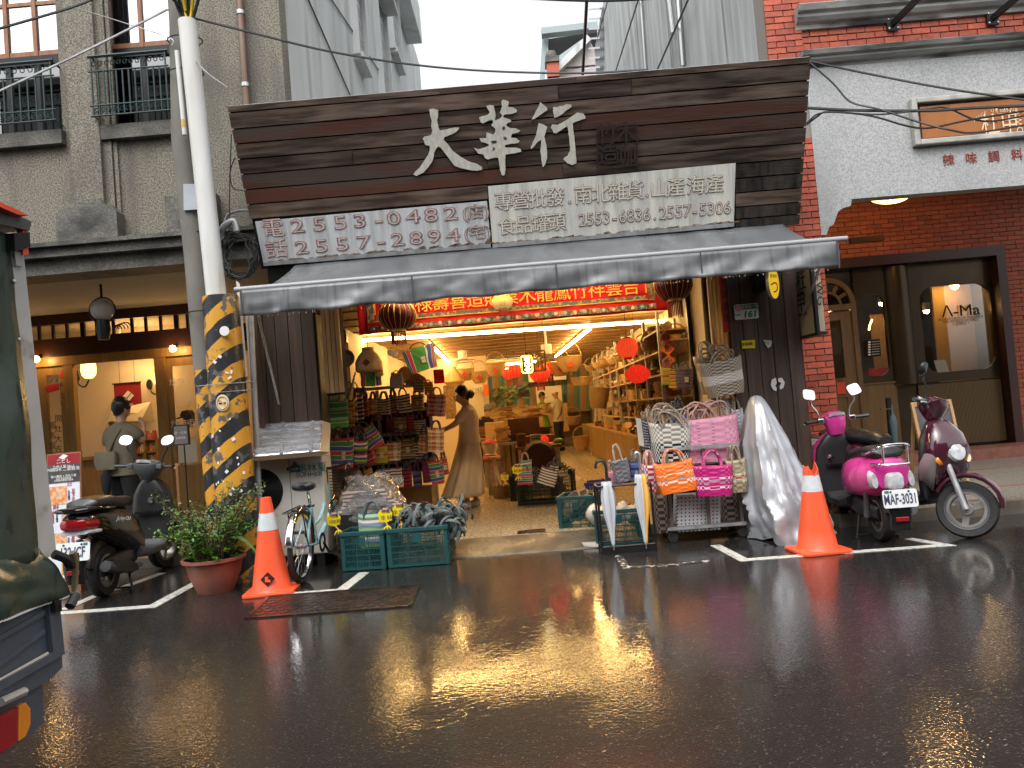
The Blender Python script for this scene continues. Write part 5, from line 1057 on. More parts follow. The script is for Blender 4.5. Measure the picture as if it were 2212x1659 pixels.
 if style=='retro':obj('head_light',B().lathe([(0,0),(.06,0),(.06,.02),(0,.04)],16,(1.02,0,1.0),Matrix.Rotation(PI/2,3,'Y')),MATS['lens_clear'],T,smooth=True)
 for y in(1,-1):
  obj('grip',B().tube([(.93,y*.17,1.03),(.89,y*.32,1.03)],.018,8),MATS['black_plastic'],T,smooth=True)
  obj('switch_box',B().box((.92,y*.16,1.03),(.06,.06,.05)),MATS['grey_plastic']if style!='retro' else MATS['chrome'],T,bevel=.01)
  obj('brake_lever',B().tube([(.96,y*.16,1.02),(.96,y*.24,1.015),(.94,y*.32,1.01)],.007,6),MATS['alu'],T)
  mz=1.25 if style!='retro' else 1.27
  if pal.get('mirrors',3)&(1 if y>0 else 2):
   obj('mirror_stem',B().tube(smooth_path([(.95,y*.15,1.05),(.95,y*.17,1.13),(.94,y*.215,1.19),(.94,y*.22,mz-.03)]),.008,6),MATS['chrome' if style=='retro' else 'black_plastic'],T,smooth=True)
   mc=Vector((.93,y*.23,mz+.03));o_=.075 if style!='retro' else .06;pw=2.4 if style!='retro' else 4
   mh=obj('mirror',loft(B(),[(mc+Vector((.03,0,0)),(0,.03,0),(0,0,.025),2),(mc+Vector((.018,0,0)),(0,o_*.9,.012*y),(.018,-.01*y,.046),pw),(mc,(0,o_,.014*y),(.022,-.012*y,.05),pw)]),P('mirror'),T,smooth=True)
   obj('mirror_face',loft(B(),[(mc-Vector((.001,0,0)),(0,o_*.9,.012*y),(.019,-.01*y,.044),pw),(mc-Vector((.003,0,0)),(0,o_*.88,.012*y),(.019,-.01*y,.043),pw)]),MATS['mirror_glass'],mh)
 for o in KIDS[T.name][start:]:
  for q in[o]+KIDS.get(o.name,[]):q.data.transform(RS)
 T.location=loc;T.rotation_euler=(lean,0,head)
 T.scale=(pal.get('scale',1),)*3
 return T
PB=dict(body='black_gloss',seat='seat_vinyl',trim='black_gloss',tail='lens_red',floor='grey_plastic',inner='black_plastic',front='black_gloss',fender='black_gloss',headset='grey_plastic',mirror='black_plastic',rim='rim_metal',rimf='rim_metal',scale=1.02)
s1=scooter('black scooter with white plate 132-JCF parked beside the tall menu board',gr(226,1288)+Vector((0,0,0)),math.radians(92),PB,'132-JCF',steer=-.25,style='sport')
text('Jockey Club',.05,MATS['plate_white'],[k for k in KIDS[s1.name]if k.name.startswith('rear_body')][0],(.06,-.172,.63),(1,0,-.12),(.1,-.25,1),shear=.3)
PK=dict(body='pink_paint',seat='seat_vinyl',trim='black_gloss',tail='lens_clear',floor='black_plastic',inner='black_plastic',front='pink_paint',fender='pink_paint',headset='pink_paint',mirror='chrome',rim='rim_metal',rimf='rim_metal',scale=.95)
s2=scooter('bright pink retro scooter with chrome rail and plate MAF-3031',gr(1908,1168),math.radians(86),PK,'MAF-3031',steer=.15,style='retro')
PU=dict(body='burgundy',seat='seat_vinyl',trim='burgundy',tail='lens_red',floor='black_plastic',inner='black_plastic',front='burgundy',fender='burgundy',headset='burgundy',mirror='black_plastic',rim='rim_metal',rimf='rim_metal',mirrors=2,wall='grey_plastic',scale=1.04)
hu=math.radians(-73);fw=gr(2095,1162)
s3=scooter('dark burgundy scooter with round headlight facing the street behind the pink scooter',fw-Vector((math.cos(hu),math.sin(hu),0))*1.25,hu,PU,' ',steer=.66,style='sport2')
def cone(u,v,h,label,torn=False,emblem=False):
 p=gr(u,v);T=thing('traffic_cone',label,'traffic cone',p,.1,'traffic cones on the parking lines');o=Vector(p);R1=Matrix.Rotation(.1,3,'Z')
 b=B();b.prism([(x,y)for x,y in rrect(.40,.40,.05)],.025,o,R1@Vector((1,0,0)),R1@Vector((0,1,0)),(0,0,1));obj('base',b,MATS['cone_orange'],T,bevel=.006)
 r0,r1=.155,.040;rr=lambda z:lerp(r0,r1,(z-.025)/(h-.025))
 zz=[.025,.04,h*.25,h*.5,h*.66];n=28
 obj('body',B().lathe([(r0+.012,.025)]+[(rr(z),z)for z in zz[1:]],n,o),MATS['cone_orange'],T,smooth=True)
 obj('reflective_band',B().lathe([(rr(h*.66)+.001,h*.66),(rr(h*.84)+.001,h*.84)],n,o),MATS['reflective'],T,smooth=True)
 if torn:
  b=B();n2=20;vs=[];
  for k in range(n2):a=2*PI*k/n2;vs.append(o+Vector((rr(h*.84)*math.cos(a),rr(h*.84)*math.sin(a),h*.84)))
  for k in range(n2):a=2*PI*k/n2;z=h*(.90+.05*math.sin(a*2+1)+.03*math.sin(5*a));vs.append(o+Vector((rr(z)*1.05*math.cos(a),rr(z)*1.05*math.sin(a),z)))
  b.add(vs,[(k,(k+1)%n2,n2+(k+1)%n2,n2+k)for k in range(n2)]);obj('torn_tip',b,MATS['cone_orange'],T,solid=.006)
 else:obj('tip',B().lathe([(rr(h*.84),h*.84),(r1+.002,h),(r1*.7,h+.004),(0,h+.004)],n,o),MATS['cone_orange'],T,smooth=True)
 if emblem:
  c=o+Vector((.02,-rr(.13)-.004,.13));up=Vector((0,.15,1)).normalized();b=B();b.prism([(-.058,0),(0,-.055),(.058,0),(0,.055)],.005,c,(1,0,0),up,(0,-1,0));e=obj('emblem',b,MATS['dark_red_wood'],T);b=B();b.prism([(-.02,.02),(-.02,-.02),(.025,-.025),(.02,-.005),(0,0),(.01,.02)],.003,c+Vector((0,-.005,0)),(1,0,0),up,(0,-1,0));obj('emblem_mark',b,MATS['cone_orange'],e)
 return T
cone(588,1278,.76,'orange traffic cone with a dark diamond emblem beside the bicycle',emblem=True)
cone(1767,1190,.72,'orange traffic cone with a torn open tip beside the silver cover',torn=True)
c0=gr(1672,1168);T=thing('covered_scooter','scooter hidden under a crumpled silver rain cover beside the torn cone','covered scooter',(c0.x,c0.y,0))
prof=[at(1612,1150,6.75),at(1618,1000,6.75),at(1630,900,6.75),at(1645,850,6.75)]
ap=at(1640,856,6.85)
def cov(u,v):
 a=2*PI*u;top=Vector((ap.x,6.95,ap.z));z=top.z*(1-v**.9);t=v
 cx=lerp(top.x,c0.x+.10+.08*t,t**.8);cy=lerp(6.95,7.0,t)
 rx=lerp(.045,.33,t**.62)*(1+.10*math.cos(a)*t);ry=lerp(.05,.62,t**.7)
 ridge=.030*math.sin(a*5+1.3*math.sin(v*5))*t+.018*math.sin(a*11+v*6)*t
 f=1+ridge*1.6+.09*noise.noise(Vector((math.cos(a)*2,math.sin(a)*2,v*4)))*t
 sl=1 if math.cos(a)<0 else 1+.18*t*(1-t)
 p=Vector((cx+rx*math.cos(a)*f*sl,cy+ry*math.sin(a)*f,max(z,0)))
 if v>.97:p.z+=.012*math.sin(a*7)+.03*max(0,-math.cos(a+.6))
 h=Vector((math.cos(a),math.sin(a),0));w=a+.35*noise.noise(Vector((v*3,0,2)))
 f1=1-abs(math.sin(w*4.5+.8));f2=1-abs(math.sin(w*9.5+2+v*1.5));f3=abs(noise.noise(Vector((p.x*9,p.y*9,p.z*5))))
 q=h*(.070*f1**2+.016*f2**3-.03*f3)*min(1,t*1.6)+noise.noise_vector(p*5)*.030*t
 return p+q
b=B();b.grid(cov,120,60,closeu=True);n_=len(b.v);top=Vector((ap.x,6.95,ap.z+.012));k_=120
b.add([top],[]);b.f+=[(n_,i,(i+1)%k_)for i in range(k_)]
obj('cover',b,MATS['cover_silver'],T,smooth=True,ang=60)
pc=gr(467,1276);T=thing('potted_plant','straggly green plant in a reddish plastic pot in front of the striped pole','potted plant',pc)
ph,pr0,pr1=.285,.145,.245;o=Vector(pc)
obj('pot',B().lathe([(0,0),(pr0,0),(lerp(pr0,pr1,.5)+.012,ph*.5),(pr1-.02,ph*.84),(pr1-.015,ph*.86),(pr1-.02,ph*.88),(pr1-.008,ph*.9),(pr1+.012,ph*.91),(pr1+.015,ph),(pr1-.01,ph),(pr1-.02,ph*.93),(0,ph*.92)],32,o),MATS['terracotta'],T,smooth=True)
obj('soil',B().lathe([(0,ph*.935),(pr1-.022,ph*.935)],20,o),MATS['soil'],T)
def leafq(b,p,d,up,L,w):
 d=d.normalized();s_=d.cross(up).normalized()*w;m=p+d*L*.5+up*.012*L/.05*.3;b.add([p,m+s_,p+d*L,m-s_],[(0,1,2,3)])
bs,bl1,bl2=B(),B(),B();rnd=random.Random(3)
for i in range(60):
 a=rnd.uniform(0,2*PI);r_=rnd.uniform(.02,.17);p0=o+Vector((r_*math.cos(a),r_*math.sin(a),ph*.93));H_=rnd.uniform(.18,.58);sp=rnd.uniform(.06,.40)
 p3=p0+Vector((math.cos(a)*sp,math.sin(a)*sp*.8,H_));pts=smooth_path([p0,p0.lerp(p3,.4)+Vector((0,0,.08)),p3+Vector((0,0,.02))],4);bs.tube(pts,[.004]*(len(pts)-1)+[.002],4)
 for q in pts[3:]:
  for k in range(11):
   tgt=bl2 if H_>.33 and rnd.random()<.8 else bl1;d=Vector((rnd.gauss(0,1),rnd.gauss(0,1),rnd.gauss(.1,.6)));q2=q+Vector((rnd.gauss(0,.03),rnd.gauss(0,.03),rnd.gauss(0,.025)))
   leafq(tgt,q2,d,Vector((rnd.gauss(0,.4),rnd.gauss(0,.4),1)).normalized(),rnd.uniform(.018,.040),rnd.uniform(.007,.012))
for i in range(90):
 a=rnd.uniform(0,2*PI);r_=rnd.uniform(.06,.25);q=o+Vector((r_*math.cos(a),r_*math.sin(a),ph*.95+rnd.uniform(0,.10)))
 for k in range(7):
  a2=2*PI*k/7+rnd.random();leafq(bl1,q,Vector((math.cos(a2),math.sin(a2),rnd.uniform(-.2,.6))),Vector((0,0,1)),rnd.uniform(.035,.062),rnd.uniform(.010,.017))
obj('stems',bs,MATS['stem'],T,kind='stuff');obj('leaves',bl1,MATS['leaf_fresh'],T,kind='stuff');obj('leaves',bl2,MATS['leaf_dull'],T,kind='stuff')
for(dx,dy,dz,L,w,az)in((.20,-.02,.42,.20,.055,-.3),(.02,-.10,.50,.10,.035,.4)):
 p=o+Vector((dx,dy,dz));b=B();b.grid(lambda u,v:p+Vector((math.cos(az)*L*u,-.03*u+(v-.5)*w*.9*math.sin(PI*min(1,u*.9+.1)),.03-.16*u*u*L/.2-abs(v-.5)*.05)),8,4);obj('leaf',b,MATS['leaf_fresh'],T,smooth=True)
def hazard():
 m=bpy.data.materials.new('hazard_stripes');m.use_nodes=True;t=m.node_tree;N=t.nodes;L=t.links;p=N['Principled BSDF'];p.inputs['Roughness'].default_value=.45
 tc=N.new('ShaderNodeTexCoord');sp=N.new('ShaderNodeSeparateXYZ');L.new(tc.outputs['Object'],sp.inputs[0])
 def mth(op,a,b):
  q=N.new('ShaderNodeMath');q.operation=op
  for i,x in enumerate((a,b)):
   if isinstance(x,(int,float)):q.inputs[i].default_value=x
   else:L.new(x,q.inputs[i])
  return q.outputs[0]
 n=N.new('ShaderNodeTexNoise');n.inputs['Scale'].default_value=9;n.inputs['Detail'].default_value=6;L.new(tc.outputs['Object'],n.inputs['Vector'])
 s_=mth('ADD',mth('MULTIPLY',sp.outputs[2],3.3),mth('MULTIPLY',sp.outputs[0],-2.6));s_=mth('FRACT',mth('ADD',s_,mth('MULTIPLY',n.outputs['Fac'],.12)),0)
 st=mth('GREATER_THAN',s_,.5)
 mx=N.new('ShaderNodeMix');mx.data_type='RGBA';L.new(st,mx.inputs[0]);mx.inputs[6].default_value=(.014,.015,.018,1);mx.inputs[7].default_value=(.62,.30,.025,1)
 n2=N.new('ShaderNodeTexNoise');n2.inputs['Scale'].default_value=14;n2.inputs['Detail'].default_value=8;L.new(tc.outputs['Object'],n2.inputs['Vector'])
 n3=N.new('ShaderNodeTexNoise');n3.inputs['Scale'].default_value=3.4;L.new(tc.outputs['Object'],n3.inputs['Vector'])
 w=N.new('ShaderNodeMapRange');L.new(mth('ADD',mth('MULTIPLY',n2.outputs['Fac'],.75),mth('MULTIPLY',n3.outputs['Fac'],.45)),w.inputs[0]);w.inputs[1].default_value=.655;w.inputs[2].default_value=.70
 m2=N.new('ShaderNodeMix');m2.data_type='RGBA';L.new(w.outputs[0],m2.inputs[0]);L.new(mx.outputs[2],m2.inputs[6]);m2.inputs[7].default_value=(.10,.095,.085,1)
 L.new(m2.outputs[2],p.inputs['Base Color']);return m
HZ=hazard()
YP=7.0;pb=gr(505,1228);zsheath=at(478,640,YP).z
T=thing('utility_pole','grey concrete utility pole painted with yellow and black stripes near the ground','utility pole',(at(480,1200,YP).x,YP,0))
cp=[at(387,-60,YP+.1),at(395,300,YP+.1),at(424,553,YP+.1),at(446,800,YP+.1)]
bot=Vector((at(490,1240,YP+.1).x,YP+.1,0));obj('post',B().tube([cp[0],cp[1],cp[2],cp[3]],[.095,.102,.108,.112],20),MATS['pole_concrete'],T,smooth=True)
obj('painted_foot',B().tube([cp[3]+Vector((0,0,.002)),bot.lerp(cp[3],.5),bot],[.114,.118,.124],20),HZ,T,smooth=True)
for v in(282,352,453,500):
 p=at(392+v*.065,v,YP-.02);obj('bolt_hole',B().lathe([(0,0),(.010,0),(.010,.006),(0,.006)],8,p+Vector((.01,.012,0)),Matrix.Rotation(PI/2,3,'X')),MATS['dark_void'],T)
for(u,v)in((400,88),(402,158),(445,672)):p=at(u,v,YP+.04);obj('wire_tie',B().tube(arc(p,.155,0,2*PI,20,ry=.145,uy=(0,1,.1))[:-1],.006,5,close=True),MATS['black_metal'],T)
b=B();q=[at(397,398,YP-.02),at(434,398,YP-.02),at(436,452,YP-.02),at(398,455,YP-.02)];b.hexa([x+Vector((0,.02,0))for x in(q[3],q[2],q[1],q[0])],[x-Vector((0,.012,0))for x in(q[3],q[2],q[1],q[0])]);obj('grey_patch',b,M('patch_grey',(.42,.45,.49),(.36,.38,.42),sc=5,r=.5),T)
T2=thing('cable_duct','white plastic duct tied to the utility pole with cables coming out of its top','cable duct',at(480,640,YP-.12))
d0,d1=at(404,45,YP-.12),at(468,645,YP-.12);obj('duct',B().tube([d0,d0.lerp(d1,.5),d1],[.079,.084,.088],20),MATS['pvc_white'],T2,smooth=True)
d2,d3=at(382,110,YP-.1),at(399,292,YP-.1);T3=thing('thin_duct','thin white duct with a yellow tape band hanging beside the thick white duct','cable duct',d3);obj('duct',B().tube([d2,d3],.021,10),MATS['pvc_white'],T3,smooth=True);obj('tape',B().tube([d2.lerp(d3,.82),d2.lerp(d3,.91)],.023,10),M('ochre_tape',(.55,.38,.12),r=.5),T3)
T4=thing('striped_sheath','yellow and black striped metal sheath, scuffed, around the foot of the white duct','pole guard',(at(510,1245,YP-.12).x,YP-.12,0))
e0=at(476,641,YP-.12);e1=Vector((at(523,1245,YP-.12).x,YP-.12,0));obj('sheath',B().tube([e1,e0.lerp(e1,.5),e0],[.185,.168,.155],28),HZ,T4,smooth=True)
rnd=random.Random(5)
for i in range(26):
 t=rnd.uniform(.2,.7);c=e0.lerp(e1,t)+Vector((rnd.uniform(-.12,.13),0,0));dx=c.x-e0.lerp(e1,t).x;rr=lerp(.155,.185,t);c.y-=math.sqrt(rr*rr-dx*dx)+.002
 obj('sticker_scrap',B().beam(c,c+Vector((rnd.uniform(.01,.03),0,rnd.uniform(-.02,.02))),.004,rnd.uniform(.01,.03)),MATS['white_print'],T4)
c=at(485,715,YP-.29);obj('round_sticker',B().lathe([(0,.0),(.043,0),(.043,.004),(0,.005)],20,c,Matrix.Rotation(PI/2,3,'X')),MATS['white_print'],T4)
c=at(481,870,YP-.295);ns=obj('no_smoking_sticker',B().lathe([(0,0),(.058,0),(.058,.004),(0,.005)],24,c,Matrix.Rotation(PI/2,3,'X'),sy=1.25),MATS['paper'],T4);obj('ring',B().tube(arc(c-Vector((0,.007,0)),.046,0,2*PI,24,ry=.055)[:-1],.005,5,close=True),M('amber_print',(.70,.36,.05),r=.5),ns);obj('slash',B().beam(c+Vector((-.03,-.008,.035)),c+Vector((.03,-.008,-.035)),.004,.011),MATS['amber_print'],ns);obj('cigarette',B().box(c+Vector((0,-.007,-.004)),(.06,.004,.012)),MATS['dark_void'],ns)
for v in(806,813):p=e0.lerp(e1,.31+.004*(v-806));obj('wire_tie',B().tube(arc(p+Vector((-.04,.06,0)),.25,0,2*PI,24,ry=.24,uy=(0,1,.05))[:-1],.004,5,close=True),MATS['galv'],T4)
g0,g1=at(540,640,YP+.05),Vector((at(566,1225,YP+.05).x,YP+.05,0));pipe('conduit',[g0,g1],.028,'galv','thin grey conduit standing between the striped sheath and the plank wall','conduit')
b=B();q=[at(508,605,YP-.1),at(516,612,YP-.1),at(533,812,YP-.1),at(528,815,YP-.1)];b.hexa([x+Vector((-.155,.45,0))for x in(q[3],q[2],q[1],q[0])],[x+Vector((0,.02,0))for x in(q[3],q[2],q[1],q[0])])
ss=single('street_sign_board',b,MATS['paper'],'narrow pale sign board with a blue top seen edge-on beside the striped sheath','sign')
def wire(pts,r,label,mat='black_plastic',group=None,d=None):
 b=B();P=[at(*p)if len(p)==3 else p for p in pts];b.tube(smooth_path(P,6),r,5);single('overhead_wire',b,MATS[mat],label,'wire',group,smooth=True)
wire([(-30,70,6.5),(157,15,6.7),(230,-18,6.8)],.012,'thick dark wire crossing the top left window of the roughcast house')
wire([(-30,210,6.3),(180,112,6.6),(362,20,6.95)],.011,'pale grey cable rising from the left edge to the top of the pole','galv')
wire([(157,15,6.7),(277,52,6.9),(367,82,6.95),(372,98,6.9)],.005,'thin green-grey wire sagging into the wire tie of the pole','galv')
wire([(407,36,6.95),(554,73,7.1),(707,110,7.3),(880,138,7.5),(1048,153,7.6),(1250,158,7.5),(1400,150,7.2)],.011,'long purple-black cable sagging across the sky to the fascia top')
wire([(395,90,6.9),(440,150,6.8),(490,188,6.75)],.005,'short loose wire end springing from the white duct','galv')
wire([(1050,-8,12),(1300,2,12.5),(1500,-10,13)],.02,'wire grazing the top edge of the sky')
YW=6.9
wire([(1748,132,YW),(1880,160,6.8),(2050,192,6.6),(2260,222,6.4)],.010,'straight wire from the fascia corner down to the right edge over the copper sign')
wire([(1748,134,YW),(1800,180,6.85),(1838,220,6.8),(1900,236,6.7),(1980,262,6.6),(2050,280,6.5),(2110,286,6.5),(2260,262,6.3)],.009,'kinked wire from the fascia corner dipping lowest across the copper sign')
wire([(1744,233,YW),(1850,238,6.8),(2000,239,6.6),(2100,233,6.5),(2260,226,6.3)],.014,'thick black cable running level from the fascia to the right edge')
wire([(1742,270,YW),(1765,252,6.85),(1790,241,6.8),(1880,250,6.7),(1960,272,6.6),(2010,276,6.55),(2100,258,6.5),(2260,232,6.3)],.009,'looped wire tied to the thick cable near the fascia and sagging over the sign frame')
wire([(1742,266,YW),(1780,243,6.8),(1900,247,6.7),(2000,236,6.6),(2045,233,6.55),(2128,262,6.5),(2260,240,6.3)],.008,'thin wire twisting round the thick cable above the copper sign')
for i,(du,m_)in enumerate(((-52,'black_plastic'),(-34,'black_plastic'),(-16,'yellow_cable'),(2,'black_plastic'),(22,'yellow_cable'),(46,'black_plastic'),(-70,'black_plastic'))):
 if m_=='yellow_cable' and m_ not in MATS:M('yellow_cable',(.75,.50,.02),r=.35)
 b=B();b.tube(smooth_path([at(402+i*2,60,YP-.12),at(398+i*3+du*.15,30,YP-.12),at(404+du*.7,-20,YP-.2),at(404+du*1.4,-70,YP-.3)],5),.016,6);single('duct_cable',b,MATS[m_],('yellow' if m_[0]=='y' else 'dark grey')+' cable coming out of the white duct, '+('first','second','third','fourth','fifth','sixth','last')[i]+' of seven','cable','cables out of the duct',smooth=True)
b=B();cc=at(522,545,7.3)
rq=random.Random(4)
for i in range(11):a_=rq.uniform(0,6);b.tube([cc+Vector((rq.uniform(-.03,.03)+(.13+.012*(i%5))*math.cos(a_+t*6.28)*(1+.1*math.sin(3*t*6.28+i)),-.016*i,-.03+(.18+.01*(i%4))*math.sin(a_+t*6.28)-.05*(1-abs(2*t-1))))for t in[k/22 for k in range(23)]],rq.choice((.006,.008,.010)),5)
single('cable_coil',b,MATS['black_plastic'],'coil of black cable hung beside the left end of the fascia','cable',smooth=True)
b=B();b.tube(smooth_path([at(488,590,7.4),at(478,520,7.35),at(482,492,7.3),at(505,478,7.3),at(512,500,7.3)]),.034,10);single('grey_elbow_pipe',b,MATS['galv'],'grey curved pipe holding the black cable coil','pipe',smooth=True)
b=B();b.tube(smooth_path([at(480,500,7.45),at(495,462,7.45),at(540,455,7.45),at(575,475,7.45),at(560,520,7.4)]),.014,6);single('grey_hose',b,MATS['galv'],'thin grey hose looping above the black cable coil','hose',smooth=True)
b=B();b.tube(smooth_path([at(500,290,7.3),at(496,400,7.3),at(496,500,7.3)]),.006,5);b.tube(smooth_path([at(508,340,7.3),at(497,370,7.3),at(503,405,7.3),at(525,412,7.3)]),.006,5);single('loose_wire',b,MATS['black_plastic'],'thin black wire hanging down the roughcast wall left of the fascia','wire',smooth=True)
XT=-1.70
T=thing('cargo_truck','green tarpaulin cargo truck with blue-grey tailgate, cut by the left edge','truck',(-2.6,2.0,0))
def tq(u,v,d=0):return atx(u,v,XT)+Vector((d,0,0))
def tquad(nm,pts,t,mat,par=None,d=0.0,**kw):
 P=[tq(u,v,d)for u,v in pts];m_=len(P);b=B();b.add([p-Vector((t,0,0))for p in P]+P,[tuple(range(m_)),tuple(range(2*m_-1,m_-1,-1))]+[(i,m_+i,m_+(i+1)%m_,(i+1)%m_)for i in range(m_)]);return obj(nm,b,MATS[mat],par or T,**kw)
tarp_a,tarp_b=[(-260,440),(20,505),(78,1215),(-260,1330)],None
A=[tq(*p)for p in tarp_a]
def tp(u,v):
 p=A[0].lerp(A[1],u).lerp(A[3].lerp(A[2],u),v);p.x+=-.012*math.sin(u*9+v*3)+.01*noise.noise(Vector((u*6,v*6,1)));return p
obj('rear_curtain',B().grid(tp,20,24),MATS['truck_tarp'],T,smooth=True,solid=.006)
fl_=[tq(-260,1290),tq(82,1185),tq(131,1291),tq(-260,1440)]
def fp2(u,v):
 p=fl_[0].lerp(fl_[1],u).lerp(fl_[3].lerp(fl_[2],u),v);p.x+=.035*math.sin(PI*min(1,v*.75))*(.4+.6*u)+.008*math.sin(u*14)*v+.012*noise.noise(Vector((u*9,v*4,5)));return p
obj('tarp_flap',B().grid(fp2,40,12),MATS['truck_tarp'],T,smooth=True,solid=.008)
b=B();
for i in range(60):p=fp2(i/60,.985);b.beam(p+Vector((.006,0,0)),p+Vector((.006,.012,.004)),.004,.004)
obj('stitching',b,MATS['white_print'],T,kind='stuff')
tquad('corner_pillar',[(20,515),(47,512),(122,1195),(84,1215)],.06,'truck_white')
for v in(608,733,850,970,1090,1195):p=tq(20+(v-515)*.083,v,.004);obj('rivet',B().lathe([(0,.008),(.006,.005),(.008,0)],8,p,Matrix.Rotation(PI/2,3,'Y')),MATS['alu'],T,smooth=True)
tquad('roof_edge',[(-260,360),(10,462),(50,480),(46,500),(-260,430)],.10,'grey_plastic',d=.03)
tquad('orange_trim',[(-260,345),(0,456),(26,470),(0,466),(-260,362)],.05,'cone_orange',d=.06)
tquad('bracket',[(12,505),(46,503),(48,535),(14,545)],.03,'black_metal',d=.03);tquad('side_reflector',[(36,498),(48,500),(50,550),(38,552)],.02,'cone_orange',d=.02)
tquad('hinge_strap',[(24,545),(42,545),(44,575),(28,575)],.012,'galv',d=.012)
ap_=[(-260,1415),(114,1290),(127,1412),(-260,1620)]
tquad('tailgate',ap_,.05,'truck_grey')
for va,vb in((1385,1323),(1450,1363)):P0,P1=tq(-60,va+25,.004),tq(92,vb,.004);obj('tailgate_rib',B().beam(P0,P1,.012,.016),MATS['truck_grey'],T)
tquad('tailgate_post',[(92,1302),(116,1292),(128,1412),(104,1420)],.035,'truck_grey',d=.02);tquad('tailgate_rim',[(-60,1497),(112,1405),(128,1412),(-60,1520)],.03,'truck_grey',d=.025)
P0,P1=tq(-20,1476,.012),tq(96,1411,.012);obj('pale_strip',B().beam(P0,P1,.006,.007),MATS['paper'],T)
tquad('latch',[(94,1299),(108,1297),(110,1322),(97,1324)],.03,'black_metal',d=.04)
tquad('bumper_beam',[(-60,1525),(128,1416),(129,1442),(100,1470),(-60,1560)],.07,'truck_grey',d=.01)
tquad('lamp_panel',[(-60,1560),(98,1470),(99,1563),(66,1592),(-60,1680)],.03,'truck_grey',d=-.01)
tquad('tail_lamp',[(-60,1572),(30,1527),(30,1604),(-60,1668)],.02,'lens_red',d=.014,bevel=.004);tquad('indicator_lamp',[(31,1526),(46,1518),(57,1532),(57,1566),(46,1592),(31,1603)],.02,'lens_amber',d=.016,bevel=.004)
P0,P1=tq(-20,1519,.03),tq(33,1495,.03);obj('gate_handle',B().tube([P0,P1],.014,8),MATS['galv'],T,smooth=True)
hk=[tq(120,1196,.06),tq(127,1215,.06),tq(132,1270,.05),tq(131,1290,.06),tq(120,1308,.06)];obj('tie_lever',B().tube(smooth_path(hk),.011,8),M('brass_old',(.22,.18,.10),r=.4,metal=.6),T,smooth=True)
obj('lever_tip',B().tube([tq(128,1288,.06),tq(114,1313,.06)],.017,8),MATS['black_plastic'],T,smooth=True);obj('rope_hook',B().tube(smooth_path([tq(98,1198,.03),tq(112,1210,.05),tq(120,1222,.05),tq(131,1218,.05),tq(130,1198,.05)]),.016,8),MATS['black_metal'],T,smooth=True)
yb=tq(128,1440).y;b=B();b.bb((-4.3,yb-1.65,.62),(XT-.10,yb-.02,.80));b.bb((-4.2,yb-1.3,.42),(XT-.15,yb-.35,.62));obj('chassis',b,MATS['truck_grey'],T)
b=B();b.bb((-4.3,yb-1.65,.8),(XT-.12,yb-.06,1.98));obj('cargo_cover',b,MATS['truck_tarp'],T,bevel=.05)
for y in(yb-.2,yb-1.45):
 wheel(T,(-2.6,y,.27),.27,.16,.17,'wheel',5)
YM=7.0;q=[at(105,1252,YM),at(172,1246,YM),at(190,975,YM+.12),at(121,983,YM+.12)]
T=thing('menu_board','tall leaning menu board with red header and food photos beside the black scooter','sign board',((q[0].x+q[1].x)/2,YM,0))
ux=(q[1]-q[0]).normalized();H_=(q[3]-q[0]).length;uy=(q[3]-q[0]).normalized();uy=(uy-ux*uy.dot(ux)).normalized();nn=ux.cross(uy)
w_=(q[1]-q[0]).length*1.04
def bd(nm,x0,y0,x1,y1,k,mat,par=None,t=.003):
 return obj(nm,B().prism([(x0*w_,y0*H_),(x1*w_,y0*H_),(x1*w_,y1*H_),(x0*w_,y1*H_)],t,q[0]+nn*k,ux,uy,nn),MATS[mat],par or T)
bp=lambda x,y,k:q[0]+ux*w_*x+uy*H_*y+nn*k
M('board_white',(.66,.70,.78),r=.35);M('board_dark',(.05,.045,.05),(.10,.09,.09),sc=6,r=.4);M('food_orange',(.62,.22,.07),(.75,.48,.30),sc=34,r=.4,lo=.42,hi=.58);M('food_brown',(.20,.11,.06),(.55,.40,.34),sc=14,r=.4);M('food_yellow',(.70,.38,.08),(.55,.25,.05),sc=6,r=.4)
bd('frame',-.04,-.015,1.04,1.01,-.02,'win_wood',t=.02)
bd('sheet',0,0,1,1,.001,'board_white');bd('red_header',0,.915,1,1,.004,'red_cloth');bd('dark_band',.0,.765,1,.915,.004,'board_dark')
for(x0,y0,x1,y1,m_)in((-.0,.59,.60,.74,'food_orange'),(.42,.40,.98,.55,'food_brown'),(0,.20,.58,.36,'food_orange'),(.42,.03,1,.14,'food_yellow')):bd('food_photo',x0,y0,x1,y1,.004,m_)
text('二ビし',.045,MATS['white_print'],T,bp(.5,.94,.008),ux,uy);b=B();b.prism([(-.045,.0),(0,.03),(.045,.012),(.0,-.018)],.002,bp(.5,.972,.008),ux,uy,nn);obj('emblem',b,MATS['white_print'],T)
for s_,y,sz in(('九州人氣 No.1',.897,.032),('NIBISHI 二番醬油',.875,.040),('職人醸造 × 百年工藝',.818,.026),('2023 年設計新裝',.80,.02),('九州最受歡迎の醬油',.785,.02)):text(s_,sz,MATS['white_print'],T,bp(.5,y,.008),ux,uy)
for s_,x,y in(('甘',.68,.755),('鮮',.25,.575),('旨',.63,.385),('味',.22,.17)):text(s_,.065,MATS['red_print'],T,bp(x,y,.006),ux,uy)
for x,y,s_ in((.80,.66,'甘\n味\n十\n足'),(.14,.49,'鮮\n美\n嚴\n選'),(.78,.28,'旨\n味\n濃\n厚')):text(s_,.034,MATS['red_print'],T,bp(x,y,.006),ux,uy,line=.8);text('丸\n大\n豆\n釀\n造',.022,MATS['dark_print'],T,bp(x-.14 if x>.5 else x+.14,y,.006),ux,uy,line=.8)
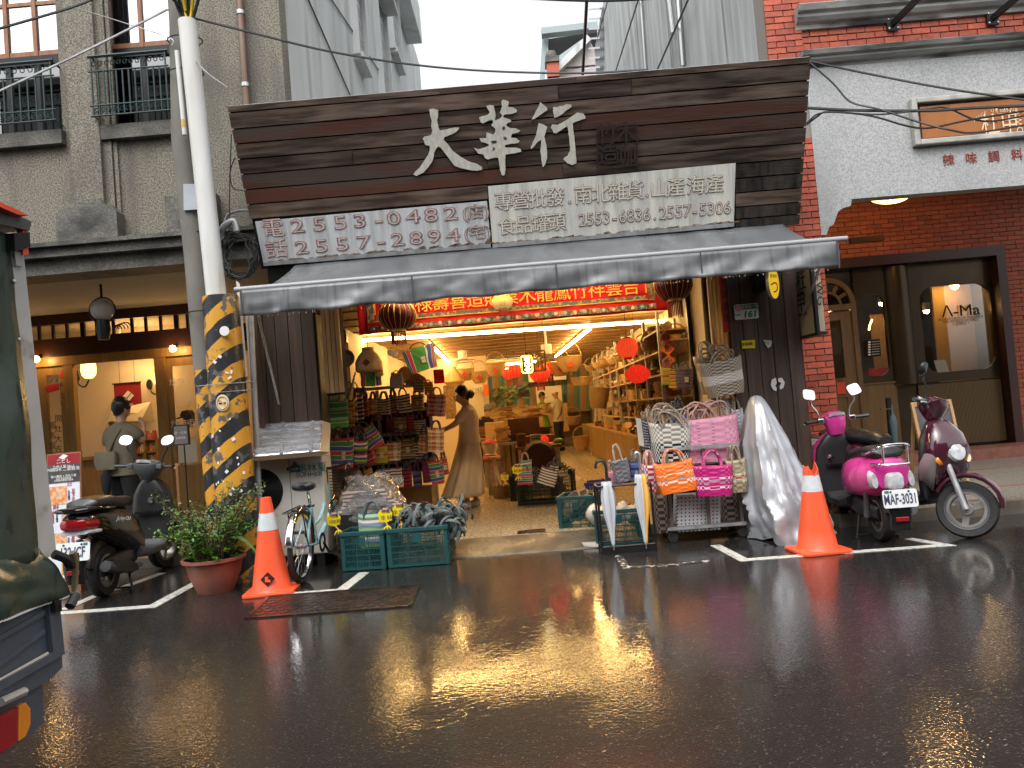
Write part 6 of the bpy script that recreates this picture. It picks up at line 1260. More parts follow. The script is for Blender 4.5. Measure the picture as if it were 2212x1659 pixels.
b=B();a_=at(112,1290,YM-.06);c_=at(175,1270,YM-.06);b.bb((a_.x,YM-.06,0),(c_.x,YM+.22,at(140,1250,YM).z-.01));obj('wooden_base',b,MATS['win_wood'],T)
YA=7.18;a0,a1=at(548,1160,YA),at(708,1150,YA);zt=at(630,984,YA).z
T=thing('air_conditioner','old white outdoor air-conditioner unit behind the bicycle','air conditioner',((a0.x+a1.x)/2,YA+.15,0))
obj('case',B().bb((a0.x,YA,.12),(a1.x,YA+.32,zt)),MATS['ac_white'],T,bevel=.015);obj('foot',B().bb((a0.x+.05,YA+.02,0),(a0.x+.12,YA+.3,.12)),MATS['black_metal'],T);obj('foot',B().bb((a1.x-.12,YA+.02,0),(a1.x-.05,YA+.3,.12)),MATS['black_metal'],T)
fc=at(562,1062,YA-.002);obj('fan_opening',B().lathe([(0,0),(.215,0),(.215,.006),(0,.006)],28,fc,Matrix.Rotation(PI/2,3,'X')),MATS['dark_void'],T)
b=B();
for i in range(14):b.tube(arc(fc-Vector((0,.014,0)),.035+.013*i,0,2*PI,28)[:-1],.0035,4,close=True)
for i in range(8):a=PI*i/4;b.beam(fc+Vector((.03*math.cos(a),-.017,.03*math.sin(a))),fc+Vector((.215*math.cos(a),-.017,.215*math.sin(a))),.005,.005)
obj('fan_grille',b,MATS['black_metal'],T,kind='stuff');obj('grille_hub',B().lathe([(0,.02),(.035,.02),(.035,0)],14,fc,Matrix.Rotation(PI/2,3,'X')),MATS['grey_plastic'],T)
p=at(674,1012,YA-.003);text('格林夏',.095,MATS['teal_print'],T,p,sx=1.0,ext=.001);text('SUMMER',.05,MATS['dark_print'],T,at(668,1026,YA-.003),sx=1.3);c=at(637,1008,YA-.002);b=B();b.prism([(-.06,-.05),(.06,-.05),(.045,-.03),(-.03,-.03),(0,.025),(.02,-.01),(.04,-.01),(0,.06)],.002,c);obj('emblem',b,MATS['teal_print'],T)
obj('case_seam',B().bb((at(624,1000,YA).x,YA-.002,.13),(at(624,1000,YA).x+.004,YA,zt-.01)),MATS['dark_void'],T)
q=[at(547,987,YA-.28),at(692,975,YA-.28),at(697,909,YA+.30),at(548,918,YA+.30)]
T=thing('foil_board','board wrapped in silver foil lying as a roof on the air-conditioner','board',((q[0].x+q[1].x)/2,YA,q[0].z))
b=B();b.grid(lambda u,v:q[0].lerp(q[1],u).lerp(q[3].lerp(q[2],u),v)+Vector((0,0,.006*noise.noise(Vector((u*14,v*9,2)))+.004*math.sin(v*34))),40,24);obj('foil',b,MATS['foil'],T,smooth=True,solid=.006)
n_=(q[1]-q[0]).cross(q[3]-q[0]).normalized();b=B();b.hexa([p-n_*.045 for p in q],[p-n_*.008 for p in q]);obj('board',b,MATS['cardboard'],T);b=B();b.hexa([q[1]-n_*.05,q[1]+Vector((.07,.03,-.045)),q[2]+Vector((.07,.0,-.10)),q[2]-n_*.05],[q[1],q[1]+Vector((.075,.03,-.01)),q[2]+Vector((.075,0,-.03)),q[2]]);obj('side_flap',b,MATS['cardboard'],T)
for t in(.42,.86):obj('tape',B().beam(q[0].lerp(q[1],t)+n_*.012,q[3].lerp(q[2],t)+n_*.012,.03,.004,up=n_),MATS['foil'],T)
def bicycle(loc,head,label,scale=1.0):
 T=thing('bicycle',label,'bicycle',(0,0,0));r=.30;WB=1.0
 def bw(x,nm):
  c=Vector((x,0,r));R=Matrix.Rotation(PI/2,3,'X');t=obj(nm,B().tube(arc(c,r-.02,0,2*PI,40)[:-1],.021,8,close=True),MATS['tyre'],T,smooth=True)
  obj('rim',B().lathe([(r-.055,-.012),(r-.035,-.014),(r-.035,.014),(r-.055,.012),(r-.055,-.012)],40,c,R),MATS['chrome'],t,smooth=True);b=B()
  for i in range(28):a=2*PI*i/28;s_=.022 if i%2 else-.022;b.tube([c+Vector((.015*math.cos(a+.8),s_,.015*math.sin(a+.8))),c+Vector(((r-.05)*math.cos(a),0,(r-.05)*math.sin(a)))],.0013,3)
  b.lathe([(0,-.04),(.018,-.04),(.018,.04),(0,.04)],10,c,R);obj('spokes',b,MATS['spoke'],t,kind='stuff')
  obj('mudguard',B().grid(lambda u,v:c+Vector(((r+.022)*math.cos(lerp(.5 if x>.5 else-.15,3.0 if x<.5 else 2.75,u)),(v-.5)*.058,(r+.022-.012*abs(v-.5)*2)*math.sin(lerp(.5 if x>.5 else-.15,3.0 if x<.5 else 2.75,u)))),24,4),MATS['chrome'],T,smooth=True,solid=.003)
 bw(0,'rear_wheel');bw(WB,'front_wheel')
 bb_,st,hdt,hdb=Vector((.42,0,.26)),Vector((.27,0,.62)),Vector((.80,0,.74)),Vector((.86,0,.58))
 b=B();b.tube([bb_,st],.018,8);b.tube(smooth_path([hdb,Vector((.66,0,.36)),bb_]),.022,8);b.tube(smooth_path([hdt-Vector((0,0,.05)),Vector((.58,0,.47)),bb_.lerp(st,.45)]),.016,8);b.tube([hdb,hdt],.022,8)
 for y in(.05,-.05):b.tube([Vector((0,y,r)),bb_+Vector((0,y*.6,0))],.010,6);b.tube([Vector((0,y,r)),st-Vector((0,-y*.2,.04))],.009,6);b.tube([Vector((WB,y,r)),hdb+Vector((0,y*.8,-.02))],.012,6)
 obj('frame',b,MATS['sky_paint'],T,smooth=True)
 obj('seat_post',B().tube([st,st+Vector((-.045,0,.12))],.013,8),MATS['chrome'],T);sc_=st+Vector((-.06,0,.15))
 obj('saddle',loft(B(),[((sc_.x-.14,0,sc_.z),(0,.04,0),(0,0,.02),2.4),((sc_.x-.11,0,sc_.z+.005),(0,.095,0),(0,0,.04),2.4),((sc_.x,0,sc_.z),(0,.08,0),(0,0,.035),2.4),((sc_.x+.10,0,sc_.z-.005),(0,.03,0),(0,0,.025),2.4),((sc_.x+.15,0,sc_.z-.005),(0,.015,0),(0,0,.015),2.4)]),MATS['seat_vinyl'],T,smooth=True)
 hb=hdt+Vector((-.03,0,.14));obj('handlebar',B().tube(smooth_path([hb+Vector((-.20,.27,.02)),hb+Vector((-.06,.22,.04)),hb+Vector((.02,.08,0)),hb+Vector((.02,-.08,0)),hb+Vector((-.06,-.22,.04)),hb+Vector((-.20,-.27,.02))]),.011,8).tube([hdt,hb+Vector((.02,0,0))],.013,8),MATS['black_metal'],T,smooth=True)
 for y in(1,-1):obj('grip',B().tube([hb+Vector((-.22,y*.275,.018)),hb+Vector((-.11,y*.24,.035))],.017,8),MATS['black_plastic'],T,smooth=True);obj('brake_lever',B().tube([hb+Vector((-.03,y*.2,.03)),hb+Vector((-.14,y*.22,-.02))],.006,5),MATS['black_metal'],T)
 b=B();
 for y in(-.06,-.02,.02,.06):b.tube([(-.24,y,r+.30),(.2,y,r+.31)],.006,5)
 for x in(-.24,-.02,.2):b.tube([(x,-.06,r+.30),(x,.06,r+.30)],.006,5)
 for y in(.06,-.06):b.tube([(0,y,r),(-.12,y,r+.30)],.006,5)
 obj('rear_rack',b,MATS['black_metal'],T)
 b=B();R=Matrix.Rotation(PI/2,3,'X');b.lathe([(.06,-.004),(.085,-.004),(.085,.004),(.06,.004),(.06,-.004)],20,bb_+Vector((0,-.05,0)),R);b.beam(bb_+Vector((0,-.06,0)),bb_+Vector((.12,-.07,-.11)),.012,.02);b.beam(bb_+Vector((0,.06,0)),bb_+Vector((-.12,.07,.11)),.012,.02);obj('crank',b,MATS['black_metal'],T)
 for s_ in(1,-1):obj('pedal',B().box(bb_+Vector((s_*.12,-s_*.12,-s_*.11)),(.08,.09,.02)),MATS['black_plastic'],T)
 bk=Vector((.98,0,.66));b=B()
 for i in range(8):z=lerp(0,.2,i/7);k=lerp(.8,1,i/7);b.tube([bk+Vector((x*k,y*k,z))for x,y in rrect(.26,.32,.04,2)],.003,4,close=True)
 for x,y in rrect(.26,.32,.02,3):b.tube([bk+Vector((x*.8,y*.8,0)),bk+Vector((x,y,.2))],.003,4)
 obj('basket',b,MATS['black_metal'],T,kind='stuff');obj('kickstand',B().tube([(0,.07,r),(.02,.18,.01)],.008,5),MATS['galv'],T);obj('reflector',B().box((WB+.14,.03,r+.05),(.09,.006,.018),Matrix.Rotation(.4,3,'Y')),MATS['lens_amber'],T)
 T.location=loc;T.rotation_euler=(.03,0,head);T.scale=(scale,)*3;return T
bicycle(gr(654,1260),math.radians(88),'pale blue bicycle with chrome mudguards seen from behind beside the orange cone',1.03)
q=[at(1997,990,8.5),at(2086,984,8.5),at(2071,866,8.7),at(1981,870,8.7)];zb_=.13;q[0].z=q[1].z=zb_;ux=(q[1]-q[0]).normalized();uy=(q[3]-q[0]);H_=uy.length;uy=(uy-ux*uy.dot(ux)).normalized();nn=ux.cross(uy);w_=(q[1]-q[0]).length;T=thing('a_board','pale wood framed black menu board standing behind the burgundy scooter','sign board',q[0].lerp(q[1],.5));bp=lambda x,y,k=0:q[0]+ux*w_*x+uy*H_*y+nn*k
for(x0,y0,x1,y1)in((0,0,.07,1),(.93,0,1,1),(.07,.94,.93,1),(.07,.10,.93,.16)):obj('frame',B().prism([(x0*w_,y0*H_),(x1*w_,y0*H_),(x1*w_,y1*H_),(x0*w_,y1*H_)],.03,q[0],ux,uy,nn),MATS['lath'],T)
obj('panel',B().prism([(.07*w_,.16*H_),(.93*w_,.16*H_),(.93*w_,.94*H_),(.07*w_,.94*H_)],.008,q[0]+nn*.01,ux,uy,nn),MATS['board_dark'],T);text('冷飲\nCold Drink',.05,MATS['white_print'],T,bp(.42,.55,.02),ux,uy);obj('photo',B().prism([(0,0),(.1,0),(.1,.1),(0,.1)],.002,bp(.2,.2,.02),ux,uy,nn),MATS['board_white'],T)
for x in(.1,.9):obj('leg',B().beam(bp(x,.95,-.02),Vector((bp(x,0).x,q[0].y+.42,zb_)),.03,.03),MATS['lath'],T)
a_,c_=at(1918,859,10.6),at(1925,958,10.6);T=thing('umbrella_post','black umbrella post with a cross bar by the cafe wall','umbrella stand',(c_.x,10.6,.28));obj('post',B().beam(a_,(c_.x,10.6,.28),.05,.05),MATS['black_metal'],T);p=at(1921,883,10.57);obj('cross_bar',B().beam(p+Vector((-.12,0,0)),p+Vector((.12,0,0)),.03,.02),MATS['door_wood'],T)
a_,c_=at(1928,845,10.45),at(1934,956,10.45);b=B();b.lathe([(.006,0),(.025,.1),(.05,.45),(.035,.52),(.01,.55),(.01,.68),(0,.68)],12,(c_.x,10.45,.29),sx=1,sy=.8);single('blue_umbrella',b,M('umb_blue',(.09,.14,.17),r=.5),'folded blue-grey umbrella hanging on the cross bar of the umbrella post','umbrella',smooth=True)
# goods on display
W_=(.66,.66,.62);K_=(.02,.02,.022);RD=(.50,.05,.045);GN=(.07,.27,.05);BL=(.055,.085,.33);OR=(.62,.23,.035);YE=(.62,.47,.06);BR=(.13,.055,.04);OL=(.20,.19,.09);PU_=(.14,.055,.20)
UVM('st_rainbow','stripe',[RD,W_,BL,W_,GN,W_],(1,2.2),bounds=[0,.29,.33,.62,.66,.96]);UVM('st_rainbow_up','vstripe',[RD,W_,GN,W_,BL,W_],(6,1),bounds=[0,.29,.33,.62,.66,.96])
UVM('st_green','stripe',[(.06,.36,.08),W_,(.06,.36,.08),(.30,.55,.30),W_],(1,3),bounds=[0,.45,.52,.72,.93]);UVM('st_black','stripe',[W_,K_],(1,6));UVM('st_brown','stripe',[W_,BR],(1,6));UVM('st_orange','stripe',[OR,YE,BR,OR],(1,5));UVM('st_multi','stripe',[GN,YE,BL,W_,RD,K_],(1,2));UVM('st_red','stripe',[RD,BR,W_,RD],(1,3),bounds=[0,.5,.8,.87])
UVM('st_olive','stripe',[OL,BR,(.42,.38,.26),OL],(1,4));UVM('st_crimson','stripe',[(.36,.02,.05),K_,(.42,.03,.08)],(1,5));UVM('st_lime','stripe',[(.30,.40,.04),OR,(.36,.46,.06),RD],(1,2));UVM('st_blue','stripe',[BL,(.10,.14,.42),K_],(1,3));UVM('st_purple','stripe',[(.26,.02,.10),PU_,(.34,.03,.10)],(1,5))
UVM('pl_red','plaid',[RD,W_],(10,5));UVM('pl_multi','plaid',[W_,OR,(.04,.13,.09),YE,RD],(8,2.5));UVM('pl_purple','plaid',[(.06,.05,.10),(.15,.10,.16),(.04,.04,.06),(.20,.12,.10)],(6,3));UVM('st_cool','stripe',[(.30,.42,.16),(.12,.30,.26),(.30,.26,.42),W_,(.16,.22,.10),(.22,.38,.34)],(1,2))
UVM('wv_bw','check',[(.62,.62,.58),K_,(.30,.25,.18)],(44,15),r=.3,bounds=[0,.5]);UVM('wv_pink','holes',[(.70,.30,.42),(.22,.12,.18)],(40,14),r=.3,frac=.22);UVM('wv_navy','holes',[(.015,.018,.05),W_],(22,12),r=.3,frac=.4)
UVM('wv_orange','check',[(.78,.16,.015),(.78,.16,.015),(.85,.62,.55),(.30,.26,.22),(.80,.2,.02),(.85,.62,.55),(.78,.16,.015)],(36,14),r=.3,bounds=[0,.30,.42,.5,.6,.66,.80]);UVM('wv_magenta','check',[(.42,.012,.14),(.42,.012,.14),(.75,.5,.6),(.42,.012,.14),(.26,.2,.22),(.75,.5,.6),(.42,.012,.14)],(34,13),r=.3,bounds=[0,.20,.32,.38,.52,.62,.72]);UVM('wv_beige','check',[(.40,.34,.22),(.22,.18,.11),(.62,.58,.46),(.42,.05,.04),(.62,.58,.46),(.30,.25,.15)],(30,13),r=.35,bounds=[0,.3,.4,.52,.6])
UVM('wv_redcheck','check',[(.50,.02,.07),W_],(22,10),r=.3);UVM('wv_hang','check',[(.40,.34,.24),(.12,.09,.065),(.62,.58,.56),(.13,.10,.07)],(56,22),r=.35,bounds=[0,.34,.62]);UVM('wv_white','check',[(.62,.63,.66),(.45,.50,.58)],(26,14),r=.3);UVM('wv_dot','holes',[W_,K_],(20,12),r=.3,frac=.55);UVM('sheet_dots','holes',[(.72,.73,.76),(.012,.012,.02)],(11,10),r=.35,frac=.36);UVM('wv_browncheck','check',[(.10,.05,.035),(.42,.36,.30)],(22,12),r=.4);UVM('wv_grey','check',[(.10,.11,.12),(.22,.22,.23),(.30,.05,.06),(.14,.15,.16)],(20,10),r=.35,bounds=[0,.55,.62])
M('strap_grey',(.115,.12,.14),(.075,.115,.105),sc=16,r=.6,rnd=.3);M('strap_maroon',(.15,.05,.075),(.10,.05,.09),sc=14,r=.6);M('strap_silver',(.45,.38,.30),(.26,.21,.17),sc=30,r=.3);M('strap_pink',(.62,.36,.34),(.40,.26,.25),sc=26,r=.3);M('strap_orange',(.72,.25,.10),(.5,.3,.22),sc=22,r=.3);M('strap_magenta',(.42,.02,.14),(.55,.14,.28),sc=22,r=.3);M('strap_beige',(.34,.28,.19),(.2,.16,.1),sc=22,r=.4);M('strap_red',(.62,.06,.05),r=.5);M('tag_card',(.42,.24,.13),r=.7)
def bag(label,r,y,mat,hm='strap_grey',d=.4,tilt=0.0,flare=1.06,hh=.10,nh=2,rz=0.0,group=None,tag=False,hr=.007,squash=.12,name='tote_bag',hw=.52):
 """r = (u0, v0, u1, v1): where the body's edges fall; hangs or stands with its floor at v1"""
 u0,v0,u1,v1=r;p=at((u0+u1)/2,v1,y);w=(u1-u0)/FPX*y;h=(v1-v0)/FPX*y;dp=w*d if d<1 else d-1
 T=thing(name,label,'bag',(0,0,0),0,group);seed=random.uniform(0,99)
 def f(u,v):
  a=2*PI*u;k=lerp(1/flare,flare,v);c,s_=math.cos(a),math.sin(a);e=.38
  x=math.copysign(abs(c)**e,c)*w/2*k*(1-.06*(1-v)**4);yy=math.copysign(abs(s_)**e,s_)*dp/2*lerp(1,1-squash,v)*(1+.12*math.sin(PI*v))
  q=Vector((x,yy,h*v));return q+noise.noise_vector(q*9+Vector((seed,0,0)))*.010+Vector((0,0,.012*h/.2*abs(c)**3*v))
 b=B();b.grid(f,40,10,closeu=True);b.f.append(tuple(range(39,-1,-1)));obj('body',b,MATS[mat],T,smooth=True,solid=.004)
 for k in range(nh):
  s_=-1 if k%2==0 else 1;big=nh>4;ww=w*hw/2*random.uniform(.7 if big else .85,1.15);lean=random.uniform(-1.0,1.0)if big else random.uniform(-.25,.25);hv=random.uniform(.55,1.1)if big else 1;yo=random.uniform(-.5,.5)*dp if big else 0;xo=random.uniform(-.22,.22)*w if big else 0
  pts=[Vector((xo+ww*math.cos(t)+lean*hh*.5*math.sin(t),(yo if big else s_*dp/2*(1-squash)*(1-.5*math.sin(t)))+random.uniform(-.01,.01),h*.9+(hh+.1*h)*hv*math.sin(t)**.8))for t in[PI*i/12 for i in range(13)]]
  obj('handle',B().tube(pts,hr,6),MATS[hm],T,smooth=True)
 if tag:obj('price_tag',B().bb((-.02+w*.08,-dp/2*1.14-.012,h*.30),(.02+w*.08,-dp/2*1.14-.008,h*.44)).bb((-.022+w*.08,-dp/2*1.14-.011,h*.46),(.022+w*.08,-dp/2*1.14-.007,h*.56)),MATS['paper'],T)
 T.location=p;T.rotation_euler=(0,tilt,rz);return T
GR='bags hung on the left display'
HB_=[((706,858,754,924),7.72,'st_green','large green and white banded bag at the top left of the hanging display',.2,0,0),((751,862,768,922),7.85,'st_orange','narrow orange striped bag right behind the large green one',.5,0,1),((758,851,774,914),7.98,'st_multi','green and blue striped bag squeezed behind the orange one',.5,0,0),((771,853,787,907),8.05,'st_black','narrow black and white striped bag between the green-blue and red ones in the top row',.5,0,0),((784,850,797,900),8.12,'st_red','narrow red bag in the top row beside the small chequered one',.5,0,0),((797,861,815,891),8.2,'pl_multi','small multicoloured chequered bag in the top row',.5,.05,1),((817,861,844,895),8.2,'st_brown','brown and white striped bag with a price card in the top row',.4,.03,1),((845,853,861,889),8.25,'st_rainbow','small red, green and blue pouch between two striped bags in the top row',.5,-.04,0),((862,853,890,891),8.2,'st_black','black and white striped bag with a price card near the middle of the top row',.4,-.08,1),((890,853,917,884),8.3,'st_olive','olive and red bag in the top row behind the gingham backpack',.4,0,1),((921,852,962,899),7.95,'pl_red','red and white gingham backpack with red straps beside the woman',.4,.12,1),((797,915,836,966),7.9,'st_rainbow','tilted red, purple and green banded bag sliding down the middle of the display',.25,-.55,0),((837,905,852,935),8.3,'st_crimson','narrow maroon striped bag in the second row',.5,0,0),((852,901,878,937),8.25,'st_olive','olive and brown striped bag with a price card in the second row',.4,.04,1),((880,896,897,930),8.3,'st_crimson','bright crimson striped bag in the second row',.5,0,0),((896,906,920,936),8.3,'st_black','dim black and white striped bag in the second row beside the pastel backpack',.4,0,1),((922,924,958,976),7.9,'pl_multi','pastel chequered backpack with dark straps in front of the dim striped bag',.4,.10,0),((903,935,924,978),8.05,'pl_multi','green-edged chequered bag half behind the pastel backpack',.5,.12,0),((712,948,764,1012),7.68,'st_rainbow','large green, red and blue banded tote in the lower left of the display',.25,.06,1),((763,948,793,1001),7.85,'st_multi','green striped bag hanging beside the large banded tote',.4,.08,0),((789,970,818,1003),7.95,'st_red','red striped pouch hanging askew below the tilted bag',.4,-.35,0),((812,960,839,1000),8.05,'st_lime','lime green and orange bag in the third row',.4,0,1),((838,953,866,995),8.15,'pl_multi','cream and green chequered bag in the third row',.4,.04,1),((864,947,898,990),8.2,'st_olive','wide grey-brown striped bag in the third row',.3,0,1),((897,953,920,990),8.2,'st_black','black and white striped bag in the third row',.4,0,1),((762,1010,787,1036),7.9,'st_rainbow','rolled red and blue bag in the bottom row beside the plastic bundle',.6,-.5,0),((794,1011,813,1041),8.0,'st_orange','yellow and orange striped bag leaning in the bottom row',.5,-.3,0),((815,1014,834,1040),8.15,'wv_dot','small black and white chequered bag in the bottom row',.5,0,0),((834,1011,870,1050),8.15,'st_brown','wide brown and white striped bag in the bottom row',.3,0,1),((872,1012,891,1052),8.25,'st_crimson','dark red bag in the bottom row beside the wide striped one',.5,0,0),((894,1014,912,1052),8.25,'st_blue','blue bag in the bottom row',.5,0,0),((914,996,933,1041),8.15,'st_purple','purple-red ribbed bag at the end of the bottom row',.5,0,0),((933,996,962,1045),7.95,'st_rainbow','blue, red and green banded bag hanging nearest the woman in the bottom row',.4,-.10,1),((957,988,971,1025),8.1,'st_red','small rust coloured bag hanging behind the banded one nearest the woman',.5,-.1,1)]
for i,(r,y,m_,lab,d,tl,tg)in enumerate(HB_):
 hmm='strap_red' if m_=='pl_red' else('strap_maroon' if i%5 in(0,3)else 'strap_grey');bag(lab,r,y*1.16,m_,hmm,d,tl,1.03,.085,3,random.uniform(-.25,.25),GR,bool(tg),.008)
sb=B()
for(u,v,y)in[(735,848,7.7),(760,842,7.8),(780,848,7.9),(725,940,7.7),(760,938,7.75),(780,935,7.8),(815,905,7.9),(750,1025,7.75),(880,1005,8.2),(770,1008,7.8),(800,960,7.85),(720,850,7.7),(850,940,8.2),(905,1005,8.2)]:
 for k in range(5):
  c=at(u+random.uniform(-8,8),v+random.uniform(-3,10),y*1.16+random.uniform(-.05,.1));a=random.uniform(-.6,.6);sb.tube(arc(c,random.uniform(.03,.06),0,PI,9,ux=(math.cos(a),math.sin(a),0),ry=random.uniform(.06,.11)),.007,5)
single('strap_loops',sb,MATS['strap_maroon'],'tangle of grey and maroon strap loops over the hanging bags','straps',kind='stuff',smooth=True)
R_=thing('bag_rack','grey steel rack with rails on which the striped bags hang','rack',(at(830,1080,8.5).x,9.8,.1))
xa,xb=at(705,900,9.78).x,at(930,900,9.78).x
for v in(838,890,940,1000):z=at(830,v,9.78).z;obj('rail',B().bb((xa,9.75,z-.02),(xb,9.80,z+.02)),MATS['galv'],R_)
for x in(xa,(xa+xb)/2,xb):obj('upright',B().bb((x-.02,9.80,.1),(x+.02,9.84,1.70)),MATS['galv'],R_)
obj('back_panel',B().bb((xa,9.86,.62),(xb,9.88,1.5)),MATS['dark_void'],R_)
p0,p1=at(862,1056,9.9),at(934,1088,9.9);T=thing('low_cabinet','low orange-brown cabinet under the hanging bags','cabinet',(p0.x+.1,10.1,.1));obj('case',B().bb((xa,9.90,.1),(p1.x,10.3,p0.z)),MATS['oak'],T);obj('top',B().bb((xa-.02,9.86,p0.z),(p1.x+.02,10.32,p0.z+.025)),MATS['lath'],T)
M('crate_green',(.018,.085,.085),(.014,.065,.066),sc=3,r=.38);M('crate_dark',(.016,.032,.028),r=.42);M('crate_blue',(.02,.035,.19),r=.4)
def crate(label,pl,pr,h,dep,mat='crate_green',z=0.0):
 pl,pr=Vector(pl),Vector(pr);ux=(pr-pl);w=ux.length;a=math.atan2(ux.y,ux.x);T=thing('plastic_crate',label,'crate',pl,a,'plastic crates at the shop front');X=INV[T.name].inverted();m_=MATS[mat]
 def fin(nm,b,**k):b.v=[tuple(X@Vector(v))for v in b.v];return obj(nm,b,m_,T,**k)
 fin('floor',B().bb((.01,.01,.005),(w-.01,dep-.01,.012)));c=B();t=.035
 for(x,y)in((0,0),(w-t,0),(0,dep-t),(w-t,dep-t)):k=B();k.bb((x,y,0),(x+t,y+t,h));fin('corner',k,bevel=.008)
 def side(o,d,L):
  o,d=Vector(o),Vector(d);n=Vector((d.y,-d.x,0));b=B()
  def bx(s0,s1,z0,z1,th,off=0):P=[o+d*s0+n*(off+th),o+d*s1+n*(off+th),o+d*s1+n*(off-th),o+d*s0+n*(off-th)];b.hexa([p+Vector((0,0,z0))for p in P],[p+Vector((0,0,z1))for p in P])
  for i in range(6):z=lerp(.03,h-.05,i/5);bx(t,L-t,z-.0035,z+.0035,.005)
  n_=max(8,int(L/.016))
  for i in range(n_+1):
   s_=lerp(t,L-t,i/n_);major=i%max(2,n_//3)==0;e=.005 if major else .0022;bx(s_-e,s_+e,.012,h-.03,.0035)
  bx(t,L-t,.008,.03,.004)
  fin('side',b,kind='stuff');k=B();P=[o+d*0-n*.012,o+d*0+n*.016,o+d*L+n*.016,o+d*L-n*.012];k.hexa([p+Vector((0,0,h-.034))for p in P],[p+Vector((0,0,h+.002))for p in P]);fin('rim',k,bevel=.004)
  if L>.3:k=B();P=[o+d*(L*.42)+n*.009,o+d*(L*.58)+n*.009,o+d*(L*.58)+n*.004,o+d*(L*.42)+n*.004];k.hexa([p+Vector((0,0,h*.62))for p in P],[p+Vector((0,0,h*.84))for p in P]);fin('label_plate',k)
 side((0,.006,0),(1,0,0),w);side((w-.006,0,0),(0,1,0),dep);side((w,dep-.006,0),(-1,0,0),w);side((.006,dep,0),(0,-1,0),dep);return T
c1=gr(739,1236),gr(834,1230);crate('green plastic crate with a rainbow striped bag in it, left of the wider crate',c1[0],c1[1],.345,.34)
c2=gr(839,1229),gr(966,1221);crate('wide green plastic crate heaped with folded strap bags',c2[0]+Vector((0,0,0)),gr(972,1219),.345,.52)
bag('rainbow striped bag standing up in the left green crate',(779,1112,836,1180),6.98,'st_cool','strap_grey',.3,.03,1.0,.12,2,0,None,False,.012,hw=.7)
c3=gr(1208,1153,.05),gr(1288,1150,.05);crate('green plastic crate holding round baskets beside the umbrella stand',(c3[0].x,c3[0].y,.05),(c3[1].x,c3[1].y,.05),.36,.42)
c4=gr(1292,1190),gr(1400,1183);crate('green plastic crate of clear bags behind the umbrella stand',c4[0]+Vector((0,.16,0)),c4[1]+Vector((0,.16,0)),.33,.36)
crate('blue plastic crate behind the green basket crate',gr(1268,1100,.1)+Vector((0,0,0)),gr(1330,1096,.1),.30,.3,'crate_blue')
c5=gr(1119,1093,.1),gr(1216,1088,.1);crate('dark green crate full of striped bags in the middle of the shop floor',c5[0],c5[1],.33,.36,'crate_dark');crate('dark green crate behind and right of the striped bag crate',gr(1190,1072,.1),gr(1240,1069,.1),.33,.34,'crate_dark');crate('narrow dark crate left of the striped bag crate',gr(1103,1083,.1),gr(1117,1082,.1),.33,.34,'crate_dark')
bag('blue, red and green folded bag lying in the dark crate',(1119,1016,1152,1046),9.3,'st_rainbow','strap_grey',.5,0,.95,.06,2);bag('brown and white striped bag lying in the dark crate',(1160,1011,1198,1046),9.25,'st_brown','strap_maroon',.5,.35,.9,.08,2);bag('small black and white striped bag at the back of the dark crate',(1186,1004,1203,1035),9.5,'st_black','strap_grey',.5,.2);bag('grey-green bag heap in the dark crate behind',(1200,1016,1228,1045),9.8,'st_olive','strap_grey',.6);bag('pale striped bag upright at the back of the dark crate',(1124,995,1150,1025),9.6,'st_cool','strap_pink',.5)
sb=B();rnd=random.Random(11)
def heap(pc,w,d,zb_,n,r0,r1):
 for k in range(n):
  c=Vector(pc)+Vector((rnd.uniform(-w,w),rnd.uniform(-d,d),zb_+rnd.uniform(-.02,.10)));a=rnd.uniform(0,PI);R=rnd.uniform(r0,r1);tl=rnd.uniform(-.9,.9);ux=Vector((math.cos(a),math.sin(a),0));uy=Vector((-math.sin(a)*math.sin(tl),math.cos(a)*math.sin(tl),math.cos(tl)))
  pts=arc(c,R,-.3,PI+.3,12,ux=ux,uy=uy,ry=R*rnd.uniform(.7,1.5));sd=ux.cross(uy)*.013;bn=B();P=[p-sd for p in pts]+[p+sd for p in pts];m_=len(pts);sb.add(P,[(i,i+1,m_+i+1,m_+i)for i in range(m_-1)])
heap((c2[0]+c2[1])/2+Vector((.14,.28,0)),.27,.22,.33,110,.05,.11);heap(c5[0].lerp(c5[1],.5)+Vector((0,.2,0)),.24,.14,.30,45,.035,.06);heap(gr(1215,1070,.1)+Vector((0,.2,0)),.12,.12,.28,30,.035,.06)
c_=gr(985,1212);heap(Vector((c_.x,c_.y+.05,0)),.05,.06,.22,16,.06,.12)
single('strap_heap',sb,MATS['strap_grey'],'heap of grey-green woven straps spilling over the crates','straps',kind='stuff',solid=.004)
for(u0,v0,u1,v1,y,m_,lab)in((862,1122,905,1150,7.15,'st_brown','brown and white bag sunk in the wide crate'),(905,1118,950,1146,7.12,'st_rainbow','red, green and blue bag corner sticking out of the wide crate'),(945,1095,962,1142,7.1,'st_black','narrow black and white striped pouch standing in the wide crate'),(925,1105,945,1140,7.25,'wv_white','white bag between straps in the wide crate'),(880,1098,920,1135,7.4,'pl_purple','dark plaid bag at the back of the wide crate')):bag(lab,(u0,v0,u1,v1),y,m_,'strap_grey',.5,random.uniform(-.2,.2),1,.05,2)
M('flag_yellow',(.85,.66,.015),r=.4);M('flag_clip',(.80,.55,.04),r=.35)
